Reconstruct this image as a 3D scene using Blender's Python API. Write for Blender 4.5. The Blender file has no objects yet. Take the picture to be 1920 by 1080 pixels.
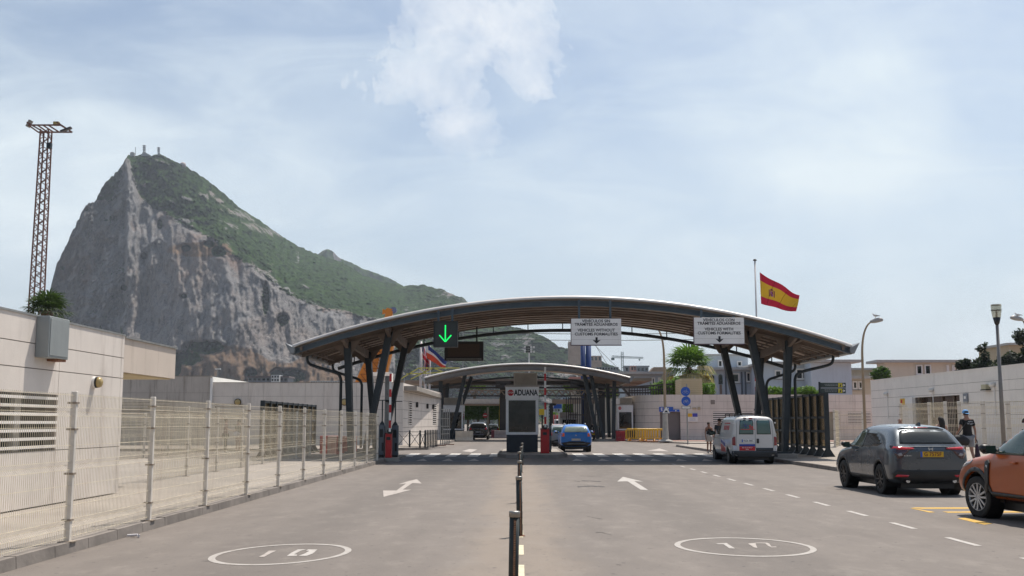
import bpy, bmesh, math, random
from mathutils import Vector, Matrix, noise
from mathutils.bvhtree import BVHTree
from mathutils.geometry import delaunay_2d_cdt
R = math.radians
scene = bpy.context.scene
COL = scene.collection
random.seed(7)

# ---------------------------------------------------------------- camera
EYE = 1.62
F_PX = 2000.0
PITCH = math.atan(253 / F_PX)
YAW = math.atan(14 / F_PX)
cam_data = bpy.data.cameras.new("camera")
cam = bpy.data.objects.new("camera", cam_data)
COL.objects.link(cam)
cam.location = (0, 0, EYE)
cam.rotation_euler = (R(90) + PITCH, 0, YAW)
cam_data.sensor_width = 36
cam_data.lens = 36 * F_PX / 1920
cam_data.clip_start = 0.1
cam_data.clip_end = 20000
scene.camera = cam

# ---------------------------------------------------------------- sun, sky, exposure
SUNV = Vector((0.28, 0.42, 1.0)).normalized()          # direction towards the sun
sun_el = math.asin(SUNV.z)
sun_az = math.atan2(SUNV.x, SUNV.y)
sun_data = bpy.data.lights.new("sun", 'SUN')
sun_data.energy = 4.7
sun_data.angle = R(0.6)
sun_data.color = (1.0, 0.93, 0.84)
sun = bpy.data.objects.new("sun", sun_data)
COL.objects.link(sun)
sun.rotation_euler = SUNV.to_track_quat('Z', 'Y').to_euler()
sun.location = (0, 0, 60)
scene.view_settings.view_transform = 'Standard'
scene.view_settings.look = 'None'
scene.view_settings.exposure = 0.24
scene.view_settings.gamma = 1

world = bpy.data.worlds.new("World")
scene.world = world
world.use_nodes = True
nt = world.node_tree
nt.nodes.clear()
def nd(nt, t, **kw):
    n = nt.nodes.new(t)
    for k, v in kw.items():
        setattr(n, k, v)
    return n
def mth(nt, op, a, b=None, c=None, clamp=False):
    n = nt.nodes.new('ShaderNodeMath'); n.operation = op; n.use_clamp = clamp
    for i, v in enumerate((a, b, c)):
        if v is None: continue
        if isinstance(v, (int, float)): n.inputs[i].default_value = v
        else: nt.links.new(v, n.inputs[i])
    return n.outputs[0]
def ramp(nt, fac, stops, interp='LINEAR'):
    n = nt.nodes.new('ShaderNodeValToRGB'); n.color_ramp.interpolation = interp
    e = n.color_ramp.elements
    while len(e) < len(stops): e.new(0.5)
    for el, (p, c) in zip(e, stops):
        el.position = p
        el.color = (c, c, c, 1) if isinstance(c, (int, float)) else (*c, 1)
    nt.links.new(fac, n.inputs[0])
    return n.outputs[0]
def mixc(nt, fac, a, b, blend='MIX'):
    n = nt.nodes.new('ShaderNodeMix'); n.data_type = 'RGBA'; n.blend_type = blend
    for i, v in ((0, fac), (6, a), (7, b)):
        if isinstance(v, (int, float)): n.inputs[i].default_value = v
        elif isinstance(v, tuple): n.inputs[i].default_value = (*v, 1)
        else: nt.links.new(v, n.inputs[i])
    return n.outputs[2]
def noise_n(nt, vec, scale, detail=5, rough=.55, dist=0.0):
    n = nt.nodes.new('ShaderNodeTexNoise')
    n.inputs['Scale'].default_value = scale; n.inputs['Detail'].default_value = detail
    n.inputs['Roughness'].default_value = rough; n.inputs['Distortion'].default_value = dist
    if vec is not None: nt.links.new(vec, n.inputs['Vector'])
    return n.outputs['Fac']
def mapping(nt, vec, scale=(1, 1, 1), loc=(0, 0, 0), rot=0):
    n = nt.nodes.new('ShaderNodeMapping')
    n.inputs['Scale'].default_value = scale; n.inputs['Location'].default_value = loc; n.inputs['Rotation'].default_value = (0, 0, rot)
    nt.links.new(vec, n.inputs['Vector'])
    return n.outputs[0]

sky = nd(nt, 'ShaderNodeTexSky', sky_type='NISHITA')
sky.sun_disc = False
sky.sun_elevation = sun_el
sky.sun_rotation = sun_az
sky.air_density = 1.0; sky.dust_density = 2.2; sky.ozone_density = 1.0
tc = nd(nt, 'ShaderNodeTexCoord')
sp = nd(nt, 'ShaderNodeSeparateXYZ'); nt.links.new(tc.outputs['Generated'], sp.inputs[0])
X, Y, Z = sp.outputs
yc = mth(nt, 'MAXIMUM', Y, 0.12)
U = mth(nt, 'DIVIDE', X, yc); V = mth(nt, 'DIVIDE', Z, yc)
cmb = nd(nt, 'ShaderNodeCombineXYZ'); nt.links.new(U, cmb.inputs[0]); nt.links.new(V, cmb.inputs[1])
nt.links.new(mth(nt, 'MULTIPLY', mth(nt, 'LESS_THAN', Y, 0.0), 5.0), cmb.inputs[2])
UV = cmb.outputs[0]
# broad thin veil
veil = noise_n(nt, mapping(nt, UV, (1.0, 1.7, 1), (4.3, 1.1, 0)), 3.1, 6, .5, .6)
veil = ramp(nt, veil, [(.34, 0.0), (.68, 1.0)], 'EASE')
veil2 = noise_n(nt, mapping(nt, UV, (1.0, 3.2, 1), (9.3, 3.1, 0), R(-38)), 5.0, 9, .62, .8)
veil2 = ramp(nt, veil2, [(.35, 0.0), (.75, 1.0)], 'EASE')
veilm = mth(nt, 'ADD', mth(nt, 'MULTIPLY', veil, .34), mth(nt, 'MULTIPLY', veil2, .34))
# white bank low on the left, and clearer blue at the top
def blob(cu, cv, ru, rv):
    du = mth(nt, 'DIVIDE', mth(nt, 'SUBTRACT', U, cu), ru)
    dv = mth(nt, 'DIVIDE', mth(nt, 'SUBTRACT', V, cv), rv)
    return mth(nt, 'SQRT', mth(nt, 'ADD', mth(nt, 'MULTIPLY', du, du), mth(nt, 'MULTIPLY', dv, dv)))
wn = noise_n(nt, mapping(nt, UV, (1, 1, 1), (2, 7, 0)), 3.5, 4, .5, 0.3)
bank = mth(nt, 'ADD', blob(-.36, .22, .22, .17), mth(nt, 'MULTIPLY', mth(nt, 'SUBTRACT', wn, .5), 1.6))
bank = ramp(nt, bank, [(.25, 1.0), (1.0, 0.0)], 'EASE')
bank2 = mth(nt, 'ADD', blob(.32, .29, .20, .12), mth(nt, 'MULTIPLY', mth(nt, 'SUBTRACT', wn, .5), 2.0))
bank2 = ramp(nt, bank2, [(.2, 1.0), (1.0, 0.0)], 'EASE')
low = ramp(nt, V, [(0.0, 1.0), (.16, .5), (.34, 0.0)], 'EASE')
veilm = mth(nt, 'ADD', veilm, mth(nt, 'MULTIPLY', bank, .45))
veilm = mth(nt, 'ADD', veilm, mth(nt, 'MULTIPLY', bank2, .40))
veilm = mth(nt, 'ADD', veilm, mth(nt, 'MULTIPLY', low, .30), clamp=True)
veilm = mth(nt, 'MULTIPLY', veilm, ramp(nt, Y, [(0.0, .12), (.55, 1.0)], 'EASE'))
# the one bright ragged cumulus overhead
n1 = noise_n(nt, mapping(nt, UV, (1.0, .9, 1), (1.37, .2, 0)), 7.5, 10, .66, .9)
n2 = noise_n(nt, mapping(nt, UV, (1.3, .8, 1), (5.1, 2.2, 0)), 30, 8, .6, .9)
cum = mth(nt, 'MINIMUM', blob(-.056, .385, .060, .070), blob(-.098, .325, .070, .035))
cum = mth(nt, 'MINIMUM', cum, blob(-.002, .36, .034, .065))
cum = mth(nt, 'MINIMUM', cum, mth(nt, 'ADD', blob(-.060, .29, .075, .050), .45))
cum = mth(nt, 'ADD', cum, mth(nt, 'MULTIPLY', mth(nt, 'SUBTRACT', n1, .5), 3.0))
cum = mth(nt, 'ADD', cum, mth(nt, 'MULTIPLY', mth(nt, 'SUBTRACT', n2, .5), 1.3))
cum = ramp(nt, cum, [(-.0, .95), (.45, .72), (.95, .36), (1.45, .10), (1.9, 0.0)], 'EASE')
cum = mth(nt, 'MULTIPLY', cum, ramp(nt, noise_n(nt, mapping(nt, UV, (1, 1, 1), (3, 3, 0)), 16, 8, .6, .6), [(.30, .25), (.62, 1.0)]))
cum = mth(nt, 'MULTIPLY', cum, ramp(nt, V, [(.22, .15), (.31, 1.0)], 'EASE'))
cum = mth(nt, 'MULTIPLY', cum, mth(nt, 'GREATER_THAN', Y, 0.0))
hs = nd(nt, 'ShaderNodeHueSaturation'); hs.inputs['Saturation'].default_value = .80
nt.links.new(sky.outputs[0], hs.inputs['Color'])
SKYK = 0.091
HAZE = 0.00010
c0 = mixc(nt, 1.0, hs.outputs[0], (1.0, 1.10, 1.16), 'MULTIPLY')
c0 = mixc(nt, veilm, c0, (7.7, 8.6, 9.1))
c1 = mixc(nt, mth(nt, 'MULTIPLY', cum, .82), c0, (9.3, 9.5, 9.7))
bg = nd(nt, 'ShaderNodeBackground'); bg.inputs['Strength'].default_value = SKYK
nt.links.new(c1, bg.inputs['Color'])
wo = nd(nt, 'ShaderNodeOutputWorld'); nt.links.new(bg.outputs[0], wo.inputs['Surface'])

# ---------------------------------------------------------------- surveying helpers (photo reading -> real place)
CAMR = cam.rotation_euler.to_matrix()
def ray(px, py):
    return CAMR @ Vector(((px - 960) / F_PX, (540 - py) / F_PX, -1))
def W(px, py, Yd):
    d = ray(px, py); t = Yd / d.y
    return Vector((d.x * t, Yd, EYE + d.z * t))
def G(px, py, z=0.0):
    d = ray(px, py); t = (z - EYE) / d.z
    return Vector((d.x * t, d.y * t, z))
def tab(t, x):
    if x <= t[0][0]: return t[0][1]
    for (a, b), (c, d) in zip(t, t[1:]):
        if x <= c:
            return b + (d - b) * (x - a) / (c - a)
    return t[-1][1]

# ---------------------------------------------------------------- materials
MATS = {}
def M(name, col, rough=.6, metal=0.0, var=.12, scale=3.0, bump=0.0, bscale=None, coat=0.0, spec=.5,
      streak=0.0, streak_col=(.25, .18, .12), speck=0.0):
    if name in MATS: return MATS[name]
    m = bpy.data.materials.new(name); m.use_nodes = True
    t = m.node_tree; b = t.nodes['Principled BSDF']
    co = nd(t, 'ShaderNodeTexCoord').outputs['Object']
    f = noise_n(t, co, scale, 6, .6, .2)
    lo = tuple(c * (1 - var) for c in col); hi = tuple(min(1, c * (1 + var)) for c in col)
    c = ramp(t, f, [(.3, lo), (.7, hi)])
    if streak:
        s = noise_n(t, mapping(t, co, (2.2, 2.2, .22)), 1.6, 6, .65)
        s = ramp(t, s, [(.52, 0.0), (.78, 1.0)])
        c = mixc(t, mth(t, 'MULTIPLY', s, streak), c, streak_col)
    if speck:
        s = noise_n(t, co, 55, 3, .7)
        s = ramp(t, s, [(.3, 0.0), (.7, 1.0)])
        c = mixc(t, speck, c, s, 'OVERLAY')
    t.links.new(c, b.inputs['Base Color'])
    r = ramp(t, noise_n(t, co, scale * 2.3, 4), [(.3, max(0, rough - .07)), (.7, min(1, rough + .07))])
    t.links.new(r, b.inputs['Roughness'])
    b.inputs['Metallic'].default_value = metal
    b.inputs['Specular IOR Level'].default_value = spec
    b.inputs['Coat Weight'].default_value = coat
    b.inputs['Coat Roughness'].default_value = .04
    if bump:
        bn = nd(t, 'ShaderNodeBump'); bn.inputs['Strength'].default_value = bump; bn.inputs['Distance'].default_value = .02
        t.links.new(noise_n(t, co, bscale or scale * 6, 5, .65), bn.inputs['Height'])
        t.links.new(bn.outputs[0], b.inputs['Normal'])
    MATS[name] = m
    return m
def paint(name, col, rough=.28, metal=0.0): return M(name, col, rough, metal, .05, 1.2, coat=.8)

wall_m = M('cast_panel', (.66, .60, .545), .8, var=.08, scale=.8, bump=.15, bscale=30, streak=.5, streak_col=(.30, .24, .20))
wallw_m = M('white_panel', (.78, .735, .68), .75, var=.05, scale=.8, bump=.1, bscale=30, streak=.22, streak_col=(.36, .31, .27))
joint_m = M('joint_sealant', (.24, .21, .19), .9)
dark_m = M('dark_opening', (.018, .017, .017), .6)
steel_m = M('slate_steel', (.018, .026, .032), .55, .1, .25, 2.0, bump=.05)
steelb_m = M('blue_steel', (.065, .090, .11), .5, .1, .2, 1.5)
galv_m = M('galvanised', (.30, .30, .29), .5, .6, .2, 4)
cream_m = M('cream_coating', (.70, .62, .47), .55, 0, .18, 6, streak=.5, streak_col=(.30, .15, .07))
post_m = M('white_post_paint', (.66, .61, .54), .5, 0, .12, 5, streak=.25, streak_col=(.35, .22, .14))
concrete_m = M('concrete', (.30, .265, .23), .9, var=.2, scale=1.2, bump=.25, bscale=20)
kerb_m = M('kerb_stone', (.20, .175, .155), .9, var=.3, scale=1.5, bump=.3, bscale=18)
black_m = M('black_plastic', (.014, .014, .015), .45, var=.3)
rubber_m = M('tyre_rubber', (.013, .013, .013), .8, var=.3, scale=8)
chrome_m = M('bright_metal', (.6, .6, .61), .25, 1.0, .05)
glass_m = M('dark_glass', (.010, .013, .013), .05, 0, .2, 1.0, spec=.55)
glassg_m = M('green_glass', (.030, .055, .042), .05, 0, .45, 1.6, spec=.6)
red_m = M('red_paint', (.50, .012, .018), .45, 0, .12, 3)
white_m = M('white_paint', (.78, .76, .73), .5, 0, .05, 3)
signblack_m = M('sign_lettering', (.02, .02, .025), .6, 0, .1, 3)
yellow_m = M('yellow_paint', (.72, .42, .03), .5, 0, .15, 3)
blue_m = M('blue_sign', (.012, .09, .45), .4, 0, .08, 3)
tail_m = M('tail_lamp', (.60, .008, .02), .15, 0, .3, 8, coat=.8)
amber_m = M('amber_lamp', (.75, .12, .03), .15, 0, .2, 8, coat=.8)
skin_m = M('skin', (.42, .24, .17), .55, 0, .08, 6)
skind_m = M('tanned_skin', (.30, .16, .11), .55, 0, .08, 6)
navy_m = M('navy_panel', (.010, .018, .032), .45, 0, .2, 2)

# ---------------------------------------------------------------- mesh builder
class MB:
    def __init__(s): s.v = []; s.f = []; s.mi = []; s.cur = 0
    def poly(s, pts):
        n = len(s.v); s.v += [tuple(p) for p in pts]; s.f.append(tuple(range(n, n + len(pts)))); s.mi.append(s.cur)
    def hexa(s, c):
        n = len(s.v); s.v += [tuple(p) for p in c]
        for q in ((0, 3, 2, 1), (4, 5, 6, 7), (0, 1, 5, 4), (1, 2, 6, 5), (2, 3, 7, 6), (3, 0, 4, 7)):
            s.f.append(tuple(n + i for i in q)); s.mi.append(s.cur)
        return s
    def box(s, x0, x1, y0, y1, z0, z1):
        return s.hexa([(x0, y0, z0), (x1, y0, z0), (x1, y1, z0), (x0, y1, z0), (x0, y0, z1), (x1, y0, z1), (x1, y1, z1), (x0, y1, z1)])
    def fbox(s, F, u0, u1, v0, v1, w0, w1):
        P = F.pt
        return s.hexa([P(u0, v0, w0), P(u1, v0, w0), P(u1, v0, w1), P(u0, v0, w1), P(u0, v1, w0), P(u1, v1, w0), P(u1, v1, w1), P(u0, v1, w1)])
    def bar(s, p, q, w, h=None, w2=None, h2=None, up=(0, 0, 1)):
        h = w if h is None else h; w2 = w if w2 is None else w2; h2 = h if h2 is None else h2
        p = Vector(p); q = Vector(q); d = (q - p).normalized(); up = Vector(up)
        if abs(d.dot(up)) > .98: up = Vector((0, 1, 0))
        a = d.cross(up).normalized(); b = a.cross(d)
        def ring(c, ww, hh): return [c - a * ww / 2 - b * hh / 2, c + a * ww / 2 - b * hh / 2, c + a * ww / 2 + b * hh / 2, c - a * ww / 2 + b * hh / 2]
        return s.hexa(ring(p, w, h) + ring(q, w2, h2))
    def tube(s, pts, r, seg=8, r2=None, cap=True):
        pts = [Vector(p) for p in pts]; n0 = len(s.v); N = len(pts)
        prev = None
        for i, p in enumerate(pts):
            d = (pts[min(i + 1, N - 1)] - pts[max(i - 1, 0)]).normalized()
            if prev is None:
                up = Vector((0, 0, 1)) if abs(d.z) < .9 else Vector((0, 1, 0))
                a = d.cross(up).normalized()
            else:
                a = (prev - d * prev.dot(d)).normalized()
            prev = a; b = d.cross(a)
            rr = r if r2 is None else r + (r2 - r) * i / (N - 1)
            if callable(r): rr = r(i / (N - 1))
            for k in range(seg):
                t = 2 * math.pi * k / seg
                s.v.append(tuple(p + a * math.cos(t) * rr + b * math.sin(t) * rr))
        for i in range(N - 1):
            for k in range(seg):
                k2 = (k + 1) % seg
                s.f.append((n0 + i * seg + k, n0 + i * seg + k2, n0 + (i + 1) * seg + k2, n0 + (i + 1) * seg + k)); s.mi.append(s.cur)
        if cap:
            s.f.append(tuple(n0 + k for k in reversed(range(seg)))); s.mi.append(s.cur)
            s.f.append(tuple(n0 + (N - 1) * seg + k for k in range(seg))); s.mi.append(s.cur)
        return s
    def lathe(s, c, prof, seg=16, axis='z', cap=True):
        c = Vector(c); n0 = len(s.v); N = len(prof)
        for r, h in prof:
            for k in range(seg):
                t = 2 * math.pi * k / seg; a, b = r * math.cos(t), r * math.sin(t)
                o = {'z': (a, b, h), 'x': (h, a, b), 'y': (a, h, b)}[axis]
                s.v.append(tuple(c + Vector(o)))
        for i in range(N - 1):
            for k in range(seg):
                k2 = (k + 1) % seg
                s.f.append((n0 + i * seg + k, n0 + i * seg + k2, n0 + (i + 1) * seg + k2, n0 + (i + 1) * seg + k)); s.mi.append(s.cur)
        for i in (0, N - 1):
            if cap and prof[i][0] > 1e-4:
                s.f.append(tuple(n0 + i * seg + k for k in range(seg))); s.mi.append(s.cur)
        return s
    def prism(s, pts, off):
        off = Vector(off); n = len(pts); n0 = len(s.v)
        s.v += [tuple(Vector(p)) for p in pts] + [tuple(Vector(p) + off) for p in pts]
        s.f.append(tuple(n0 + i for i in reversed(range(n)))); s.mi.append(s.cur)
        s.f.append(tuple(n0 + n + i for i in range(n))); s.mi.append(s.cur)
        for i in range(n):
            j = (i + 1) % n; s.f.append((n0 + i, n0 + j, n0 + n + j, n0 + n + i)); s.mi.append(s.cur)
        return s
    def build(s, name, mats, parent=None, smooth=False, bevel=0, loc=None):
        me = bpy.data.meshes.new(name)
        me.from_pydata(s.v, [], s.f)
        if not isinstance(mats, (list, tuple)): mats = [mats]
        for m in mats: me.materials.append(m)
        if len(mats) > 1: me.polygons.foreach_set('material_index', s.mi)
        bm = bmesh.new(); bm.from_mesh(me); bmesh.ops.recalc_face_normals(bm, faces=bm.faces)
        if bevel:
            bmesh.ops.bevel(bm, geom=list(bm.edges), offset=bevel, segments=1, affect='EDGES', clamp_overlap=True)
        bm.to_mesh(me); bm.free()
        if smooth: me.polygons.foreach_set('use_smooth', [True] * len(me.polygons))
        o = bpy.data.objects.new(name, me); COL.objects.link(o)
        if parent is not None:
            o.parent = parent; o.matrix_parent_inverse = parent_world(parent).inverted()
        return o
def parent_world(o):
    m = o.matrix_basis.copy()
    if o.parent is not None: m = parent_world(o.parent) @ o.matrix_parent_inverse @ m
    return m
def recentre(o):
    """put a one-mesh thing's origin at its base"""
    me = o.data; xs = [v.co for v in me.vertices]
    c = Vector(((min(v.x for v in xs) + max(v.x for v in xs)) / 2, (min(v.y for v in xs) + max(v.y for v in xs)) / 2, min(v.z for v in xs)))
    me.transform(Matrix.Translation(-c)); o.location = o.location + c
    return o
class Fr:
    """u along, v up, w outwards"""
    def __init__(s, o, u, w=None):
        s.o = Vector(o); s.u = Vector(u).normalized(); s.z = Vector((0, 0, 1))
        s.w = Vector(w).normalized() if w is not None else Vector((s.u.y, -s.u.x, 0))
        s.vv = s.z
    def pt(s, u, v, w=0): return s.o + s.u * u + s.vv * v + s.w * w
def tag(o, label=None, cat=None, group=None, kind=None):
    if label: o['label'] = label
    if cat: o['category'] = cat
    if group: o['group'] = group
    if kind: o['kind'] = kind
    return o
def thing(name, label, cat, loc=(0, 0, 0), rz=0, group=None):
    o = bpy.data.objects.new(name, None); COL.objects.link(o)
    o.empty_display_size = .3
    o.location = loc; o.rotation_euler = (0, 0, rz)
    return tag(o, label, cat, group)
def localpart(mb, name, mats, parent, **k):
    """mesh given in the parent's own coordinates"""
    o = mb.build(name, mats, None, **k); o.parent = parent
    return o
def dup(o, loc=None, rz=None, label=None, parent=None):
    c = o.copy(); COL.objects.link(c)
    if parent is not None: c.parent = parent
    for ch in o.children: dup(ch, parent=c)
    if loc is not None: c.location = loc
    if rz is not None: c.rotation_euler = (0, 0, rz)
    if label: c['label'] = label
    return c
def struct(mb, name, mats, **k):
    return tag(mb.build(name, mats, **k), kind='structure')
def text(body, size, F, u, v, w, name, mat, parent, bold=.0, ext=.002, align='CENTER', sx=1.0, spacing=1.0):
    cu = bpy.data.curves.new(name, 'FONT'); cu.body = body; cu.size = size; cu.align_x = align; cu.align_y = 'CENTER'
    cu.offset = bold; cu.extrude = ext; cu.resolution_u = 3; cu.space_character = spacing
    t = bpy.data.objects.new(name, cu); COL.objects.link(t)
    bpy.context.view_layer.update()
    dg = bpy.context.evaluated_depsgraph_get()
    me = bpy.data.meshes.new_from_object(t.evaluated_get(dg))
    bpy.data.objects.remove(t); bpy.data.curves.remove(cu)
    me.name = name
    mt = Matrix.Identity(4)
    for i, ax in enumerate((F.u * sx, F.vv, F.w)):
        for r in range(3): mt[r][i] = ax[r]
    p = F.pt(u, v, w)
    for r in range(3): mt[r][3] = p[r]
    me.transform(mt); me.materials.clear(); me.materials.append(mat)
    o = bpy.data.objects.new(name, me); COL.objects.link(o)
    if parent is not None:
        o.parent = parent; o.matrix_parent_inverse = parent_world(parent).inverted()
    return o
# ================================================================ GROUND, ROADS, PAVEMENTS
def road_mat():
    m = bpy.data.materials.new('worn_asphalt'); m.use_nodes = True
    t = m.node_tree; b = t.nodes['Principled BSDF']
    co = nd(t, 'ShaderNodeTexCoord').outputs['Object']
    fine = noise_n(t, co, 42, 6, .75)
    mid = noise_n(t, mapping(t, co, (1, .35, 1)), 1.1, 6, .6)
    tracks = noise_n(t, mapping(t, co, (1, .02, 1)), 0.9, 3, .5)
    c = ramp(t, tracks, [(.3, (.175, .150, .131)), (.7, (.245, .210, .183))])
    c = mixc(t, .5, c, ramp(t, mid, [(.3, (.175, .150, .131)), (.7, (.245, .212, .185))]))
    # dusty yellow strip along the bollards, darker wheel bands
    sp = nd(t, 'ShaderNodeSeparateXYZ'); t.links.new(co, sp.inputs[0])
    ax = mth(t, 'ABSOLUTE', sp.outputs[0])
    jit = mth(t, 'MULTIPLY', mth(t, 'SUBTRACT', mid, .5), 1.3)
    strip = ramp(t, mth(t, 'ADD', ax, jit), [(.25, 1.0), (1.0, 0.0)], 'EASE')
    c = mixc(t, mth(t, 'MULTIPLY', strip, .55), c, (.34, .275, .215))
    band = ramp(t, mth(t, 'ABSOLUTE', mth(t, 'SUBTRACT', ax, 3.0)), [(.2, 1.0), (1.0, 0.0)], 'EASE')
    c = mixc(t, mth(t, 'MULTIPLY', band, .40), c, (.14, .122, .108))
    # bright grit and dark stones
    c = mixc(t, mth(t, 'MULTIPLY', ramp(t, fine, [(.3, 1.0), (.42, 0.0)]), .6), c, (.075, .065, .058))
    c = mixc(t, mth(t, 'MULTIPLY', ramp(t, fine, [(.6, 0.0), (.74, 1.0)]), .45), c, (.42, .37, .32))
    spots = noise_n(t, mapping(t, co, (1, .8, 1)), 8.5, 4, .6)
    c = mixc(t, mth(t, 'MULTIPLY', ramp(t, spots, [(.30, 1.0), (.36, 0.0)]), .85), c, (.085, .075, .068))
    pat = noise_n(t, mapping(t, co, (1, .5, 1), (7, 2, 0)), 2.3, 7, .7)
    c = mixc(t, mth(t, 'MULTIPLY', ramp(t, pat, [(.52, 0.0), (.70, 1.0)]), .40), c, (.33, .29, .25))
    c = mixc(t, mth(t, 'MULTIPLY', ramp(t, pat, [(.32, 1.0), (.46, 0.0)]), .35), c, (.15, .13, .115))
    # drip-stained dark lane centres beyond the stop line: oil
    oil = noise_n(t, mapping(t, co, (1, .25, 1), (3, 8, 0)), .8, 5, .6)
    c = mixc(t, mth(t, 'MULTIPLY', ramp(t, oil, [(.56, 0.0), (.72, 1.0)]), .35), c, (.15, .125, .11))
    c = mixc(t, 1.0, c, (.79, .79, .795), 'MULTIPLY')
    t.links.new(c, b.inputs['Base Color'])
    b.inputs['Roughness'].default_value = .82
    b.inputs['Specular IOR Level'].default_value = .35
    bn = nd(t, 'ShaderNodeBump'); bn.inputs['Strength'].default_value = .5; bn.inputs['Distance'].default_value = .01
    t.links.new(fine, bn.inputs['Height']); t.links.new(bn.outputs[0], b.inputs['Normal'])
    return m
road_m = road_mat()
ground_m = M('dry_ground', (.20, .17, .14), .9, var=.25, scale=.05)
pave_m = M('pale_pavement', (.29, .25, .212), .9, var=.16, scale=.7, bump=.2, bscale=25, speck=.12)
pave2_m = M('path_concrete', (.31, .272, .235), .9, var=.16, scale=.5, bump=.2, bscale=25, speck=.12)
brick_m = M('red_paving', (.30, .185, .15), .9, var=.2, scale=3, bump=.2)

struct(MB().box(-6000, 6000, -400, 9000, -1.2, -.03), 'ground', ground_m)
# one asphalt sheet; subdivided so the ramps of the raised crossing are real
mb = MB()
def road_z(y):
    return tab([(0, 0), (45.2, 0), (46.8, .10), (53.8, .10), (55.4, 0), (400, 0)], y)
ys = [-30, 0, 20, 45.2, 46.8, 50, 53.8, 55.4, 80, 120, 200, 420]
for a, b_ in zip(ys, ys[1:]):
    mb.poly([(-60, a, road_z(a)), (70, a, road_z(a)), (70, b_, road_z(b_)), (-60, b_, road_z(b_))])
struct(mb, 'road', road_m)
KX = -5.62; RX = 10.72
def slab(name, pts, z, mat):
    mb = MB(); mb.prism([(x, y, -.02) for x, y in pts], (0, 0, z + .02)); return struct(mb, name, mat)
# pavements (each a real slab on top of the asphalt)
slab('pavement', [(-70, -5), (KX - .16, -5), (KX - .16, 45.5), (-70, 45.5)], .12, pave2_m)
slab('pavement', [(-70, 62), (-9.3, 62), (-8.0, 62.6), (KX - .16, 66), (KX - .16, 135), (-70, 135)], .145, pave_m)
slab('pavement', [(RX + .16, 3), (75, 3), (75, 78), (12.4, 78), (11.5, 77), (RX + .16, 74)], .12, pave_m)
slab('pavement', [(11.0, 90), (60, 84), (75, 84), (75, 140), (9.5, 140), (9.5, 94)], .12, brick_m)
slab('pavement', [(13.3, 83), (60, 79.5), (60, 83.8), (11.6, 89.6)], .10, pave_m)
def kerb(pts, h, w=.155, blk=1.0):
    """row of kerb stones along a polyline, the stones sit left of the line"""
    mb = MB()
    for a, b_ in zip(pts, pts[1:]):
        a = Vector((*a, 0)); b_ = Vector((*b_, 0)); L = (b_ - a).length; d = (b_ - a) / L
        n = max(1, round(L / blk)); nn = Vector((-d.y, d.x, 0))
        for i in range(n):
            p = a + d * (L * i / n + .006); q = a + d * (L * (i + 1) / n - .006)
            hh = h + random.uniform(-.006, .006)
            mb.hexa([p + Vector((0, 0, -.02)), q + Vector((0, 0, -.02)), q + nn * w + Vector((0, 0, -.02)), p + nn * w + Vector((0, 0, -.02)),
                     p + Vector((0, 0, hh)) + nn * .012, q + Vector((0, 0, hh)) + nn * .012, q + nn * w + Vector((0, 0, hh)), p + nn * w + Vector((0, 0, hh))])
    return struct(mb, 'kerb', kerb_m)
kerb([(KX, -5), (KX, 45.5), (-7.2, 46.6)], .135)
kerb([(KX, 135 - 69), (KX, 135)], .158); kerb([(-9.3, 61.85), (-8.0, 62.45), (KX, 66)], .158)
kerb([(RX, 74), (RX, 3)], .132); kerb([(12.4, 78.15), (11.4, 77.1), (RX, 74)], .132)
kerb([(11.6, 89.75), (9.4, 94), (9.4, 140)][::-1], .132)
# island of the booth
isl = [(-1.0, 48.2), (-.6, 46.9), (1.7, 46.9), (2.15, 48.2), (2.15, 59), (1.6, 60), (-.5, 60), (-1.0, 59)]
slab('traffic_island', [(x * .93 + .04, 53 + (y - 53) * .98) for x, y in isl], .235, concrete_m)
kerb((isl + isl[:1]), .25, .13, .8)

# ---- painted markings
def paint_mat(name, col, wear=.5):
    m = bpy.data.materials.new(name); m.use_nodes = True
    t = m.node_tree; b = t.nodes['Principled BSDF']
    co = nd(t, 'ShaderNodeTexCoord').outputs['Object']
    f = noise_n(t, co, 7, 9, .75)
    w = ramp(t, f, [(.36, 1.0), (.52, 0.0)])
    c = mixc(t, mth(t, 'MULTIPLY', w, wear), col, (.25, .215, .185))
    t.links.new(c, b.inputs['Base Color']); b.inputs['Roughness'].default_value = .75
    return m
roadwhite = paint_mat('road_paint_white', (.43, .40, .37), .85)
roadmid = paint_mat('road_paint_worn', (.38, .35, .32), .8)
roadfaint = paint_mat('road_paint_faint', (.40, .355, .32), .9)
roadcream = paint_mat('road_paint_cream', (.62, .55, .38), .5)
roadyellow = paint_mat('road_paint_yellow', (.58, .34, .035), .5)
MZ = .004
def mark(polys, name, mat, z=None):
    mb = MB()
    for p in polys:
        mb.poly([(q[0], q[1], (road_z(q[1]) if z is None else z) + MZ) for q in p])
    return struct(mb, name, mat)
gq = lambda *pts: [tuple(G(*p)[:2]) for p in pts]
# lane dashes on the right
polys = []
y0 = 12.2
LX = G(1853, 1028).x - .02
while y0 < 44:
    polys.append([(LX - .05, y0), (LX + .05, y0), (LX + .05, y0 + 1.05), (LX - .05, y0 + 1.05)]); y0 += 2.3
mark(polys, 'lane_line', roadwhite)
# cream dashes by the bollards
polys = []; y0 = 9.5
while y0 < 45:
    polys.append([(-.02, y0), (.052, y0), (.052, y0 + 1.05), (-.02, y0 + 1.05)]); y0 += 2.0
mark(polys, 'lane_line', roadcream)
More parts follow.
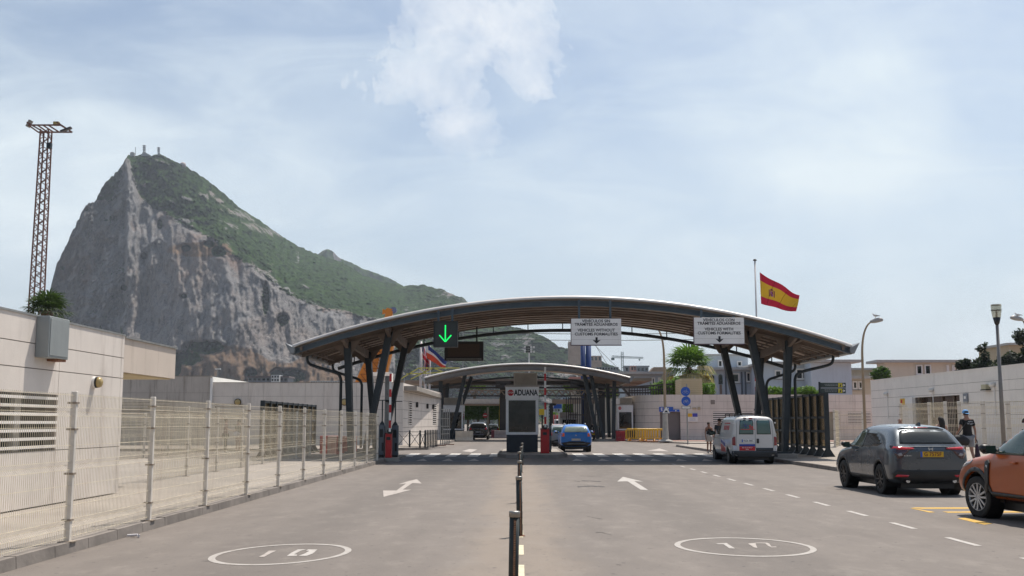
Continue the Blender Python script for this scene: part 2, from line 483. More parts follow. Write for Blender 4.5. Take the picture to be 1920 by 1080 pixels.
# speed circles
def speed_circle(c, rx, ry, rot, w, mats, flip):
    c = Vector((*c, 0)); N = 72; polys = []; pf = []
    def P(r1, r2, t):
        x, y = r1 * math.cos(t), r2 * math.sin(t)
        return (c.x + x * math.cos(rot) - y * math.sin(rot), c.y + x * math.sin(rot) + y * math.cos(rot))
    for i in range(N):
        a, b_ = 2 * math.pi * i / N, 2 * math.pi * (i + 1) / N
        q = [P(rx, ry, a), P(rx, ry, b_), P(rx - w, ry - w * 1.3, b_), P(rx - w, ry - w * 1.3, a)]
        polys.append(q)
    mark(polys, 'speed_limit_circle', mats)
cl = G(529, 1038.5); cr = G(1395, 1025)
speed_circle((cl.x, cl.y), .80, 1.12, R(-14), .078, roadmid, 0)
speed_circle((cr.x, cr.y), .90, 1.10, R(4), .078, roadmid, 0)
z6 = lambda x, y: (380 + x / 6, 980 + y / 6)
y6 = lambda x, y: (1240 + x / 6, 980 + y / 6)
mark([gq(z6(630, 388), z6(690, 388), z6(770, 345), z6(830, 318), z6(745, 318), z6(700, 352))], 'speed_limit_numeral', roadfaint)
mark([gq(z6(945, 378), z6(1058, 378), z6(1062, 362), z6(1030, 360)), gq(z6(945, 378), z6(1030, 360), z6(1105, 318), z6(1165, 303), z6(1070, 305), z6(1000, 340)),
      gq(z6(1075, 378), z6(1170, 376), z6(1240, 350), z6(1290, 305), z6(1190, 303), z6(1160, 318), z6(1200, 320), z6(1150, 350))], 'speed_limit_numeral', roadwhite)
mark([gq(y6(610, 238), y6(635, 245), y6(700, 245), y6(765, 292), y6(828, 294), y6(735, 232))], 'speed_limit_numeral', roadwhite)
mark([gq(y6(975, 238), y6(1040, 280), y6(1080, 288), y6(1060, 240), y6(1075, 228)), gq(y6(1075, 228), y6(1060, 236), y6(1170, 236), y6(1190, 228)),
      gq(y6(1170, 236), y6(1205, 268), y6(1240, 275), y6(1215, 240), y6(1190, 228)), gq(y6(1235, 282), y6(1300, 280), y6(1290, 272), y6(1225, 275))], 'speed_limit_numeral', roadfaint)
# direction arrows
a8 = lambda x, y: (840 + x / 4.154, 820 + y / 4.154)
mark([gq(a8(1318, 345), a8(1400, 344), a8(1455, 342), a8(1522, 346), a8(1362, 308)), gq(a8(1400, 344), a8(1500, 408), a8(1560, 412), a8(1450, 342))], 'road_arrow', roadwhite)
a3 = lambda x, y: (640 + x / 6, 830 + y / 6)
mark([gq(a3(475, 612), a3(790, 530), a3(690, 530), a3(620, 540), a3(470, 540)), gq(a3(620, 540), a3(690, 530), a3(800, 455), a3(730, 460)),
      gq(a3(640, 470), a3(730, 460), a3(800, 455), a3(905, 462), a3(850, 412), a3(760, 432))], 'road_arrow', roadfaint)
b2 = lambda x, y: (1100 + x / 6, 680 + y / 6)
mark([gq(b2(680, 990), b2(925, 998), b2(850, 975), b2(820, 966), b2(760, 978))], 'road_arrow', roadfaint)
mark([gq((866, 846), (884, 848), (895, 843), (880, 842))], 'road_arrow', roadfaint)
# dark blue-grey strip on the raised crossing, deepening the canopy shade by colour
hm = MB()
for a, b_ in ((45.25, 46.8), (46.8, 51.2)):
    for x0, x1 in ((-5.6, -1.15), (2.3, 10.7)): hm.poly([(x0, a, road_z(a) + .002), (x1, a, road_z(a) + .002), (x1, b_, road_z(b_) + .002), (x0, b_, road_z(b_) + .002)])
struct(hm, 'crossing_shade_strip', M('crossing_shade_tone', (.10, .105, .12), .8, var=.45, scale=.9, bump=.3, bscale=30))
# zebra crossing on the raised table
polys = []
xx = -5.4
while xx < 10.3:
    if not (-1.3 < xx < 1.9): polys.append([(xx, 49.0), (xx + .5, 49.0), (xx + .5, 53.78), (xx, 53.78)])
    xx += 1.0
mark(polys, 'zebra_crossing', paint_mat('zebra_white', (.72, .69, .65), .6))
polys = []; xx = -5.5
while xx < 10.4:
    if not (-1.3 < xx < 1.9): polys.append([(xx, 45.6), (xx + .5, 45.6), (xx + .25, 46.6)])
    xx += 1.1
mark(polys, 'hump_marking', roadfaint)
# yellow parking zigzag under the orange car
t1 = 4.153; q5 = lambda x, y: (1540 + x / t1, 740 + y / t1)
mark([gq(q5(700, 884), q5(890, 917), q5(842, 919), q5(690, 884)), gq(q5(700, 884), q5(730, 880), q5(1900, 878), q5(1900, 888), q5(790, 890)),
      gq(q5(940, 912), q5(1900, 905), q5(1900, 918), q5(990, 921))], 'parking_line', roadyellow)
mark([gq(q5(1060, 965), q5(1120, 960), q5(1330, 1005), q5(1270, 1014))], 'parking_line', roadyellow)
# tar patches and cracks
tar_m = M('tar', (.060, .052, .047), .8, var=.5, scale=6)
def crack(pts, w, seed):
    rnd = random.Random(seed); P = [G(*p) for p in pts]; mb = MB()
    for a, b_ in zip(P, P[1:]):
        n = 7; prev = None
        for i in range(n + 1):
            c = a.lerp(b_, i / n); ww = w * rnd.uniform(.2, 1.0)
            cur = (c + Vector((0, ww, 0)), c - Vector((0, ww, 0)))
            if prev: mb.poly([(p.x, p.y, MZ * .8) for p in (prev[0], cur[0], cur[1], prev[1])])
            prev = cur
    struct(mb, 'road_crack', tar_m)
for i, (pts, w) in enumerate([([a8(1010, 385), a8(1110, 380), a8(1220, 385)], .34), ([a8(1040, 338), a8(1190, 344)], .26), ([a8(985, 340), a8(1030, 345)], .10),
                              ([a8(1030, 300), a8(1190, 308)], .08), ([a8(1220, 388), a8(1330, 386)], .02), ([a8(1150, 740), a8(1200, 742), a8(1275, 762)], .035),
                              ([a8(1080, 612), a8(1140, 628), a8(1200, 636)], .03), ([b2(240, 936), b2(340, 938)], .3), ([(1322, 890), (1362, 892)], .10),
                              ([a8(1040, 515), a8(1130, 540)], .02), ([a8(1310, 992), a8(1350, 996)], .02), ([a8(740, 290), a8(800, 360)], .012), ([a8(1650, 520), a8(1850, 530)], .012)]):
    crack(pts, w, i)

# ================================================================ THE ROCK AND HILLS
sky_t = [(40, 800), (62, 700), (74, 620), (88, 560), (95, 540), (105, 500), (125, 455), (150, 405), (158, 388), (180, 375), (195, 345), (215, 325), (235, 300), (241, 290), (252, 291), (262, 290), (270, 286), (285, 292), (300, 289), (320, 299), (345, 310), (365, 322), (390, 340), (405, 350), (430, 372), (450, 390), (480, 408), (510, 430), (540, 450), (565, 465), (590, 475), (640, 492), (680, 515), (720, 530), (760, 537), (790, 533), (830, 543), (870, 560), (905, 590), (930, 611), (975, 614), (1000, 623), (1030, 637), (1050, 650), (1075, 656), (1105, 668), (1150, 686), (1180, 702), (1215, 730), (1260, 796)]
veg_t = [(234, 286), (241, 300), (250, 332), (264, 372), (300, 395), (345, 418), (400, 448), (440, 480), (470, 492), (500, 518), (540, 547), (570, 563), (600, 577), (650, 585), (700, 596), (730, 604), (760, 640), (900, 700), (1000, 740), (1260, 797)]
tal_t = [(250, 730), (300, 700), (325, 680), (350, 655), (400, 643), (440, 648), (470, 652), (500, 672), (540, 682), (580, 664), (620, 690), (680, 722), (760, 760), (1300, 800)]
Db_t = [(40, 1400), (150, 1345), (225, 1305), (300, 1245), (450, 1130), (600, 1130), (750, 1200), (900, 1300), (1000, 1200), (1180, 1250), (1260, 1300)]
Dv_t = [(40, 1420), (150, 1490), (200, 1515), (235, 1524), (270, 1520), (305, 1502), (345, 1470), (440, 1380), (600, 1320), (740, 1330), (900, 1350), (1260, 1310)]
Dt_t = [(40, 1440), (150, 1490), (200, 1530), (262, 1590), (345, 1690), (450, 1850), (600, 2100), (760, 2080), (870, 1880), (1000, 1620), (1180, 1560), (1260, 1400)]
def fbm(x, y, z=0., o=4):
    return noise.fractal(Vector((x, y, z)), .9, 2.1, o)
def rock_mat():
    m = bpy.data.materials.new('limestone_and_scrub'); m.use_nodes = True
    t = m.node_tree; b = t.nodes['Principled BSDF']
    at = nd(t, 'ShaderNodeVertexColor', layer_name='mask')
    sp = nd(t, 'ShaderNodeSeparateColor'); t.links.new(at.outputs[0], sp.inputs[0])
    co = nd(t, 'ShaderNodeTexCoord').outputs['Object']
    big = noise_n(t, mapping(t, co, (1, 1, .45)), .009, 6, .6, .5)
    med = noise_n(t, mapping(t, co, (1, 1, .38)), .06, 9, .74, .8)
    fin = noise_n(t, co, .16, 8, .75)
    rock = ramp(t, big, [(.30, (.26, .255, .26)), (.46, (.31, .295, .29)), (.60, (.315, .27, .245)), (.75, (.275, .265, .265))])
    rock = mixc(t, mth(t, 'MULTIPLY', ramp(t, med, [(.32, 1.0), (.50, 0.0)]), .62), rock, (.15, .148, .148))
    for sc_, off_, w_ in ((.022, (0, 0, 0), .014), (.055, (40, 10, 5), .022)):
        cr_ = mth(t, 'ABSOLUTE', mth(t, 'SUBTRACT', noise_n(t, mapping(t, co, (1, 1, .4), off_), sc_, 8, .68, .6), .5))
        rock = mixc(t, mth(t, 'MULTIPLY', ramp(t, cr_, [(0.0, 1.0), (w_, 0.0)]), .7), rock, (.085, .083, .083))
    rock = mixc(t, mth(t, 'MULTIPLY', ramp(t, med, [(.56, 0.0), (.74, 1.0)]), .25), rock, (.40, .39, .38))
    rock = mixc(t, mth(t, 'MULTIPLY', ramp(t, fin, [(.38, 1.0), (.48, 0.0)]), .5), rock, (.17, .165, .16))
    rust = noise_n(t, mapping(t, co, (1, 1, .5)), .013, 5, .6, .3)
    rock = mixc(t, mth(t, 'MULTIPLY', ramp(t, rust, [(.57, 0.0), (.70, 1.0)]), .42), rock, (.33, .20, .14))
    tal = ramp(t, noise_n(t, co, .05, 9, .75), [(.32, (.10, .075, .05)), (.48, (.20, .135, .09)), (.62, (.28, .19, .13)), (.74, (.42, .36, .30))])
    veg = ramp(t, noise_n(t, co, .055, 9, .78), [(.34, (.006, .016, .004)), (.46, (.014, .040, .006)), (.56, (.035, .080, .011)), (.66, (.07, .12, .024)), (.76, (.17, .16, .08))])
    jit = noise_n(t, co, .04, 8, .75)
    def edge(ch, soft=.12, amt=1.3):
        e = mth(t, 'ADD', ch, mth(t, 'MULTIPLY', mth(t, 'SUBTRACT', jit, .5), amt))
        return ramp(t, e, [(.5 - soft, 0.0), (.5 + soft, 1.0)])
    c = mixc(t, edge(sp.outputs[1], .15, 1.6), rock, tal)
    c = mixc(t, edge(sp.outputs[0], .05, 2.2), c, veg)
    t.links.new(c, b.inputs['Base Color']); b.inputs['Roughness'].default_value = .95
    b.inputs['Specular IOR Level'].default_value = .1
    bn = nd(t, 'ShaderNodeBump'); bn.inputs['Strength'].default_value = 1.0; bn.inputs['Distance'].default_value = 8.0
    hsum = mth(t, 'ADD', mth(t, 'MULTIPLY', med, .8), mth(t, 'MULTIPLY', fin, .7))
    t.links.new(hsum, bn.inputs['Height']); t.links.new(bn.outputs[0], b.inputs['Normal'])
    return m
rock_m = rock_mat()
def hill(name, px0, px1, nu, nv, top, boundary, db, dv, dt, maskf, dispf, rough=2.0, back=320):
    verts = []; cols = []; faces = []
    rows = nv + 1 + 5
    for i in range(nu + 1):
        px = px0 + (px1 - px0) * i / nu
        yt = tab(top, px) + fbm(px * .055, 3.3) * rough * 1.2 + fbm(px * .25, 9.3) * rough * (2.2 if px < 238 else .7)
        yb = max(yt, min(794, tab(boundary, px))); D0, D1, D2 = tab(db, px), tab(dv, px), tab(dt, px)
        fr = (794 - yb) / max(1., (794 - yt))
        for j in range(nv + 1):
            y = 796 + (yt - 796) * (j / nv)
            if y > yb: D = D0 + (D1 - D0) * (796 - y) / max(1., 796 - yb)
            else: D = D1 + (D2 - D1) * ((yb - y) / max(.001, yb - yt)) ** 1.25 if yb - yt > .5 else D1
            m = maskf(px, y, yb, yt)
            D += dispf(px, y, m) * min(1, (j + .3) / 6)
            verts.append(W(px, y, D)); cols.append((m[0], m[1], 0, 1))
        p = verts[-1]
        for k in range(1, 6):
            q = p + Vector((0, back * k / 2, 0)); q.z = max(-8, p.z * (1 - (k / 5) ** 1.4)) if k < 5 else -8
            verts.append(q); cols.append((1, 0, 0, 1))
    for i in range(nu):
        for j in range(rows - 1):
            a = i * rows + j; faces.append((a, a + rows, a + rows + 1, a + 1))
    me = bpy.data.meshes.new(name); me.from_pydata(verts, [], faces); me.materials.append(rock_m)
    ca = me.color_attributes.new('mask', 'FLOAT_COLOR', 'POINT')
    ca.data.foreach_set('color', [x for c in cols for x in c])
    me.polygons.foreach_set('use_smooth', [True] * len(me.polygons))
    o = bpy.data.objects.new(name, me); COL.objects.link(o)
    return tag(o, kind='structure')
def rock_mask(px, y, yb, yt):
    dvg = (yb - y)
    v = .5 + dvg / 26 if px > 236 else 0.
    if px <= 236:
        v = .24
        for cx, cy, rx, ry in ((203, 352, 24, 26), (186, 372, 12, 12), (222, 325, 10, 12), (168, 392, 8, 6)):
            e = ((px - cx) / rx) ** 2 + ((y - cy) / ry) ** 2
            if e < 1.8: v = max(v, .78 - e * .3)
    if v > .5: v = min(1.0, v); v -= .38 * max(0, fbm(px * .022, y * .03, 5) - .05) * 2 * (1 if px < 560 else .35)
    if px > 740: v = .85 - .5 * max(0, fbm(px * .02, y * .035, 8)) * 1.6
    tl = .5 + (y - tab(tal_t, px)) / 22
    # the rusty ledge half way up and the dark bushes on it
    e = ((px - 385) / 62) ** 2 + ((y - 468) / 13) ** 2
    if e < 1.6: tl = max(tl, 1.05 - e * .45)
    for cx, cy, rx, ry in ((410, 472, 14, 9), (350, 466, 8, 6), (392, 457, 9, 6), (385, 652, 34, 11), (350, 672, 26, 12), (545, 706, 26, 12), (520, 705, 12, 12), (640, 640, 12, 14), (498, 560, 6, 26), (530, 600, 10, 10), (470, 700, 10, 8), (330, 690, 10, 16), (300, 420, 5, 8), (232, 540, 6, 5), (270, 480, 5, 6), (345, 555, 5, 4)):
        e = ((px - cx) / rx) ** 2 + ((y - cy) / ry) ** 2
        if e < 1.8: v = max(v, 1.05 - e * .5)
    if y < yb:
        for cx, cy, rx, ry in ((452, 402, 40, 8), (482, 428, 34, 9), (430, 422, 22, 7), (515, 436, 22, 7), (300, 302, 20, 4), (350, 372, 12, 5), (322, 378, 9, 4), (410, 376, 12, 5), (572, 537, 10, 3), (635, 478, 7, 5)):
            e = ((px - cx) / rx) ** 2 + ((y - cy - (px - cx) * .35) / ry) ** 2
            if e < 1.8: v = min(v, .46 + e * .3)
    if px < 640 and y > yb: v += .17 * max(0, fbm(px * .05, y * .05, 2))
    return (max(0, min(1, v)), max(0, min(1, tl)))
def rock_disp(px, y, m):
    c = (1 - m[0])
    rib = abs(fbm(px * .035, y * .010, 1, 5)) * 11 + abs(fbm(px * .012, y * .006, 4, 3)) * 34
    rib += fbm(px * .11, y * .03, 2, 4) * 7 + fbm(px * .3, y * .10, 6, 3) * 3
    g = fbm(px * .05, y * .06, 7, 4) * 18 - abs(fbm(px * .13, y * .17, 3, 4)) * 40
    gull = abs(fbm(px * .014 + y * .010, y * .004, 11, 3)) * 60
    return rib * c - 30 * c + (g + gull) * m[0] * (1 if m[1] < .6 else .5)
hill('rock_of_limestone', 44, 1258, 560, 250, sky_t, veg_t, Db_t, Dv_t, Dt_t, rock_mask, rock_disp)
sk2 = [(560, 500), (590, 482), (600, 474), (611, 467), (622, 470), (632, 480), (640, 486), (665, 496), (690, 507), (720, 518), (745, 530), (765, 541), (790, 560), (830, 600), (900, 700)]
hill('far_ridge', 560, 900, 150, 60, sk2, [(0, 800)], [(0, 2500)], [(0, 2500)], [(0, 2900)],
     lambda px, y, yb, yt: (.85 if not (625 < px < 640 and y < 492) else .3, 0), lambda px, y, m: fbm(px * .06, y * .06, 5) * 25, 1.5)
# ================================================================ BUILDINGS
def panels(F, L, z0, z1, uj, vj, op, mat, parent, gap=.016, th=.03, name='wall', zslope=None):
    """concrete slabs with open joints on a dark core; op = openings (u0,u1,v0,v1)"""
    us = sorted(set([0, L] + [u for u in uj if 0 < u < L] + [x for o in op for x in o[:2]]))
    vs = sorted(set([z0, z1] + [v for v in vj if z0 < v < z1] + [x for o in op for x in o[2:4]]))
    mb = MB()
    def inside(u, v): return any(o[0] - 1e-4 < u < o[1] + 1e-4 and o[2] - 1e-4 < v < o[3] + 1e-4 for o in op)
    J = lambda x, js: gap / 2 if any(abs(x - j) < 1e-4 for j in js) else 0
    for a, b_ in zip(us, us[1:]):
        for c, d in zip(vs, vs[1:]):
            if inside((a + b_) / 2, (c + d) / 2): continue
            mb.fbox(F, a + J(a, uj), b_ - J(b_, uj), c + J(c, vj), d - J(d, vj), -th, 0)
    w = mb.build(name, mat, parent)
    mb = MB()
    for a, b_ in zip(us, us[1:]):
        for c, d in zip(vs, vs[1:]):
            if not inside((a + b_) / 2, (c + d) / 2): mb.fbox(F, a, b_, c, d, -.22, -th - .002)
    mb.build('backing', joint_m, w)
    return w
def louvre(F, o, n, parent, deep=.5, slat=.06, name='louvred_window', smat=None, frame=.05, posts=0):
    u0, u1, v0, v1 = o
    mb = MB(); mb.fbox(F, u0, u1, v0, v1, -deep - .02, -deep)
    mb.fbox(F, u0, u0 + .01, v0, v1, -deep, -.22); mb.fbox(F, u1 - .01, u1, v0, v1, -deep, -.22)
    r = mb.build(name, dark_m, parent)
    g = MB()
    for i in range(n):
        v = v0 + (v1 - v0) * (i + .5) / n
        g.fbox(F, u0, u1, v - slat / 2, v + slat / 2, -.08, .02)
    g.build('slats', smat or wallw_m, r)
    if posts:
        g = MB()
        for i in range(posts):
            u = u0 + (u1 - u0) * (i + .5) / posts; g.fbox(F, u - .12, u + .12, v0, v1, -.40, -.32)
        g.build('mullion', wallw_m, r)
    return r
def root_at(name, label, cat, p, group=None): return thing(name, label, cat, p, 0, group)
SE = Vector((1, 0, 0))

# -- left building beside the fence
BX = -8.62; BY = 23.2; BH = 3.50
F = Fr((BX, -6, 0), (0, 1, 0), (1, 0, 0))
lb = root_at('customs_building', 'low cream building at the left edge with slatted window and jutting roof slab', 'building', (BX - 5, 8, .145))
L = BY + 6
wo_ = (13.5, W(117, 790, 20.15).y + 6 if False else 26.05, 1.12, 2.14)
uj = [3.3, 6.9, 10.4, 13.5, 19.6, 25.95 - 0.0, 29.05]
panels(F, L, .145, BH, uj, [1.12, 2.14 + .46 - .02, 3.02, ], [(13.5, 25.95, 1.12, 2.14)], wall_m, lb)
louvre(F, (13.5, 25.95, 1.12, 2.14), 7, lb, deep=.6, slat=.05, posts=7)
Fe = Fr((BX - .26, BY - .02, 0), (-1, 0, 0), (0, 1, 0))
panels(Fe, 9, .145, BH, [3, 6], [1.12, 2.14, 3.02], [], wall_m, lb)
MB().box(BX - 12, BX - .23, -6, BY - .23, BH - .35, BH - .12).build('roof', concrete_m, lb)
mb = MB(); mb.fbox(F, -.0, L + .0, BH, BH + .035, -.25, .02); mb.build('coping', galv_m, lb)
CE = BY + 3.55
mb = MB()
mb.box(BX - 9, BX - .02, BY + .035, CE, 2.72, 3.46); mb.build('roof_slab', M('slab_render', (.56, .48, .41), .8, var=.06, scale=1, streak=.55, streak_col=(.28, .22, .17)), lb)
MB().box(BX - 9.05, BX + .02, BY + .04, CE + .04, 3.462, 3.50).build('coping', galv_m, lb)
MB().box(BX - 8.9, BX - .1, BY + .1, CE - .1, 2.695, 2.718).build('soffit', M('soffit_board', (.52, .43, .26), .8, var=.1, scale=1.2), lb)
# pipe end cabinet on the wall
cb = thing('wall_cabinet', 'grey steel cabinet fixed high on the left building below the lattice mast', 'cabinet', (BX + .1, 19.3, 2.78))
MB().box(BX + .004, BX + .24, 18.9, 19.75, 2.78, 3.52).build('housing', M('grey_cabinet', (.27, .29, .29), .5, .2, .06, 2, streak=.3, streak_col=(.2, .19, .17)), cb, bevel=.008)
MB().box(BX + .241, BX + .25, 18.94, 19.71, 2.82, 3.48).build('door', M('grey_cabinet', (0, 0, 0)), cb, bevel=.003)
MB().box(BX + .002, BX + .20, 19.4, 19.76, 2.74, 2.779).build('cable_gland', rust_m if 'rust_m' in globals() else M('rust', (.20, .09, .05), .9, var=.3), cb)
lampc = W(184, 717, 21.6)
wl = thing('bulkhead_lamp', 'round amber bulkhead lamp with a dark band on the left building wall', 'lamp', (BX, 21.6, lampc.z))
mb = MB().lathe((BX + .02, 21.6, lampc.z), [(.115, -.02), (.115, .03)], 20, 'x'); mb.build('base', white_m, wl, smooth=False)
MB().lathe((BX + .05, 21.6, lampc.z), [(.112, 0), (.112, .035)], 20, 'x').build('band', black_m, wl)
MB().lathe((BX + .085, 21.6, lampc.z), [(.105, 0), (.108, .03), (.09, .07), (.05, .09), (0, .095)], 20, 'x').build('lens', M('amber_lens', (.42, .31, .13), .25, 0, .1), wl, smooth=True)

# -- left middle buildings (faces towards the camera)
def facade(name, label, x0, x1, Yf, ztop, uj, vj, op=(), mat=wall_m, depth=8, cat='building'):
    r = root_at(name, label, cat, ((x0 + x1) / 2, Yf + depth / 2, 0))
    F = Fr((x0, Yf, 0), (1, 0, 0), (0, -1, 0))
    panels(F, x1 - x0, 0, ztop, uj, vj, list(op), mat, r)
    MB().box(x0 + .01, x1 - .01, Yf + .23, Yf + depth, 0.0, ztop - .15).build('body', mat, r)
    MB().box(x0 - .02, x1 + .02, Yf - .02, Yf + .3, ztop, ztop + .05).build('coping', concrete_m, r)
    return r, F
z62 = W(300, 706, 72.6).z
xr = W(395, 706, 72.6).x
r1, F1 = facade('storage_building', 'grey stained concrete panel building behind the fences with barred windows', xr - 18, xr, 72.6, z62,
   [1.5, 4.0, 6.8, 9.6, 11.0, 12.6, 14.2], [1.05, 2.2, 3.0, 3.65], [(11.4, 15.3, 1.2, 3.0), (4.5, 8.5, 1.2, 3.0)], mat=M('stained_concrete', (.44, .40, .365), .9, var=.12, scale=.7, streak=.7, streak_col=(.13, .11, .09)), depth=9)
louvre(F1, (11.4, 15.3, 1.2, 3.0), 9, r1, slat=.035, deep=.4); louvre(F1, (4.5, 8.5, 1.2, 3.0), 9, r1, slat=.035, deep=.4)
MB().box(xr + .003, xr + .05, 72.9, 83, 4.0, z62).build('side_wall', M('bright_render', (.66, .66, .63), .7, var=.05), r1)
MB().tube([(xr + .12, 72.45, 0.1), (xr + .12, 72.45, z62 - .1)], .09, 8).build('drainpipe', white_m, r1)
YM = 72.6
xl, xq = xr + .06, W(755, 800, YM).x
zm = W(600, 718, YM).z
Lm = xq - xl
uj = [W(p, 750, YM).x - xl for p in (465, 494, 572, 607, 668, 722)]
r2, F2 = facade('border_office', 'long cream panelled office with one lit corner seen behind the left fence', xl, xq, YM, zm, uj,
                [zm - .9 * k for k in (1, 2, 3, 4)], [(.3, 2.2, 1.3, 2.9), (uj[1] + .2, uj[1] + 1.2, 1.3, 2.9)], depth=24)
louvre(F2, (.3, 2.2, 1.3, 2.9), 8, r2, slat=.05, deep=.4); louvre(F2, (uj[1] + .2, uj[1] + 1.2, 1.3, 2.9), 8, r2, slat=.05, deep=.4)
Fs = Fr((xq + .006, YM, 0), (.035, 1, 0), (1, -.035, 0))
Ls = 24
def us_(px, y):  # distance along the side wall for a pixel column
    d = ray(px, y); return (xq / d.x * d.y - YM) if d.x else 0
wins = []
for px0, px1 in ((760.8, 768), (808.5, 813.5)):
    u0 = (lambda p: ( (xq * ray(p, 780).y / ray(p, 780).x) - YM))(px0); u1 = ((xq * ray(px1, 780).y / ray(px1, 780).x) - YM)
    wins.append((max(.4, u0), u1, 1.55, 3.2))
wins = [(2.6, 4.6, 1.5, 3.15), (17.6, 20.2, 1.5, 3.2)]
sw = panels(Fs, Ls, 0, zm, [5, 10, 15, 20], [zm - .6 * k for k in range(1, 7)], wins, wall_m, r2, gap=.03, name='side_wall')
for o in wins: louvre(Fs, o, 10, r2, slat=.06, deep=.3)
MB().box(xq - 8, xq + .9, YM + .3, YM + 24, zm - .5, zm - .2).build('roof', concrete_m, r2)
for i, u in enumerate((6.6, 13.0, 17.0)):
    p = Fs.pt(u, 3.05, .02)
    sc = tag(recentre(MB().box(p.x, p.x + .16, p.y - .12, p.y + .12, 2.75, 3.15).build('wall_spotlight', black_m, bevel=.03)),
             ['small black spotlight on the office side wall, nearest the corner', 'small black spotlight in the middle of the office side wall', 'small black spotlight beside the far slatted window'][i], 'spotlight', 'spotlights on the office wall')
def bulk(px, py, Yd, label):
    p = W(px, py, Yd); r = thing('bulkhead_lamp', label, 'lamp', (p.x, Yd, p.z))
    MB().lathe((p.x, Yd - .06, p.z), [(.24, .06), (.24, 0)], 18, 'y').build('base', black_m, r)
    MB().lathe((p.x, Yd - .20, p.z), [(0, 0), (.12, .02), (.19, .07), (.2, .135)], 18, 'y').build('lens', M('amber_lens', (.42, .31, .13)), r, smooth=True)
bulk(446, 754, YM - .02, 'round amber lamp on the office wall left of the glazed screen')
bulk(646, 754, YM - .02, 'round amber lamp on the cream office wall beside the leaning canopy legs')
# white roof unit behind
rf = thing('roof_unit', 'pale boxy plant unit on the office roof behind the canopy legs', 'roof unit', (W(712, 700, 90).x, 90, zm))
p = W(712, 700, 82)
MB().box(p.x - .8, p.x + .8, 82, 84, zm - .2, W(712, 698, 82).z).build('casing', wall_m, rf, bevel=.02)
g = MB()
for k in range(8): g.box(p.x - .7, p.x + .7, 81.97, 81.995, zm + .1 + k * .1, zm + .15 + k * .1)
g.build('grille', joint_m, rf)

# -- right: curved pale building behind the bollards
YR = 96.0
z_r = W(1300, 740, YR).z
xr0 = W(1237, 780, YR).x
xr1 = W(1640, 780, YR).x
rr = root_at('arrivals_building', 'low cream panelled building with a curved corner and a grey roller door', 'building', ((xr0 + xr1) / 2, YR + 5, 0))
Fq = Fr((xr0, YR, 0), (1, 0, 0), (0, -1, 0))
uu = lambda px: W(px, 780, YR).x - xr0
door = (uu(1235.5), uu(1275.5), 0.12, W(1250, 772.5, YR).z)
vjr = [z_r - .62 * k for k in range(1, 7)]
lv1 = (uu(1337), uu(1412), W(1340, 797, YR).z, W(1340, 772, YR).z)
lv2 = (uu(1590), uu(1633), W(1600, 795, YR).z, W(1600, 772, YR).z)
dr2 = (uu(1545), uu(1566), .12, W(1550, 772, YR).z)
panels(Fq, xr1 - xr0, 0, z_r, [uu(1318), uu(1400), uu(1480), uu(1568), uu(1600)], vjr, [(max(0, door[0]), door[1], door[2], door[3]), lv1, lv2, dr2], wall_m, rr)
louvre(Fq, lv1, 7, rr, slat=.09); louvre(Fq, lv2, 8, rr, slat=.08)
MB().fbox(Fq, max(0, door[0]), door[1], door[2], door[3], -.35, -.3).build('roller_door', M('roller_grey', (.17, .15, .145), .6, var=.1, scale=1), rr)
dd = MB().fbox(Fq, dr2[0], dr2[1], dr2[2], dr2[3], -.35, -.3).build('door', M('frosted_door', (.33, .30, .22), .4, var=.2, scale=1), rr)
g = MB(); g.fbox(Fq, dr2[0] + 1.55, dr2[1], dr2[2], dr2[3], -.28, -.2); g.build('door_post', dark_m, dd)
# curved end made of slab segments
cp = [(xr0, YR), (xr0 - 1.2, YR + 1.2), (xr0 - 2.0, YR + 4), (xr0 - 2.35, YR + 9), (xr0 - 2.4, YR + 15), (xr0 - 2.4, YR + 22)]
cw = bpy.data.objects.new('curved_wall', None); COL.objects.link(cw); cw.parent = rr; cw.matrix_parent_inverse = parent_world(rr).inverted()
bpy.data.objects.remove(cw)
mb = MB(); mj = MB()
def catm(P, n=5):
    out = []
    for i in range(len(P) - 1):
        p0 = P[max(0, i - 1)]; p1 = P[i]; p2 = P[i + 1]; p3 = P[min(len(P) - 1, i + 2)]
        for k in range(n):
            t = k / n
            out.append(tuple(.5 * (2 * p1[a] + (p2[a] - p0[a]) * t + (2 * p0[a] - 5 * p1[a] + 4 * p2[a] - p3[a]) * t * t + (3 * p1[a] - p0[a] - 3 * p2[a] + p3[a]) * t ** 3) for a in range(len(p1))))
    out.append(tuple(P[-1])); return out
cs = catm(cp, 4); vz = [0] + sorted(vjr) + [z_r]
for a, b_ in zip(cs, cs[1:]):
    F = Fr((a[0], a[1], 0), (b_[0] - a[0], b_[1] - a[1], 0)); 
    if F.w.x > 0 and F.w.y > 0: F.w = -F.w
    if F.w.x > .2: F.w = -F.w
    L = math.hypot(b_[0] - a[0], b_[1] - a[1])
    for c, d in zip(vz, vz[1:]):
        mb.fbox(F, 0, L, c + .015, d - .015, -.03, 0)
    mj.fbox(F, 0, L, 0, z_r, -.2, -.032)
o = mb.build('curved_wall', wall_m, rr); mj.build('backing', joint_m, o)
MB().prism([(x, y + .25, z_r - .3) for x, y in [(xr0 + .2, YR)] + cs[1:]] + [(xr1, YR + 22, z_r - .3), (xr1, YR + .25, z_r - .3)], (0, 0, .15)).build('roof', concrete_m, rr)
MB().fbox(Fq, uu(1333), uu(1341), W(1337, 758, YR).z, W(1337, 750, YR).z, .005, .03).build('vent', joint_m, rr)
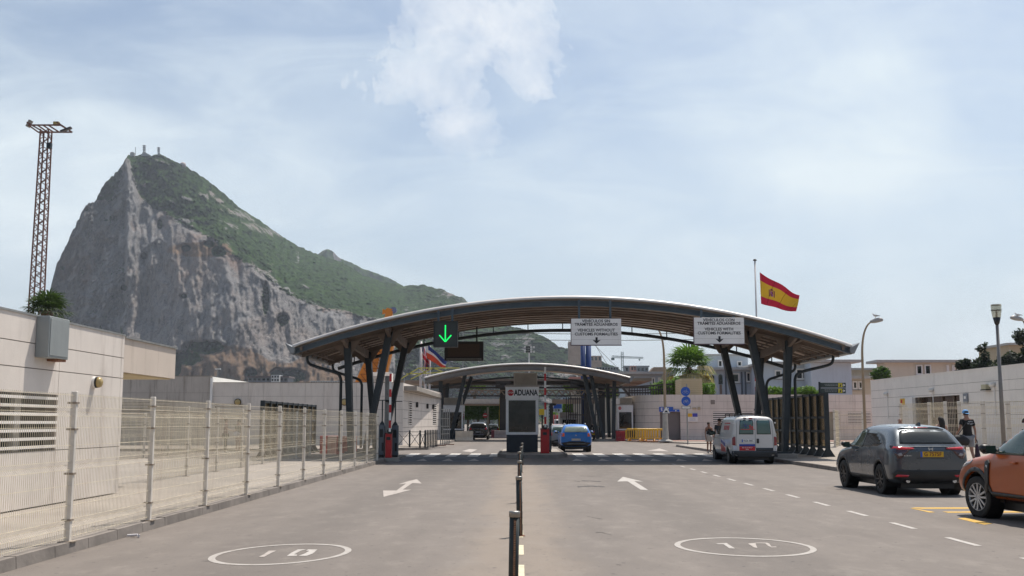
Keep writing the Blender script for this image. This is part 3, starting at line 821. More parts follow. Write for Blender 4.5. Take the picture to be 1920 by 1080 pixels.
def sign(name, label, cat, px0, py0, px1, py1, Yd, mat, group=None, th=.05):
    a = W(px0, py1, Yd); b_ = W(px1, py0, Yd)
    r = thing(name, label, cat, ((a.x + b_.x) / 2, Yd, a.z), 0, group)
    F = Fr((a.x, Yd, a.z), (1, 0, 0), (0, -1, 0))
    MB().fbox(F, 0, b_.x - a.x, 0, b_.z - a.z, 0, th).build('board', mat, r, bevel=.004)
    return r, F, b_.x - a.x, b_.z - a.z
YS = YR - .06
s, F, w, h = sign('door_sign', 'long blue sign with white symbols above the roller door', 'sign', 1236, 763, 1262, 772, YS, blue_m)
text('E', .36, F, .22, h / 2, .052, 'lettering', white_m, s, .01); MB().fbox(F, .45, .85, .08, h - .08, .052, .058).build('pictogram', white_m, s)
text('ENTRADA', .17, F, 1.0, h * .62, .052, 'lettering', white_m, s) if False else None
s, F, w, h = sign('door_sign', 'short low blue sign with a white dot right above the roller door', 'sign', 1262.4, 768, 1274, 772, YS, blue_m)
MB().lathe((W(1267, 770, YS).x, YS - .056, W(1267, 770, YS).z), [(.06, 0), (.06, -.01)], 10, 'y').build('pictogram', white_m, s)
s, F, w, h = sign('flag_plaque', 'wall plaque with a red and yellow field beside a blue field on a white panel', 'plaque', 1289, 774.5, 1308, 791, YS, white_m)
MB().fbox(F, .02, w * .47, h * .57, h - .02, .052, .058).build('yellow_field', yellow_m, s); MB().fbox(F, w * .49, w - .02, h * .57, h - .02, .052, .058).build('blue_field', M('eu_blue', (.05, .05, .36), .5), s)
g = MB()
for k in range(4): g.fbox(F, .15, w - .2, h * (.14 + .1 * k), h * (.165 + .1 * k), .052, .056)
g.build('text_lines', M('pale_ink', (.3, .32, .42), .6), s)
lt = M('tan_plate', (.45, .36, .24), .6)
s, F, w, h = sign('wall_plaque', 'small tan plaque high on the wall beside the two round blue signs', 'plaque', 1298, 764, 1305.5, 767.5, YS, lt)
s2, F, w, h = sign('wall_plaque', 'small square tan emblem high on the cream wall', 'plaque', 1308, 763, 1313, 768.5, YS, lt)
for (px, py, lab) in ((1194, 760, 'small white dome camera on the curved wall'), ):
    pass
def wallcam(px, py, Yd, label, x=None):
    p = W(px, py, Yd); r = thing('security_camera', label, 'camera', p)
    MB().lathe((p.x, p.y - .12, p.z), [(0, -.12), (.09, -.09), (.12, 0), (.12, .03), (.1, .05)], 12, 'z').build('dome', M('camera_glass', (.55, .55, .55), .3), r, smooth=True)
    MB().box(p.x - .05, p.x + .05, p.y - .12, p.y + .02, p.z + .05, p.z + .13).build('bracket', white_m, r)
wallcam(1194, 760, 103.5, 'white dome camera at the left of the curved wall')
def bulletcam(px, py, Yd, label):
    p = W(px, py, Yd); r = thing('security_camera', label, 'camera', p)
    MB().tube([p + Vector((-.35, -.1, -.16)), p + Vector((.35, -.3, .12))], .085, 8).build('housing', white_m, r)
    MB().box(p.x - .03, p.x + .03, p.y - .1, p.y + .3, p.z - .12, p.z - .02).build('bracket', black_m, r)
bulletcam(1218, 753, 97.8, 'white tube shaped camera near the top of the curved wall')

# timber screened roof box on that building
bxp = W(1278, 739, 103); bx2 = W(1317, 739, 103); zt = W(1300, 710, 103).z
rb = thing('roof_enclosure', 'beige louvred enclosure on the roof of the arrivals building', 'roof unit', ((bxp.x + bx2.x) / 2, 105, z_r))
MB().box(bxp.x, bx2.x, 103, 107, z_r - .3, zt).build('body', M('timber_beige', (.50, .40, .26), .7, var=.06, scale=1), rb)
g = MB()
for k in range(9):
    z = z_r + .1 + k * .18
    if z < zt - .1: g.box(bxp.x - .03, bx2.x + .03, 102.93, 107.03, z, z + .05)
g.build('slats', M('timber_beige_light', (.58, .47, .32), .7, var=.06), rb)

# -- far right building with glazed entrance
ZW = 5.25
def onwall(px, py=None):
    return None
A = W(1632, 714, 88); ZW = A.z
Bq = W(1925, 682, 1); dB = ray(1925, 682); tB = (ZW - EYE) / dB.z; Bq = Vector((dB.x * tB, dB.y * tB, ZW))
wr = root_at('terminal_building', 'pale panelled terminal building at the right edge with a glazed entrance', 'building', (A.x + 4, (A.y + Bq.y) / 2, 0))
dirw = Vector((Bq.x - A.x, Bq.y - A.y, 0)); dirw.normalize()
Fw = Fr((A.x, A.y, 0), dirw, (dirw.y, -dirw.x, 0))
if Fw.w.x > 0: Fw.w = -Fw.w
def uw(px):
    d = ray(px, 780); # intersect with the wall line in plan
    den = d.x * dirw.y - d.y * dirw.x
    return (A.x * d.y - A.y * d.x) / (d.x * dirw.y - d.y * dirw.x) * 1.0 if False else ((A.y * d.x - A.x * d.y) / (dirw.x * d.y - dirw.y * d.x))
def zw(px, py):
    u = uw(px); p = Fw.pt(u, 0); return EYE + ray(px, py).z / ray(px, py).y * p.y
Lw = (Bq - A).length + 22
ent = (uw(1717), uw(1801), .12, zw(1717, 745.5))
ujw = [uw(p) for p in (1666, 1706, 1754, 1808, 1870)]
dzw = [zw(1660, y) for y in (731, 746, 763, 781)]
panels(Fw, Lw, 0, ZW, ujw, dzw, [ent], wallw_m, wr, gap=.022)
nrm = -Fw.w
MB().prism([Fw.pt(.01, 0, -.23), Fw.pt(Lw, 0, -.23), Fw.pt(Lw, 0, -14), Fw.pt(.01, 0, -14)], (0, 0, .05)).build('floor_slab', concrete_m, wr)
MB().prism([Fw.pt(.01, ZW - .4, -.23), Fw.pt(Lw, ZW - .4, -.23), Fw.pt(Lw, ZW - .4, -14), Fw.pt(.01, ZW - .4, -14)], (0, 0, .2)).build('roof', concrete_m, wr)
MB().fbox(Fw, 0, .06, 0, ZW, -14, -.23).build('end_wall', wallw_m, wr)
MB().fbox(Fw, 0, Lw, ZW, ZW + .05, -.25, .03).build('coping', wallw_m, wr)
g = MB().fbox(Fw, ent[0], ent[1], ent[2], ent[3], -.55, -.5).build('entrance_glazing', M('bronze_glass', (.055, .035, .024), .12, 0, .4, .6), wr)
fb = MB()
for k in range(5):
    u = ent[0] + (ent[1] - ent[0]) * k / 4; fb.fbox(Fw, u - .07, u + .07, ent[2], ent[3], -.48, -.40)
fb.fbox(Fw, ent[0], ent[1], ent[3] - .95, ent[3] - .8, -.47, -.41)
fb.build('frame', M('bronze_frame', (.16, .12, .09), .5), g)
MB().fbox(Fw, uw(1707), uw(1716), .12, zw(1716, 745), .01, .18).build('pilaster', white_m, wr)
def wsign(px0, px1, py0, py1, name, label, mat):
    r = thing(name, label, 'sign', Fw.pt(uw(px0), zw(px0, py1), 0))
    MB().fbox(Fw, uw(px0), uw(px1), zw(px0, py1), zw(px0, py0), .02, .1).build('board', mat, r); return r
s = wsign(1691, 1708, 746.5, 761, 'shield_sign', 'yellow and white shield sign left of the glazed entrance', white_m)
MB().fbox(Fw, uw(1691) + .05, uw(1700.5), zw(1691, 760), zw(1691, 747.5), .101, .115).build('yellow_field', yellow_m, s)
MB().fbox(Fw, uw(1693), uw(1696), zw(1691, 756), zw(1691, 750), .116, .125).build('crest', red_m, s)
s = wsign(1810, 1818, 738, 756, 'door_sign', 'narrow grey sign right of the glazed entrance', M('grey_sign', (.20, .22, .25), .5))
MB().fbox(Fw, uw(1812), uw(1815.5), zw(1811, 748), zw(1811, 743), .101, .11).build('pictogram', white_m, s)
def walllamp(px, py, label):
    u = uw(px); z = zw(px, py); p = Fw.pt(u, z, .16)
    r = thing('wall_floodlight', label, 'lamp', p, 0, 'white lamps on the terminal wall')
    MB().lathe((p.x, p.y, p.z), [(0, -.14), (.15, -.10), (.2, 0), (.17, .12), (0, .16)], 12).build('globe', M('lamp_opal', (.68, .66, .62), .3), r, smooth=True)
    MB().fbox(Fw, u - .03, u + .03, z - 1.9, z - .12, .01, .06).build('conduit', white_m, r)
walllamp(1666, 739, 'white lamp near the left end of the terminal wall, above the grey parked car')
walllamp(1752, 732, 'white lamp on the terminal wall above the glazed entrance')
walllamp(1868, 722, 'white lamp on the terminal wall beside the tall glass lantern post')
r = thing('beige_wall_box', 'small beige equipment box on the terminal wall by the lantern post', 'wall box', Fw.pt(uw(1856), zw(1856, 730), 0))
MB().fbox(Fw, uw(1851), uw(1860), zw(1855, 730), zw(1855, 721), .02, .3).build('housing', M('beige_plastic', (.45, .42, .28), .5), r)
MB().fbox(Fw, uw(1850.5), uw(1861), zw(1855, 732), zw(1855, 730.2), .01, .34).build('base', black_m, r)

# -- houses behind
def house(name, label, blocks, col, roofs, wins, doors=()):
    m = M(name + '_render', col, .85, var=.05, scale=.6, bump=.1, streak=.25, streak_col=tuple(c * .6 for c in col))
    b0 = blocks[0]
    r = root_at(name, label, 'house', ((b0[0] + b0[1]) / 2, b0[2], 0))
    mb = MB()
    for x0, x1, y0, y1, z in blocks: mb.box(x0, x1, y0, y1, 0, z)
    w = mb.build('wall', m, r)
    for x0, x1, y0, y1, z, th in roofs:
        MB().box(x0, x1, y0, y1, z, z + th).build('roof', M('roof_edge_grey', (.42, .41, .39), .7), r)
    for px0, px1, py0, py1, Yw, kind in wins:
        a = W(px0, py1, Yw - .03); b_ = W(px1, py0, Yw - .03); F = Fr((a.x, Yw - .03, a.z), (1, 0, 0), (0, -1, 0)); ww, hh = b_.x - a.x, b_.z - a.z
        if kind == 'arch':
            n = 8; pts = [(0, 0), (ww, 0)] + [(ww / 2 + ww / 2 * math.cos(math.pi * k / n), hh - ww / 2 + ww / 2 * math.sin(math.pi * k / n)) for k in range(n + 1)]
            w_ = MB().prism([F.pt(u, v, .0) for u, v in pts], (0, -.03, 0)).build('arched_window', glass_m, r)
            MB().fbox(F, .1, ww - .1, -1.2, -.05, .0, .06).build('panel', M('brown_panel', (.22, .17, .14), .7), w_)
        else:
            w_ = MB().fbox(F, 0, ww, 0, hh, 0, .03).build('window', glass_m, r)
            f = MB(); t = .14
            f.fbox(F, -.02, ww + .02, hh - t, hh + .03, .03, .09); f.fbox(F, -.02, ww + .02, -.06, t - .03, .03, .09)
            f.fbox(F, -.02, t, 0, hh, .031, .088); f.fbox(F, ww - t, ww + .02, 0, hh, .031, .088)
            if ww > 1.2: f.fbox(F, ww / 2 - t / 2, ww / 2 + t / 2, 0, hh, .032, .087)
            f.build('frame', white_m, w_)
            MB().fbox(F, -.15, ww + .15, -.18, -.065, .0, .16).build('sill', M('sill_grey', (.3, .3, .3), .8), w_)
    return r
YB = 128.; xz = lambda px, py, Yd: (W(px, py, Yd).x, W(px, py, Yd).z)
x0, zt1 = xz(1322, 694, YB); x1, _ = xz(1452, 690, YB); x2, zt2 = xz(1606, 680, 118.); x3, _ = xz(1442, 680, 118.); x4, zt3 = xz(1328, 667, 136); x5, _ = xz(1402, 665, 136)
x35, zs = xz(1528, 682, 117.)
bh = house('blue_house', 'pale blue rendered two storey house behind the canopy with arched and white framed windows',
      [(x0, x1, YB, YB + 14, zt1), (x3, x35, 121, YB + 10, zt2), (x35 - .2, x2 - .6, 118, YB + 10, zt2), (x4, x5, 136, 142, zt3)], (.50, .56, .63),
      [(x0 - .6, x1 + .3, YB - .9, YB + 14.3, zt1, .3), (x3 - .4, x35 + .4, 120.2, YB + 10.4, zt2, .26), (x35 - .3, x2 + .4, 117.2, YB + 10.5, zt2 + .02, .28), (x4 - .3, x5 + .2, 135.6, 142.4, zt3, .2)],
      [(1332, 1339, 703, 721, YB, 'arch'), (1347.5, 1354.5, 702, 720, YB, 'arch'), (1372, 1386, 700, 717, YB, 'w'), (1399, 1407.5, 698, 716, YB, 'w'),
       (1346, 1354.5, 675, 688, 136, 'w'), (1382, 1391, 677, 687, 136, 'w'), (1492.5, 1516, 691.5, 711, 121, 'w'), (1453, 1465, 694, 709, 121, 'w')])
g = MB()
for px in (1326.5, 1361, 1391, 1398): 
    p = W(px, 720, YB - .12); g.tube([(p.x, p.y, .2), (p.x, p.y, zt1 - .2)], .09, 6)
g.build('drainpipe', M('dull_blue_pipe', (.10, .12, .15), .6), bh)
# second pale wing left of the palm
xa, za = xz(1172, 702, 140); xb, _ = xz(1262, 700, 140)
h2 = house('pale_wing', 'pale blue house wing with brown roof lights between canopy and palm tree', [(xa, xb, 140, 150, za)], (.46, .52, .57),
      [(xa - .8, xb + .3, 138.6, 150.5, za, .3)], [(1234, 1238, 708, 722, 140, 'w'), (1250, 1256, 708, 721, 140, 'w'), (1222, 1228, 708, 722, 140, 'w')])
for a, b_ in ((1223, 1251), (1254, 1262)):
    p = W(a, 702, 142); q = W(b_, 688, 142)
    MB().hexa([(p.x - .4, 142, za + .3), (q.x, 142, za + .3), (q.x, 146, za + .3), (p.x - .4, 146, za + .3), (p.x + .3, 142.4, q.z), (q.x - .1, 142.4, q.z), (q.x - .1, 145, q.z), (p.x + .3, 145, q.z)]).build('roof_light', M('brown_cladding', (.16, .115, .085), .8), h2)
# beige house
YG = 132.; xa, za = xz(1659, 680, YG); xb, _ = xz(1815, 676, YG + .01)
house('beige_house', 'beige two storey house with a flat overhanging roof behind the terminal wall', [(xa, xb, YG, YG + 3, za)], (.66, .585, .47),
      [(xa - 1.2, xb + .2, YG - .6, YG + 3.5, za, .32)],
      [(1718, 1729, 684.5, 702, YG, 'w'), (1734, 1745, 684, 702, YG, 'w'), (1775, 1778.5, 685, 699, YG, 'w'), (1785.5, 1789.5, 685, 698, YG, 'w'), (1795, 1799, 685, 697, YG, 'w')])
xa, za = xz(1892, 647, 150); xb, _ = xz(1960, 647, 150)
house('yellow_house', 'tall yellow house corner rising behind the dark trees at the right edge', [(xa, xb, 150, 160, za)], (.47, .38, .26), [(xa - .4, xb, 149.5, 160.5, za, .3)], [])
xa, za = xz(1595, 706, 140); xb, _ = xz(1660, 706, 140)
house('red_eaved_house', 'small house with a red edged flat roof between the blue and beige houses', [(xa, xb, 140, 150, za - .3)], (.52, .46, .38), [(xa - .6, xb + .2, 139.2, 150.5, za - .3, .35)],
      [(1599, 1607, 715, 729, 140, 'w'), (1609.5, 1617, 715, 729, 140, 'w')])
xa, za = xz(1597, 694, 170); xb, _ = xz(1642, 693, 170)
house('distant_pavilion', 'distant cream roofed pavilion with glass corner above the red edged roof', [(xa, xb, 170, 178, za)], (.50, .44, .36), [(xa - .3, xb + .3, 169, 178.5, za, .3)], [(1630, 1640, 699, 708, 170, 'w')])
# ================================================================ CANOPIES
roof_m = M('roof_sheet_top', (.54, .51, .48), .5, .1, .08, .8, streak=.2)
under_m = M('roof_sheet_underside', (.60, .50, .43), .6, 0, .14, .5, streak=.3, streak_col=(.16, .11, .08))
brown_m = M('brown_purlin', (.17, .13, .105), .7, 0, .2, 1)
soot_m = M('slate_steel', (0, 0, 0))
def canopy(root, Xc, half, Y0, Y1, zc, zend, name='roof', corr=.92, thick=.07, n=72):
    sag = zc - zend
    zf = lambda x: zc - sag * ((x - Xc) / half) ** 2
    # top sheet with a softly rounded front edge
    mb = MB(); xs = [Xc - half + 2 * half * i / n for i in range(n + 1)]
    prof = [(Y0, -.07), (Y0 - .03, -.045), (Y0 + .0, .02), (Y0 + .06, .065), (Y0 + .3, .10), (Y1 - .1, .10), (Y1, .02)]
    for a, b_ in zip(xs, xs[1:]):
        for (ya, da), (yb, db) in zip(prof, prof[1:]):
            mb.poly([(a, ya, zf(a) + da), (b_, ya, zf(b_) + da), (b_, yb, zf(b_) + db), (a, yb, zf(a) + db)])
    top = mb.build(name, roof_m, root, smooth=False)
    # corrugated underside: ribs follow the arc
    mb = MB(); y = Y0 + .04; pr = []
    while y < Y1 - .02:
        pr += [(y, -.075), (y + corr * .45, -.075), (y + corr * .58, -.20), (y + corr * .90, -.20)]; y += corr
    pr.append((min(y, Y1), -.075))
    for a, b_ in zip(xs, xs[1:]):
        for (ya, da), (yb, db) in zip(pr, pr[1:]):
            mb.poly([(a, ya, zf(a) + da), (a, yb, zf(a) + db), (b_, yb, zf(b_) + db), (b_, ya, zf(b_) + da)])
    mb.build('corrugated_underside', under_m, root)
    def arc(y, d0, h, w, nm, mat, x0=None, x1=None):
        mb = MB(); x0_ = Xc - half if x0 is None else x0; x1_ = Xc + half if x1 is None else x1
        q = [x0_ + (x1_ - x0_) * i / 48 for i in range(49)]
        for a, b_ in zip(q, q[1:]):
            for (dw, dz0, dz1) in ((w * .15, d0, d0 - h), (w, d0 - h + .03, d0 - h), (w, d0, d0 - .03)):
                za, zb = zf(a), zf(b_)
                mb.hexa([(a, y - dw / 2, za + dz1), (b_, y - dw / 2, zb + dz1), (b_, y + dw / 2, zb + dz1), (a, y + dw / 2, za + dz1),
                         (a, y - dw / 2, za + dz0), (b_, y - dw / 2, zb + dz0), (b_, y + dw / 2, zb + dz0), (a, y + dw / 2, za + dz0)])
        mb.build(nm, mat, root)
    arc.sag = sag
    return zf, arc
def leg(root, p, q, w=.30, w2=.22, name='leg'):
    """leaning H-section leg from the base p to the head q"""
    p = Vector(p); q = Vector(q); mb = MB()
    d = (q - p).normalized(); a = Vector((0, 1, 0)); b = d.cross(a).normalized()
    def slab_(o0, o1, wa, wb, ha, hb):
        P, Q = p + o0, q + o1
        mb.hexa([P - b * wa / 2 - a * ha / 2, P + b * wa / 2 - a * ha / 2, P + b * wa / 2 + a * ha / 2, P - b * wa / 2 + a * ha / 2,
                 Q - b * wb / 2 - a * hb / 2, Q + b * wb / 2 - a * hb / 2, Q + b * wb / 2 + a * hb / 2, Q - b * wb / 2 + a * hb / 2])
    slab_(Vector(), Vector(), w2, w, .34, .34)
    for s in (-1, 1): slab_(b * s * (w2 / 2 - .012), b * s * (w / 2 - .012), .025, .025, .42, .42)
    o = mb.build(name, steel_m, root); return o
CY0, CY1 = 44.8, 54.6
Xl, Xr = W(548, 650, CY0).x, W(1598, 646, CY0).x
Xc = (Xl + Xr) / 2; half = (Xr - Xl) / 2
zc = W(1074, 557, CY0).z; ze = W(1598, 648, CY0).z
cn = thing('border_canopy', 'large arched grey canopy with white rim spanning all lanes on leaning steel legs', 'canopy', (Xc, 49.7, 0))
zf, arc = canopy(cn, Xc, half, CY0, CY1, zc, ze)
arc(CY0 + .22, -.14, .22, .22, 'front_beam', steelb_m)
arc(CY1 - .25, -.14, .10, .2, 'rear_beam', steel_m)
for k in range(9): arc(CY0 + 1.05 + k * 1.02, -.19, .07, .09, 'groove_shade_rib', brown_m)  # added dark ribs, standing for the shade in the roof grooves
YF, YK = 46.4, 52.9
xLo, xLi = W(652, 642, YF).x, W(731, 626, YF).x
xRo, xRi = W(1478, 638, YF).x, W(1406, 618, YF).x
arc(YF, -.14, .28, .2, 'leg_beam', brown_m, Xc - half + .1, xLi + 1.6)
arc(YF, -.14, .28, .2, 'leg_beam', brown_m, xRi - 1.6, Xc + half - .1)
xKl, xKr = W(762, 642, YK).x + 1.6, W(1354, 648, YK).x - 1.6
arc(YK, -.14, .28, .2, 'leg_beam', brown_m, Xc - half + .1, xKl); arc(YK, -.14, .28, .2, 'leg_beam', brown_m, xKr, Xc + half - .1)
# arched tube under the rear edge
mb = MB()
xs = [Xc - half * .97 + 2 * half * .97 * i / 60 for i in range(61)]
mb.tube([(x, 54.2, zf(x) - .60) for x in xs], .085, 8); mb.build('arched_tie_tube', steel_m, cn, smooth=True)
for i in range(13):
    x = Xc - half * .9 + 2 * half * .9 * i / 12; MB().bar((x, 54.2, zf(x) - .54), (x, 54.2, zf(x) - .14), .05).build('tie_hanger', steel_m, cn)
bL, bR = W(674, 853, YF), W(1464, 846, YF)
heads = [(W(658, 853, YF), (xLo, YF)), (W(684, 853, YF), (xLi, YF)), (W(1471, 846, YF), (xRo, YF)), (W(1452, 846, YF), (xRi, YF)),
         (W(704, 846, YK), (W(690, 658, YK).x, YK)), (W(716, 846, YK), (W(762, 642, YK).x, YK)), (W(1418, 840, YK), (W(1426, 664, YK).x, YK)), (W(1400, 840, YK), (W(1354, 648, YK).x, YK))]
for b_, (x, y) in heads:
    leg(cn, (b_.x, y, .3), (x, y, zf(x) - .40))
    # haunch plates at the head
    mb = MB(); z = zf(x) - .40
    mb.prism([(x - .6, y - .03, zf(x - .6) - .42), (x + .6, y - .03, zf(x + .6) - .42), (x + .16, y - .03, z - .55), (x - .16, y - .03, z - .55)], (0, .06, 0))
    mb.bar((x, CY0 + .3, zf(x) - .34), (x, y, zf(x) - .50), .14, .16, .14, .40)
    mb.bar((x, y, zf(x) - .50), (x, min(CY1 - .3, y + 1.7), zf(x) - .34), .14, .40, .14, .16)
    mb.build('head_bracket', brown_m, cn)
for x0, x1, y in ((heads[0][0].x, heads[1][0].x, YF), (heads[2][0].x, heads[3][0].x, YF), (heads[4][0].x, heads[5][0].x, YK), (heads[6][0].x, heads[7][0].x, YK)):
    a, b_ = min(x0, x1) - .35, max(x0, x1) + .35
    MB().prism([(a - .1, y - .4, .1), (b_ + .1, y - .4, .1), (b_ + .1, y + .4, .1), (a - .1, y + .4, .1)], (0, 0, .22)).build('plinth', concrete_m, cn, bevel=.02)
    MB().box(a + .1, b_ - .1, y - .28, y + .28, .322, .40).build('base_plate', steel_m, cn)
# end gutters, purlin stubs and downpipes
for s in (-1, 1):
    xe = Xc + s * half; z = zf(xe)
    mb = MB()
    A_ = [(xe - s * .10, z - .30), (xe + s * .06, z - .34), (xe + s * .30, z + .12), (xe + s * .02, z - .04), (xe - s * .12, z - .10)]
    mb.prism([(x, CY0 - .05, zz) for x, zz in A_], (0, CY1 - CY0 + .1, 0)); mb.build('gutter', M('gutter_sheet', (.22, .23, .24), .5, .3, .1), cn)
    mb = MB(); xe2 = xe - s * .35
    mb.bar((xe2, CY0 + .1, zf(xe2) - .22), (xe2, CY1 - .1, zf(xe2) - .22), .1, .16)
    for k in range(7):
        y = CY0 + 1.0 + k * 1.35; mb.bar((xe - s * 1.5, y, zf(xe - s * 1.5) - .19), (xe - s * .1, y, z - .22), .06, .09)
    for k in range(4):
        x = xe - s * (2.2 + k * 1.15); mb.bar((x, CY0 + .4, zf(x) - .17), (x, CY1 - .3, zf(x) - .17), .07, .08)
    mb.build('purlin', brown_m, cn)
    for (y, hx) in ((YF + .35, xLo if s < 0 else xRo), (YK + .3, W(690, 658, YK).x if s < 0 else W(1426, 664, YK).x)):
        bx_ = hx + s * .32
        P = [(xe - s * .25, y, z - .25), (xe - s * .28, y, z - .55), (xe - s * .5, y, z - .72), (bx_ + s * .5, y, z - 1.0 + .05), (bx_ + s * .12, y, z - 1.1), (bx_, y, z - 1.35), (bx_, y, .4)]
        MB().tube(catm([tuple(p) for p in P[:6]], 4) + [P[6]], .065, 8).build('downpipe', steel_m, cn, smooth=True)

# second, smaller canopy further on
D0, D1 = 96., 106.
x0_, x1_ = W(796, 708, D0).x, W(1182, 711, D0).x
Xc2, half2 = (x0_ + x1_) / 2, (x1_ - x0_) / 2
zc2, ze2 = W(989, 682, D0).z, W(1182, 708, D0).z
c2 = thing('border_canopy', 'second lower arched canopy with white rim beyond the white kiosk', 'canopy', (Xc2, 101, 0))
zf2, arc2 = canopy(c2, Xc2, half2, D0, D1, zc2, ze2, n=48, corr=1.3)
arc2(D0 + .25, -.14, .42, .25, 'front_beam', M('rim_beam', (.13, .12, .115), .6))
arc2(D0 + 1.8, -.14, .35, .2, 'leg_beam', steel_m)
mb = MB(); mb.tube([(Xc2 - half2 * .9 + 2 * half2 * .9 * i / 40, 105.5, zf2(Xc2 - half2 * .9 + 2 * half2 * .9 * i / 40) - .8) for i in range(41)], .09, 6); mb.build('arched_tie_tube', steel_m, c2)
for (pb, pt, y) in ((829, 826, 98), (845, 872, 98), (833, 840, 104), (846, 884, 104), (1150, 1152, 98), (1132, 1108, 98), (1142, 1139, 104), (1118, 1098, 104), (1121, 1095, 98)):
    xb, xt = W(pb, 810, y).x, W(pt, 720, y).x
    leg(c2, (xb, y, .2), (xt, y, zf2(xt) - .4), .34, .3)
for s in (-1, 1):
    xe = Xc2 + s * half2; z = zf2(xe)
    MB().prism([(xe - s * .1, D0 - .05, z - .32), (xe + s * .1, D0 - .05, z - .36), (xe + s * .36, D0 - .05, z + .1), (xe, D0 - .05, z)], (0, 10.1, 0)).build('gutter', M('gutter_sheet', (0, 0, 0)), c2)
    mb = MB()
    for k in range(6): mb.bar((xe - s * 3.2, D0 + .8 + k * 1.6, zf2(xe - s * 3.2) - .7), (xe - s * .1, D0 + .8 + k * 1.6, z - .3), .08, .2)
    mb.build('purlin', brown_m, c2)

# hanging signs
def hang(name, label, cat, px0, py0, px1, py1, Yd, mat, posts, group=None, th=.12):
    s, F, w, h = sign(name, label, cat, px0, py0, px1, py1, Yd, mat, group, th)
    for p in posts:
        x = W(p, 600, Yd).x; z = W(p, py0, Yd).z
        MB().box(x - .045, x + .045, Yd - .02, Yd + .06, z - .2, zf(x) - .12).build('hanger', steelb_m, s)
    return s, F, w, h
signw_m = M('sign_white_boards', (.82, .80, .78), .5, 0, .04, 1.0, streak=.12)
YSG = CY0 - .12
for (px0, px1, py0, py1, words, posts, lab) in ((1071, 1164, 598, 647, ('VEHÍCULOS SIN', 'TRÁMITES ADUANEROS', 'VEHICLES WITHOUT', 'CUSTOMS FORMALITIES'), (1086, 1144.5), 'white hanging board reading VEHICLES WITHOUT CUSTOMS FORMALITIES with a black arrow'),
                                               (1301, 1393.5, 596, 645, ('VEHÍCULOS CON', 'TRÁMITES ADUANEROS', 'VEHICLES WITH', 'CUSTOMS FORMALITIES'), (1315, 1376), 'white hanging board reading VEHICLES WITH CUSTOMS FORMALITIES with a black arrow')):
    s, F, w, h = hang('lane_sign', lab, 'sign', px0, py0, px1, py1, YSG, signw_m, posts, 'white customs lane boards')
    for wd, v, sx in zip(words, (.905, .775, .555, .405), (1, 1, 1, 1)):
        text(wd, .168, F, w / 2, h * v, .122, 'lettering', signblack_m, s, bold=.004, sx=1.0)
    c = w * .505; pts = [(c - .045, h * .29), (c + .045, h * .29), (c + .045, h * .17), (c + .17, h * .19), (c, h * .045), (c - .17, h * .19), (c - .045, h * .17)]
    MB().prism([F.pt(u, v, .122) for u, v in pts], (0, -.004, 0)).build('arrow', signblack_m, s)
    g = MB()
    for k in (1, 2, 3, 4): g.fbox(F, .01, w - .01, h * k / 5 - .003, h * k / 5 + .003, .1195, .1212)
    g.build('board_joint', joint_m, s)
    f = MB(); f.fbox(F, -.015, w + .015, -.03, -.001, 0, .13); f.fbox(F, -.02, -.001, -.03, h, 0, .13); f.build('frame', M('plum_frame', (.09, .05, .07), .6), s)
# green arrow lane signal
s, F, w, h = hang('lane_signal', 'black square lane signal showing a lit green down arrow', 'traffic signal', 813.5, 603, 859, 651.5, YSG, M('signal_case', (.022, .028, .028), .5, var=.1), (822, 848), th=.25)
led = bpy.data.materials.new('green_led'); led.use_nodes = True
b = led.node_tree.nodes['Principled BSDF']; b.inputs['Base Color'].default_value = (0, .5, .12, 1); b.inputs['Emission Color'].default_value = (.01, 1, .16, 1); b.inputs['Emission Strength'].default_value = .95
g = MB()
def dots(p, q, n):
    for i in range(n):
        a = Vector(p).lerp(Vector(q), i / (n - 1)); g.lathe(F.pt(a.x, a.y, .252), [(.030, -.014), (.026, 0)], 8, 'y')
dots((w * .49, h * .82), (w * .49, h * .24), 14); dots((w * .26, h * .44), (w * .47, h * .22), 7); dots((w * .72, h * .44), (w * .51, h * .22), 7)
g.build('arrow', led, s)
f = MB(); t = .03
for a in ((0, w, 0, t), (0, w, h - t, h), (0, t, 0, h), (w - t, w, 0, h)): f.fbox(F, *a, .251, .30)
f.build('bezel', black_m, s)
# switched-off matrix display at the back
YD_ = 53.6
s, F, w, h = sign('matrix_display', 'dark brown switched off message display hanging behind the green arrow signal', 'display', 834, 641, 907, 677, YD_, M('display_case', (.014, .012, .011), .5), None, .3)
MB().fbox(F, .16, w - .2, .2, h - .12, .301, .306).build('screen', M('display_glass', (.045, .022, .012), .5, 0, .3, 20), s)
f = MB(); f.fbox(F, .1, w - .1, .07, .10, .301, .34); f.build('trim', galv_m, s)
for p in (846, 894):
    x = W(p, 640, YD_).x; MB().bar((x, YD_, W(p, 641, YD_).z - .01), (x, YD_, zf(x) - .14), .08).build('hanger', steel_m, s)

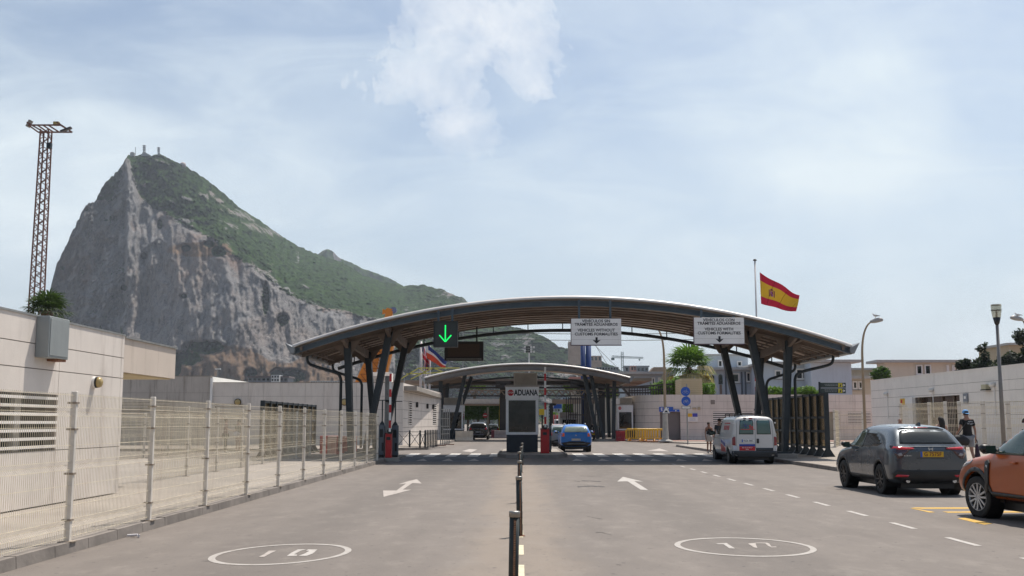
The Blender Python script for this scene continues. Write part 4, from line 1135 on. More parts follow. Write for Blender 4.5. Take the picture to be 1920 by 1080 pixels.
# ================================================================ BOOTHS, BARRIERS
def booth(name, label, px0, px1, Yf, depth, z_base, big=True, words=True):
    xa, xb = W(px0, 780, Yf).x, W(px1, 780, Yf).x; Wd = xb - xa
    r = thing(name, label, 'kiosk', ((xa + xb) / 2, Yf + depth / 2, z_base))
    ym = Yf
    zz = lambda py: EYE + ray(980, py).z / ray(980, py).y * Yf
    zb = z_base; z1 = zb + .82; z2 = zb + 2.46; z3 = zb + 3.10
    F = Fr((xa, Yf, 0), (1, 0, 0), (0, -1, 0))
    MB().box(xa + .03, xb - .03, Yf + .03, Yf + depth, zb, z1).build('base_panel', navy_m, r, bevel=.01)
    shell = MB(); fm = M('kiosk_white', (.84, .84, .85), .4, 0, .05, 1.5, streak=.15)
    t = .13
    shell.box(xa, xb, Yf, Yf + .05, z1, z1 + .12); shell.box(xa, xa + t, Yf, Yf + .05, z1 + .12, z2); shell.box(xb - t, xb, Yf, Yf + .05, z1 + .12, z2)
    shell.box(xa, xb, Yf, Yf + .05, z2, z2 + .06)
    shell.box(xa, xa + .06, Yf + .05, Yf + depth, z1, z2); 
    shell.box(xb - .06, xb, Yf + .05, Yf + depth, z1, z1 + .15); shell.box(xb - .06, xb, Yf + .05, Yf + .2, z1, z2); shell.box(xb - .06, xb, Yf + depth - .2, Yf + depth, z1, z2); shell.box(xb - .06, xb, Yf + .2, Yf + depth - .2, z2 - .1, z2)
    w = shell.build('frame', fm, r)
    MB().box(xa + t, xb - t, Yf + .02, Yf + .035, z1 + .12, z2).build('window', M('kiosk_glass', (.022, .023, .024), .07, 0, .7, 1.4, spec=.6), r)
    MB().box(xb - .04, xb - .03, Yf + .2, Yf + depth - .2, z1 + .15, z2 - .1).build('side_window', glass_m, r)
    MB().box(xa - .02, xb + .02, Yf - .03, Yf + depth + .03, z2 + .061, z3).build('sign_panel', fm, r, bevel=.01)
    MB().box(xa - .05, xb + .05, Yf - .08, Yf + depth + .05, z3 + .001, z3 + .07).build('roof', M('kiosk_roof', (.42, .38, .35), .7), r)
    # rooftop air unit
    a, b_ = xa + Wd * .24, xb - Wd * .03
    ac = MB().box(a, b_, Yf + .25, Yf + 1.35, z3 + .07, z3 + .70).build('air_unit', M('air_unit_case', (.45, .40, .34), .6), r, bevel=.015)
    g = MB()
    for k in range(14): g.box(a + .06, b_ - .06, Yf + .225, Yf + .249, z3 + .13 + k * .038, z3 + .148 + k * .038)
    g.build('grille', M('air_unit_slats', (.32, .27, .22), .7), ac)
    Fs = Fr((xa, Yf - .032, 0), (1, 0, 0), (0, -1, 0)); zmid = (z2 + z3) / 2 + .04
    rr_ = .155
    oc = [(.235 * Wd / 1.6 + rr_ * math.cos(R(22.5 + 45 * k)), zmid + rr_ * math.sin(R(22.5 + 45 * k))) for k in range(8)]
    st = MB().prism([Fs.pt(u, v, .001) for u, v in oc], (0, -.008, 0)).build('stop_sign', red_m, r)
    text('STOP', .115, Fs, .235 * Wd / 1.6, zmid, .012, 'lettering', white_m, st, bold=.002)
    if words: text('ADUANA', .38, Fs, Wd * .615, zmid - .005, .003, 'lettering', signblack_m, r, bold=.012, sx=.70)
    return r
booth('customs_kiosk', 'white and navy kiosk marked STOP ADUANA on the central island under the big canopy', 948.5, 1009.5, 51.6, 2.4, .24)
b1 = booth('customs_kiosk', 'small white kiosk beside the left legs of the second canopy', 821, 868, 99.5, 3.0, .15, words=False)
b2_ = booth('customs_kiosk', 'small white kiosk under the right legs of the second canopy', 1158, 1187, 99, 3.0, .15, words=False)
for (pa, pb, lab) in ((818, 872, 0), (1120, 1192, 1)):
    slab('traffic_island', [(W(pa, 800, 97).x, 96.5), (W(pb, 800, 97).x, 96.5), (W(pb, 800, 97).x + .5, 107), (W(pa, 800, 97).x - .5, 107)], .15, concrete_m)
# side window frame of right booth (seen as a white post grid)
def barrier(px, py, Yd, z0, H, armH, label, fl=0, cw=.2):
    p = W(px, 800, Yd); r = thing('barrier_gate', label, 'barrier', (p.x, Yd, z0))
    MB().box(p.x - cw, p.x + cw, Yd - .16, Yd + .16, z0, z0 + H).build('cabinet', M('barrier_red', (.46, .008, .012), .4, 0, .08, 2), r, bevel=.012)
    MB().box(p.x - cw - .02, p.x + cw + .02, Yd - .18, Yd + .18, z0 + H + .001, z0 + H + .05).build('lid', M('dark_red', (.2, .02, .02), .5), r, bevel=.01)
    MB().box(p.x - .09, p.x + .09, Yd - .175, Yd - .161, z0 + H - .25, z0 + H - .12).build('lock_plate', black_m, r)
    MB().lathe((p.x + fl, Yd - .2, z0 + H + .12), [(.12, .0), (.12, .1)], 12, 'y').build('pivot', black_m, r)
    arm = MB().box(p.x + fl - .045, p.x + fl + .045, Yd - .22, Yd - .17, z0 + H + .1, z0 + armH).build('arm', white_m, r)
    g = MB(); z = z0 + H + .25; 
    while z < z0 + armH:
        g.box(p.x + fl - .047, p.x + fl + .047, Yd - .222, Yd - .168, z, min(z + .33, z0 + armH + .003)); z += .66
    g.build('red_bands', red_m, arm)
    return r
barrier(1021.5, 0, 49.6, .24, 1.08, 3.95, 'red barrier cabinet with raised red and white arm right of the kiosk', .02)
barrier(729.5, 0, 46.0, .15, 1.0, 3.65, 'red barrier cabinet with raised arm at the end of the left mesh fence', .06, .13)
barrier(1418, 0, 62, .12, 1.0, 6.3, 'raised red and white barrier arm between the right legs of the big canopy', 0)
def terminal(px, Yd, z0, H, label, lampside=1, wpx=11):
    p = W(px, 800, Yd); w = wpx * Yd / F_PX / 2; r = thing('card_terminal', label, 'terminal', (p.x, Yd, z0))
    MB().box(p.x - w, p.x + w, Yd - .15, Yd + .2, z0 + .1, z0 + H).build('housing', M('terminal_grey', (.10, .12, .14), .45, .2, .1), r, bevel=.03)
    MB().box(p.x - w + .02, p.x + w - .02, Yd - .13, Yd + .18, z0, z0 + .099).build('plinth', black_m, r)
    f = MB(); f.box(p.x - w * .6, p.x + w * .5, Yd - .165, Yd - .151, z0 + H * .62, z0 + H * .86); f.build('screen', dark_m, r)
    f = MB(); f.box(p.x + w * .1, p.x + w * .7, Yd - .165, Yd - .151, z0 + H * .2, z0 + H * .45); f.build('card_slot', dark_m, r)
    MB().prism([(p.x - w * .9, Yd - .03, z0 + H + .001), (p.x + w * .9, Yd - .03, z0 + H + .001), (p.x, Yd - .03, z0 + H + .2)], (0, .06, 0)).build('bracket', steel_m, r)
    MB().box(p.x - .025, p.x + .025, Yd - .025, Yd + .025, z0 + H + .12, z0 + H + 1.02).build('post', steel_m, r)
    MB().box(p.x - .3, p.x + .3, Yd - .03, Yd + .03, z0 + H + 1.021, z0 + H + 1.06).build('arm', steel_m, r)
    MB().lathe((p.x + .22 * lampside, Yd, z0 + H + 1.0), [(.04, .06), (.1, .0), (.09, -.04), (0, -.05)], 10).build('lamp_head', black_m, r)
terminal(716.5, 46.2, .15, 1.40, 'grey card terminal with small lamp bar, left of the red barrier cabinet', 1, 11)
terminal(741, 47.0, .12, 1.40, 'grey card terminal with dark slot, right of the red barrier cabinet', -1, 12)
terminal(1424, 66, .12, 1.3, 'card terminal with lamp bar half hidden behind the white van', -1, 11)
terminal(1031.5, 51.5, .24, 1.25, 'narrow grey terminal between the red barrier cabinet and the silver car', 1, 5)
p = W(725, 800, 47.3)
tag(recentre(MB().box(p.x - .09, p.x + .09, 47.2, 47.4, .1, W(725, 705, 47.3).z).build('steel_post', galv_m, bevel=.01)), 'tall plain galvanised post beside the raised barrier arm on the left', 'post')
slab('traffic_island', [(KX - .2, 45.3), (W(752, 850, 46).x, 45.3), (W(757, 850, 48).x, 46.2), (W(757, 850, 48).x, 49), (KX - 1.4, 49)], .15, concrete_m)
# yellow cabinet by the kiosk
p = W(1016.5, 770, 56)
yb = thing('yellow_cabinet', 'small yellow box on a post between the kiosk and the barrier arm', 'cabinet', (p.x, 56, .2))
MB().box(p.x - .16, p.x + .12, 55.9, 56.1, W(1016, 778, 56).z, W(1016, 767, 56).z).build('housing', M('cabinet_yellow', (.55, .42, .03), .5), yb)
MB().box(p.x - .04, p.x + .04, 55.95, 56.05, .2, W(1016, 778.2, 56).z).build('post', steel_m, yb)

# ================================================================ BOLLARDS
bol_m = M('bollard_green_grey', (.032, .038, .036), .5, .3, .15, 5)
def bollard():
    r = thing('bollard', 'slim dark green bollard with rusty strip, nearest to the camera', 'bollard', (0, 0, 0), 0, 'bollards along the centre line')
    localpart(MB().lathe((0, 0, 0), [(.044, 0), (.044, .80)], 20), 'post', bol_m, r)
    for o in [localpart(MB().lathe((0, 0, 0), [(.049, .80), (.050, .845), (.046, .852), (0, .854)], 20), 'cap', M('cap_metal', (.30, .28, .25), .4, .8, .2, 6), r)]: pass
    mb = MB(); mb.hexa([(-.012, -.0455, .02), (.010, -.0455, .02), (.010, -.0425, .02), (-.012, -.0425, .02), (-.012, -.0455, .78), (.010, -.0455, .78), (.010, -.0425, .78), (-.012, -.0425, .78)])
    s = localpart(mb, 'rusty_strip', M('rust_strip', (.16, .085, .05), .7, .3, .5, 40), r)
    mb = MB()
    for k in range(38):
        z = .035 + k * .0195; mb.poly([(-.008, -.0462, z), (.006, -.0462, z + .005), (.006, -.0462, z + .012), (-.008, -.0462, z + .007)])
    localpart(mb, 'perforations', M('perf_light', (.42, .22, .12), .7, 0, .4, 60), s)
    localpart(MB().lathe((0, 0, 0), [(.075, 0), (.075, .012), (.05, .014)], 20), 'foot_plate', M('rust', (.20, .09, .05), .9, var=.3), r)
    for p in r.children:
        if p.name.startswith(('post', 'cap')): p.data.polygons.foreach_set('use_smooth', [len(f.vertices) == 4 for f in p.data.polygons])
    return r
first = bollard()
bp = [W(961.5, 960, 9.55), W(974.5, 900, 15.7), W(973.5, 880, 22.2), W(974.5, 860, 29.3), W(977, 850, 35.6), W(979, 850, 41.8)]
ordn = ['second', 'third', 'fourth', 'fifth', 'sixth, furthest']
for i, p in enumerate(bp):
    o = first if i == 0 else dup(first, label='slim dark green bollard, %s from the camera in the centre line row' % ordn[i - 1])
    o.location = (p.x, p.y, 0); o.rotation_euler = (R(random.uniform(-.6, .6)), R([1.0, -.7, .8, -.3, .5, .2][i]), R([8, 22, -12, 5, -20, 0][i]))

# ================================================================ WIRE MESH FENCES
def mesh_panel(L, H, wire=.0042, pitch=.05, folds=(.22, .95, 1.62), seed=0, vstep=1):
    """one welded panel: upright wires with V folds, horizontal wires"""
    mb = MB(); vs = [(0.03, 0)]
    for f in folds:
        f = f * H / 1.85; vs += [(f - .055, 0), (f, .045), (f + .055, 0)]
    vs.append((H, 0)); n = int(L / pitch)
    for i in range(n + 1):
        x = i * L / n
        for (z0, o0), (z1, o1) in zip(vs, vs[1:]):
            h = wire / 2
            mb.hexa([(x - h, o0 - h, z0), (x + h, o0 - h, z0), (x + h, o0 + h, z0), (x - h, o0 + h, z0), (x - h, o1 - h, z1), (x + h, o1 - h, z1), (x + h, o1 + h, z1), (x - h, o1 + h, z1)])
    hz = []
    for f in folds:
        f = f * H / 1.85; hz += [(f - .055, 0), (f + .055, 0), (f, .045)]
    for k in (.45, .7, 1.2, 1.42, ): hz.append((k * H / 1.85, 0))
    hz += [(.06, 0), (H - .02, 0)]
    for z, o in hz: mb.box(0, L, o - wire * 1.3, o - wire * .1, z - wire * .75, z + wire * .75)
    return mb
def fence(name, label, pts, H, z0, n0, post_w=.06, matw=cream_m, matp=post_m, group=None, clamps=True, wire=.0042, pitch=.05, skip=()):
    r = thing(name, label, 'fence', (*pts[0], z0), 0, group)
    cache = {}
    for i, (a, b_) in enumerate(zip(pts, pts[1:])):
        if i in skip: continue
        a, b_ = Vector((*a, z0)), Vector((*b_, z0)); L = (b_ - a).length; k = (round(L, 2), i >= 4 and len(pts) > 10)
        if k not in cache: cache[k] = mesh_panel(L - .06, H, wire * (.85 if k[1] else 1), pitch * (2 if k[1] else 1))
        mb = cache[k]
        me_o = mb.build('mesh_panel', matw, None) if not isinstance(cache.get((k, 'o')), bpy.types.Object) else None
        if me_o: cache[(k, 'o')] = me_o
        else:
            me_o = cache[(k, 'o')].copy(); COL.objects.link(me_o)
        me_o.parent = r; me_o.matrix_parent_inverse = parent_world(r).inverted()
        d = (b_ - a).normalized()
        me_o.location = a + d * .03; me_o.rotation_euler = (0, 0, math.atan2(d.y, d.x))
    for i, p in enumerate(pts):
        x, y = p; w = post_w / 2
        o = MB().box(x - w, x + w, y - w, y + w, z0, z0 + H + .03).build('post', matp, r, bevel=.006)
        if clamps:
            for f in (.14, .45, .75, .93): MB().box(x - w - .035, x + w + .012, y - w - .012, y + w + .012, z0 + H * f, z0 + H * f + .025).build('clamp', M('clamp_metal', (.30, .25, .20), .6, .4, .3), o)
            MB().box(x - .09, x + .09, y - .09, y + .09, z0, z0 + .012).build('foot_plate', M('clamp_metal', (0, 0, 0)), o)
    return r
P0 = [G(127, 1015, .158).y, G(277, 976, .158).y]
ypost = [13.7 + 2.95 * k - 2.95 for k in range(12)]
fence('mesh_fence', 'cream welded mesh fence standing on the left kerb', [(KX - .08, y) for y in ypost], 1.86, .132, 0, post_w=.07)
fence('mesh_fence', 'second cream mesh fence across the path, left of the kerb fence', [(-9.45, 27.6 + 3.0 * k) for k in range(8)], 1.95, .12, 0, post_w=.06, pitch=.06, wire=.0045)
fence('mesh_fence', 'low cream handrail fence at the back of the left path by the stained building', [(-16.2 + .0 * k, 40 + 3.2 * k) for k in range(7)], 1.9, .12, 0, post_w=.08, pitch=.08, wire=.005)
# right hand fences
fa, fb = W(1560, 800, 67), W(1636, 800, 70)
fence('mesh_fence', 'pale mesh fence in front of the slatted window behind the grey parked car', [(fa.x, 66.5), (W(1573, 800, 72).x, 72), (fb.x, 72)], 2.3, .12, 0, post_w=.1, matw=cream_m, pitch=.1, wire=.010)
fpts = [(W(p, 800, y).x, y) for p, y in ((1690, 66), (1744, 62.5), (1774, 60), (1800, 59.5), (1845, 58.5), (1892, 57.5), (1940, 56.5))]
fence('mesh_fence', 'tall cream mesh fence behind the man in the blue cap', fpts, 2.66, .12, 0, post_w=.15, pitch=.085, wire=.011)

# black X rail and upright bar rail at the left island
r = thing('cross_rail', 'low black railing with crossed bars on the left pavement before the office', 'railing', (W(768, 830, 66).x, 65, .145))
ra = [W(p, 830, y) for p, y in ((745, 66.5), (768, 66), (787.5, 65.5), (797, 65.2))]
z0 = .145
g = MB(); gx = MB()
for p in ra: g.box(p.x - .05, p.x + .05, p.y - .04, p.y + .04, z0, 1.17)
for a, b_ in zip(ra, ra[1:]):
    gx.bar((a.x, a.y, 1.08), (b_.x, b_.y, 1.08), .03); gx.bar((a.x, a.y, .2), (b_.x, b_.y, .2), .03)
    gx.bar((a.x, a.y, 1.08), (b_.x, b_.y, .2), .025); gx.bar((a.x, a.y + .01, .2), (b_.x, b_.y + .01, 1.08), .025)
g.build('posts', steel_m, r); gx.build('crossed_bars', steel_m, r)
r = thing('bar_railing', 'low black railing of close upright bars with pointed tops beside the crossed rail', 'railing', (W(807, 830, 66).x, 66, .145))
a, b_ = W(798, 830, 65), W(819, 830, 67.5); g = MB()
for k in range(8):
    p = a.lerp(b_, k / 7); g.box(p.x - .035, p.x + .035, p.y - .03, p.y + .03, .145, 1.14); g.lathe((p.x, p.y, 1.14), [(.04, 0), (.03, .05), (0, .07)], 6)
g.build('bars', steel_m, r); MB().bar((a.x, a.y - .04, 1.0), (b_.x, b_.y - .04, 1.0), .03).build('top_rail', steel_m, r)
# rolling wire cage
r = thing('wire_gate', 'narrow grey wire gate standing at the pavement edge by the left kiosk', 'gate', (W(834, 830, 72).x, 72, .145))
a, b_ = W(826, 830, 70), W(842, 830, 73); g = MB()
for k in range(5):
    p = a.lerp(b_, k / 4); g.box(p.x - .03, p.x + .03, p.y - .03, p.y + .03, .16, 2.55)
for z in (.4, .9, 1.4, 1.9, 2.5): g.bar((a.x, a.y, z), (b_.x, b_.y, z), .03)
g.build('wire_frame', galv_m, r)
g = MB()
for p in (a, b_): g.box(p.x - .35, p.x + .35, p.y - .1, p.y + .1, .146, .2)
g.build('foot', M('rust', (0, 0, 0)), r)

# glazed screens either side
def screen(label, x, y0, y1, H, nb, s, z0, glass):
    r = thing('glazed_screen', label, 'screen', (x, (y0 + y1) / 2, z0))
    for k in range(nb + 1):
        y = y0 + (y1 - y0) * k / nb
        mb = MB(); mb.box(x - .10, x + .10, y - .06, y + .06, z0 + .02, z0 + H)
        mb.prism([(x - .32, y - .05, z0), (x + .32, y - .05, z0), (x + .1, y - .05, z0 + .34), (x - .1, y - .05, z0 + .34)], (0, .1, 0))
        mb.build('post', steel_m, r)
    mb = MB()
    for z in (.42, 1.12, 1.75, H - .06): mb.box(x - .07, x + .07, y0, y1, z0 + z - .05, z0 + z + .05)
    mb.build('rail', steel_m, r)
    mb = MB(); mb.box(x - .008, x + .008, y0 + .06, y1 - .06, z0 + .47, z0 + H - .11); mb.build('glass_pane', glass, r)
    return r
def pane_mat(name, tint, rough, mixf):
    m = bpy.data.materials.new(name); m.use_nodes = True; t = m.node_tree; t.nodes.clear()
    o = nd(t, 'ShaderNodeOutputMaterial'); tr = nd(t, 'ShaderNodeBsdfTransparent'); tr.inputs[0].default_value = (*tint, 1)
    df = nd(t, 'ShaderNodeBsdfPrincipled'); co = nd(t, 'ShaderNodeTexCoord').outputs['Object']
    f = noise_n(t, mapping(t, co, (1, 1, .4)), 2.5, 6, .7)
    t.links.new(ramp(t, f, [(.3, (.16, .125, .075)), (.7, (.30, .245, .16))]), df.inputs['Base Color']); df.inputs['Roughness'].default_value = rough
    mx = nd(t, 'ShaderNodeMixShader'); t.links.new(tr.outputs[0], mx.inputs[1]); t.links.new(df.outputs[0], mx.inputs[2])
    t.links.new(ramp(t, f, [(.25, mixf - .15), (.75, mixf + .15)]), mx.inputs[0]); t.links.new(mx.outputs[0], o.inputs['Surface'])
    return m
pane_m = pane_mat('dusty_amber_glass', (.70, .62, .46), .25, .45)
screen('tall brown glazed screen of narrow bays on the right pavement behind the white van', 13.75, 48.2, 60.5, 2.85, 10, 1, .12, pane_m)
screen('brown glazed screen of narrow bays on the left path behind the mesh fence', -11.5, 48.0, 60.2, 2.62, 10, -1, .0, pane_m)
# fabric-covered hoarding and red plastic blocks behind the fence end
def jersey(x, y, rz, L, H, mat, label, group='plastic road barriers'):
    r = thing('plastic_barrier', label, 'barrier', (x, y, 0), rz, group)
    prof = [(-.24, 0), (.24, 0), (.24, .12), (.11, .36), (.08, H), (-.08, H), (-.11, .36), (-.24, .12)]
    localpart(MB().prism([(-L / 2, a, b_ + .02) for a, b_ in prof], (L, 0, 0)), 'body', mat, r, bevel=.015)
    mb = MB()
    for k in range(4):
        xx = -L / 2 + L * (k + .5) / 4
        mb.prism([(xx - .06, -.26, .1), (xx + .06, -.26, .1), (xx + .03, -.12, H * .8), (xx - .03, -.12, H * .8)], (0, .03, 0))
    localpart(mb, 'ribs', mat, r)
    return r
jr = M('barrier_plastic_red', (.42, .035, .045), .5, 0, .12, 2); jw = M('barrier_plastic_white', (.58, .50, .40), .55, 0, .12, 2, streak=.3)
for px, Yd, m_, lab, z in ((618, 55, jr, 'red plastic block behind the fence, left of the leaning legs', 0), (633, 54, jw, 'white plastic block between two red ones behind the fence', 0), (650, 53, jr, 'red plastic block behind the fence by the leaning legs', 0)):
    p = W(px, 840, Yd); o = jersey(p.x, p.y, R(12), 1.0, .95, m_, lab); 
p = G(870, 828); jersey(p.x, p.y + .3, R(4), 1.55, .9, jw, 'white ribbed plastic barrier on the left kerb before the black car')
p = G(938, 822); jersey(p.x, p.y + .8, R(0), 1.3, .8, M('barrier_plastic_grey', (.25, .22, .22), .6), 'grey plastic barrier left of the kiosk')
p = G(930, 822); jersey(p.x - .3, p.y + 1.6, R(0), .5, .85, M('barrier_plastic_maroon', (.13, .02, .03), .5), 'dark red plastic barrier left of the grey one')
p = W(1163, 800, 96); jersey(p.x, 96, 0, .8, .9, M('barrier_plastic_dull_red', (.30, .012, .018), .5), 'red plastic barrier at the foot of the right kiosk')
# yellow crowd barriers
ylw = M('barrier_yellow', (.70, .40, .02), .5, 0, .1, 3)
def crowd_barrier(x, y, rz, label):
    r = thing('crowd_barrier', label, 'barrier', (x, y, .12), rz, 'yellow plastic crowd barriers')
    L, H = 1.9, 1.0; mb = MB()
    out = [(-L / 2, .22), (-L / 2, H - .15), (-L / 2 + .15, H), (L / 2 - .15, H), (L / 2, H - .15), (L / 2, .22)]
    mb.tube([(a, 0, b_) for a, b_ in out + out[:1]], .04, 6); mb.box(-L / 2, L / 2, -.03, .03, .2, .27); mb.box(-L / 2, L / 2, -.03, .03, H - .12, H - .05)
    localpart(mb, 'frame', ylw, r); mb = MB()
    for k in range(9):
        xx = -L / 2 + L * (k + .5) / 9; mb.box(xx - .03, xx + .03, -.02, .02, .3, H - .12)
    localpart(mb, 'bars', ylw, r)
    for s in (-.6, .6): localpart(MB().prism([(s - .05, -.3, 0), (s - .05, .3, 0), (s - .05, .05, .25), (s - .05, -.05, .25)], (.1, 0, 0)), 'foot', M('barrier_foot', (.5, .22, .03), .6), r)
    return r
p = W(1192, 815, 90.5); crowd_barrier(p.x, 90.5, R(-35), 'yellow plastic crowd barrier at the left end of the group')
p = W(1213, 815, 89.5); crowd_barrier(p.x, 89.5, R(4), 'yellow plastic crowd barrier in the middle of the group')
p = W(1224, 815, 91); crowd_barrier(p.x, 91, R(-20), 'yellow plastic crowd barrier nearest the roller door')
# ================================================================ POLES, LAMPS, SIGNS
tanpole_m = M('tan_pole', (.34, .25, .16), .6, .1, .15, 2, streak=.3)
def street_lamp(label, px, Yd, py_top, px_head, z0=.12, r0=.09, lean=1, headmat=None, py_head=None):
    p = W(px, 800, Yd); top = W(px, py_top, Yd).z; hx = W(px_head, py_top, Yd).x; r = thing('street_lamp', label, 'street lamp', (p.x, Yd, z0))
    d = hx - p.x; H = top - z0
    P = [(p.x, Yd, z0), (p.x, Yd, z0 + H * .45), (p.x, Yd, z0 + H * .66), (p.x + d * .05, Yd, z0 + H * .80), (p.x + d * .25, Yd, z0 + H * .90), (p.x + d * .6, Yd, z0 + H * .965), (hx, Yd, top - .05)]
    MB().tube(catm(P, 5), r0, 10, r2=r0 * .45).build('pole', tanpole_m, r, smooth=True)
    MB().box(p.x - r0 * 2, p.x + r0 * 2, Yd - r0 * 2, Yd + r0 * 2, z0, z0 + .12).build('base', concrete_m, r)
    s = 1 if d > 0 else -1
    MB().tube(catm([(hx - s * .1, Yd, top - .08), (hx + s * .15, Yd, top - .02), (hx + s * .45, Yd, top + .04), (hx + s * .62, Yd, top + .03)], 3), lambda t: .05 + .09 * math.sin(math.pi * min(1, t * .9 + .05)), 10).build('lamp_head', M('lamp_head_grey', (.36, .33, .31), .5, .2), r, smooth=True)
    return r, hx + s * .3, top + .14
def gull(x, y, z, rz, label):
    r = thing('gull', label, 'gull', (x, y, z), rz); r.scale = (.75, .75, .75)
    wh = M('gull_white', (.7, .7, .7), .8); gr = M('gull_grey', (.16, .16, .17), .8)
    localpart(MB().tube(catm([(-.22, 0, .16), (-.1, 0, .17), (.05, 0, .2), (.14, 0, .26), (.18, 0, .33), (.25, 0, .33)], 4), lambda t: [.02, .06, .085, .08, .05, .05, .045, .008][min(7, int(t * 7.99))], 8), 'body', wh, r, smooth=True)
    localpart(MB().prism([(-.36, -.03, .15), (.06, -.10, .17), (.10, -.03, .27), (.10, .03, .27), (.06, .10, .17), (-.36, .03, .15)], (0, 0, .03)), 'wings', gr, r)
    localpart(MB().box(-.01, .01, -.03, -.015, 0, .15).box(-.01, .01, .015, .03, 0, .15), 'legs', M('gull_leg', (.4, .3, .1), .7), r)
    localpart(MB().lathe((.24, 0, .33), [(.015, 0), (0, .05)], 6, 'x'), 'beak', yellow_m, r)
r, gx, gz = street_lamp('tall curved street lamp with a bird on top beside the canopy corner', 1622, 61, 601, 1635); gull(gx - .1, 61, gz, R(180), 'gull standing on the curved street lamp beside the canopy')
r, gx, gz = street_lamp('curved street lamp leaning in from the right edge with a resting bird', 1940, 61, 597, 1915, r0=.085); gull(gx + .1, 61, gz - .08, R(180), 'gull resting on the lamp head at the right edge')
p = G(1250, 829, .12)
r, _, _ = street_lamp('tall tan street lamp rising behind the canopy in front of the roller door', 1247.5, 88, 608, 1225, r0=.12)
mb = MB(); px_ = W(1247.5, 800, 88).x
mb.lathe((px_, 88, .12), [(.62, 0), (.6, .08), (.28, .16), (.24, .9), (.2, 2.3)], 12); mb.build('footing', M('pale_concrete', (.42, .39, .35), .8), r)
# lantern post
p = W(1881, 868, 39.5); top = W(1869, 572, 39.5)
r = thing('lantern_post', 'modern grey lamp post with a tall clear glass lantern by the right fence', 'street lamp', (p.x, 39.5, .12))
xL = (W(1869, 600, 39.5).x)
zL = W(1869, 610, 39.5).z
MB().tube([(xL, 39.5, .12), (xL, 39.5, zL)], .085, 12, r2=.055).build('pole', M('grey_pole', (.20, .185, .175), .5, .3), r, smooth=True)
MB().lathe((xL, 39.5, zL), [(.05, 0), (.09, .08), (.14, .29)], 16).build('lamp_socket', black_m, r, smooth=True)
gl = bpy.data.materials.new('lantern_glass'); gl.use_nodes = True; t = gl.node_tree; t.nodes.clear()
o_ = nd(t, 'ShaderNodeOutputMaterial'); tr = nd(t, 'ShaderNodeBsdfTransparent'); tr.inputs[0].default_value = (.8, .78, .7, 1); gs = nd(t, 'ShaderNodeBsdfPrincipled'); gs.inputs['Roughness'].default_value = .15; gs.inputs['Base Color'].default_value = (.5, .47, .38, 1)
mx = nd(t, 'ShaderNodeMixShader'); mx.inputs[0].default_value = .35; t.links.new(tr.outputs[0], mx.inputs[1]); t.links.new(gs.outputs[0], mx.inputs[2]); t.links.new(mx.outputs[0], o_.inputs['Surface'])
MB().lathe((xL, 39.5, zL), [(.142, .30), (.175, .52), (.185, .74)], 18).build('glass_shade', gl, r, smooth=True)
MB().lathe((xL, 39.5, zL), [(.19, .742), (.175, .78), (0, .80)], 18).build('lid', M('lid_cream', (.55, .52, .42), .5), r)
MB().lathe((xL, 39.5, zL), [(.188, .55), (.188, .57)], 18).build('ring', steel_m, r)
MB().lathe((xL, 39.5, zL), [(.035, .30), (.04, .5), (0, .55)], 10).build('bulb', M('bulb', (.3, .28, .24), .3), r)
# round blue signs on one post
YP = 76.; p = W(1289, 800, YP)
r = thing('cycle_sign_post', 'grey post carrying two round blue signs and a small white plate', 'sign', (p.x, YP, .12))
MB().tube([(p.x, YP, .12), (p.x, YP, W(1286, 720, YP).z)], .045, 8).build('post', galv_m, r)
for i, (px, py) in enumerate(((1285, 734), (1286, 752))):
    c = W(px, py, YP)
    d = MB().lathe((c.x, YP - .07, c.z), [(.33, .02), (.33, 0)], 24, 'y').build('sign_disc', blue_m, r)
    g = MB(); g.lathe((c.x, YP - .073, c.z), [(.315, 0), (.33, -.001)], 24, 'y')
    g = MB()
    for s in (-1, 1):
        for k in range(12):
            a, b_ = 2 * math.pi * k / 12, 2 * math.pi * (k + 1) / 12; R1 = .085
            g.bar((c.x + s * .12 + R1 * math.cos(a), YP - .078, c.z - .06 + R1 * math.sin(a)), (c.x + s * .12 + R1 * math.cos(b_), YP - .078, c.z - .06 + R1 * math.sin(b_)), .022, .006)
    for (a, b_) in (((-.12, -.06), (-.04, .07)), ((-.04, .07), (.08, .07)), ((.08, .07), (.12, -.06)), ((-.04, .07), (0, -.06)), ((0, -.06), (.08, .07)), ((.05, .12), (.1, .13)) if i == 0 else ((-.1, .02), (.12, .1))):
        g.bar((c.x + a[0], YP - .078, c.z + a[1]), (c.x + b_[0], YP - .078, c.z + b_[1]), .022 if i == 0 else .05, .006)
    g.build('pictogram', white_m, d)
c0_, c1_ = W(1278, 767, YP), W(1294, 761, YP)
o = MB().box(c0_.x, c1_.x, YP - .08, YP - .06, c0_.z, c1_.z).build('plate', white_m, r)
g = MB(); g.box(c0_.x, c1_.x, YP - .084, YP - .081, c0_.z, c0_.z + .03); g.box(c0_.x, c1_.x, YP - .084, YP - .081, c1_.z - .03, c1_.z); g.box(c0_.x, c0_.x + .03, YP - .084, YP - .081, c0_.z, c1_.z); g.box(c1_.x - .03, c1_.x, YP - .084, YP - .081, c0_.z, c1_.z)
g.bar((c0_.x + .15, YP - .083, c0_.z + .06), (c1_.x - .15, YP - .083, c1_.z - .06), .04, .005); g.build('marking', signblack_m, o)
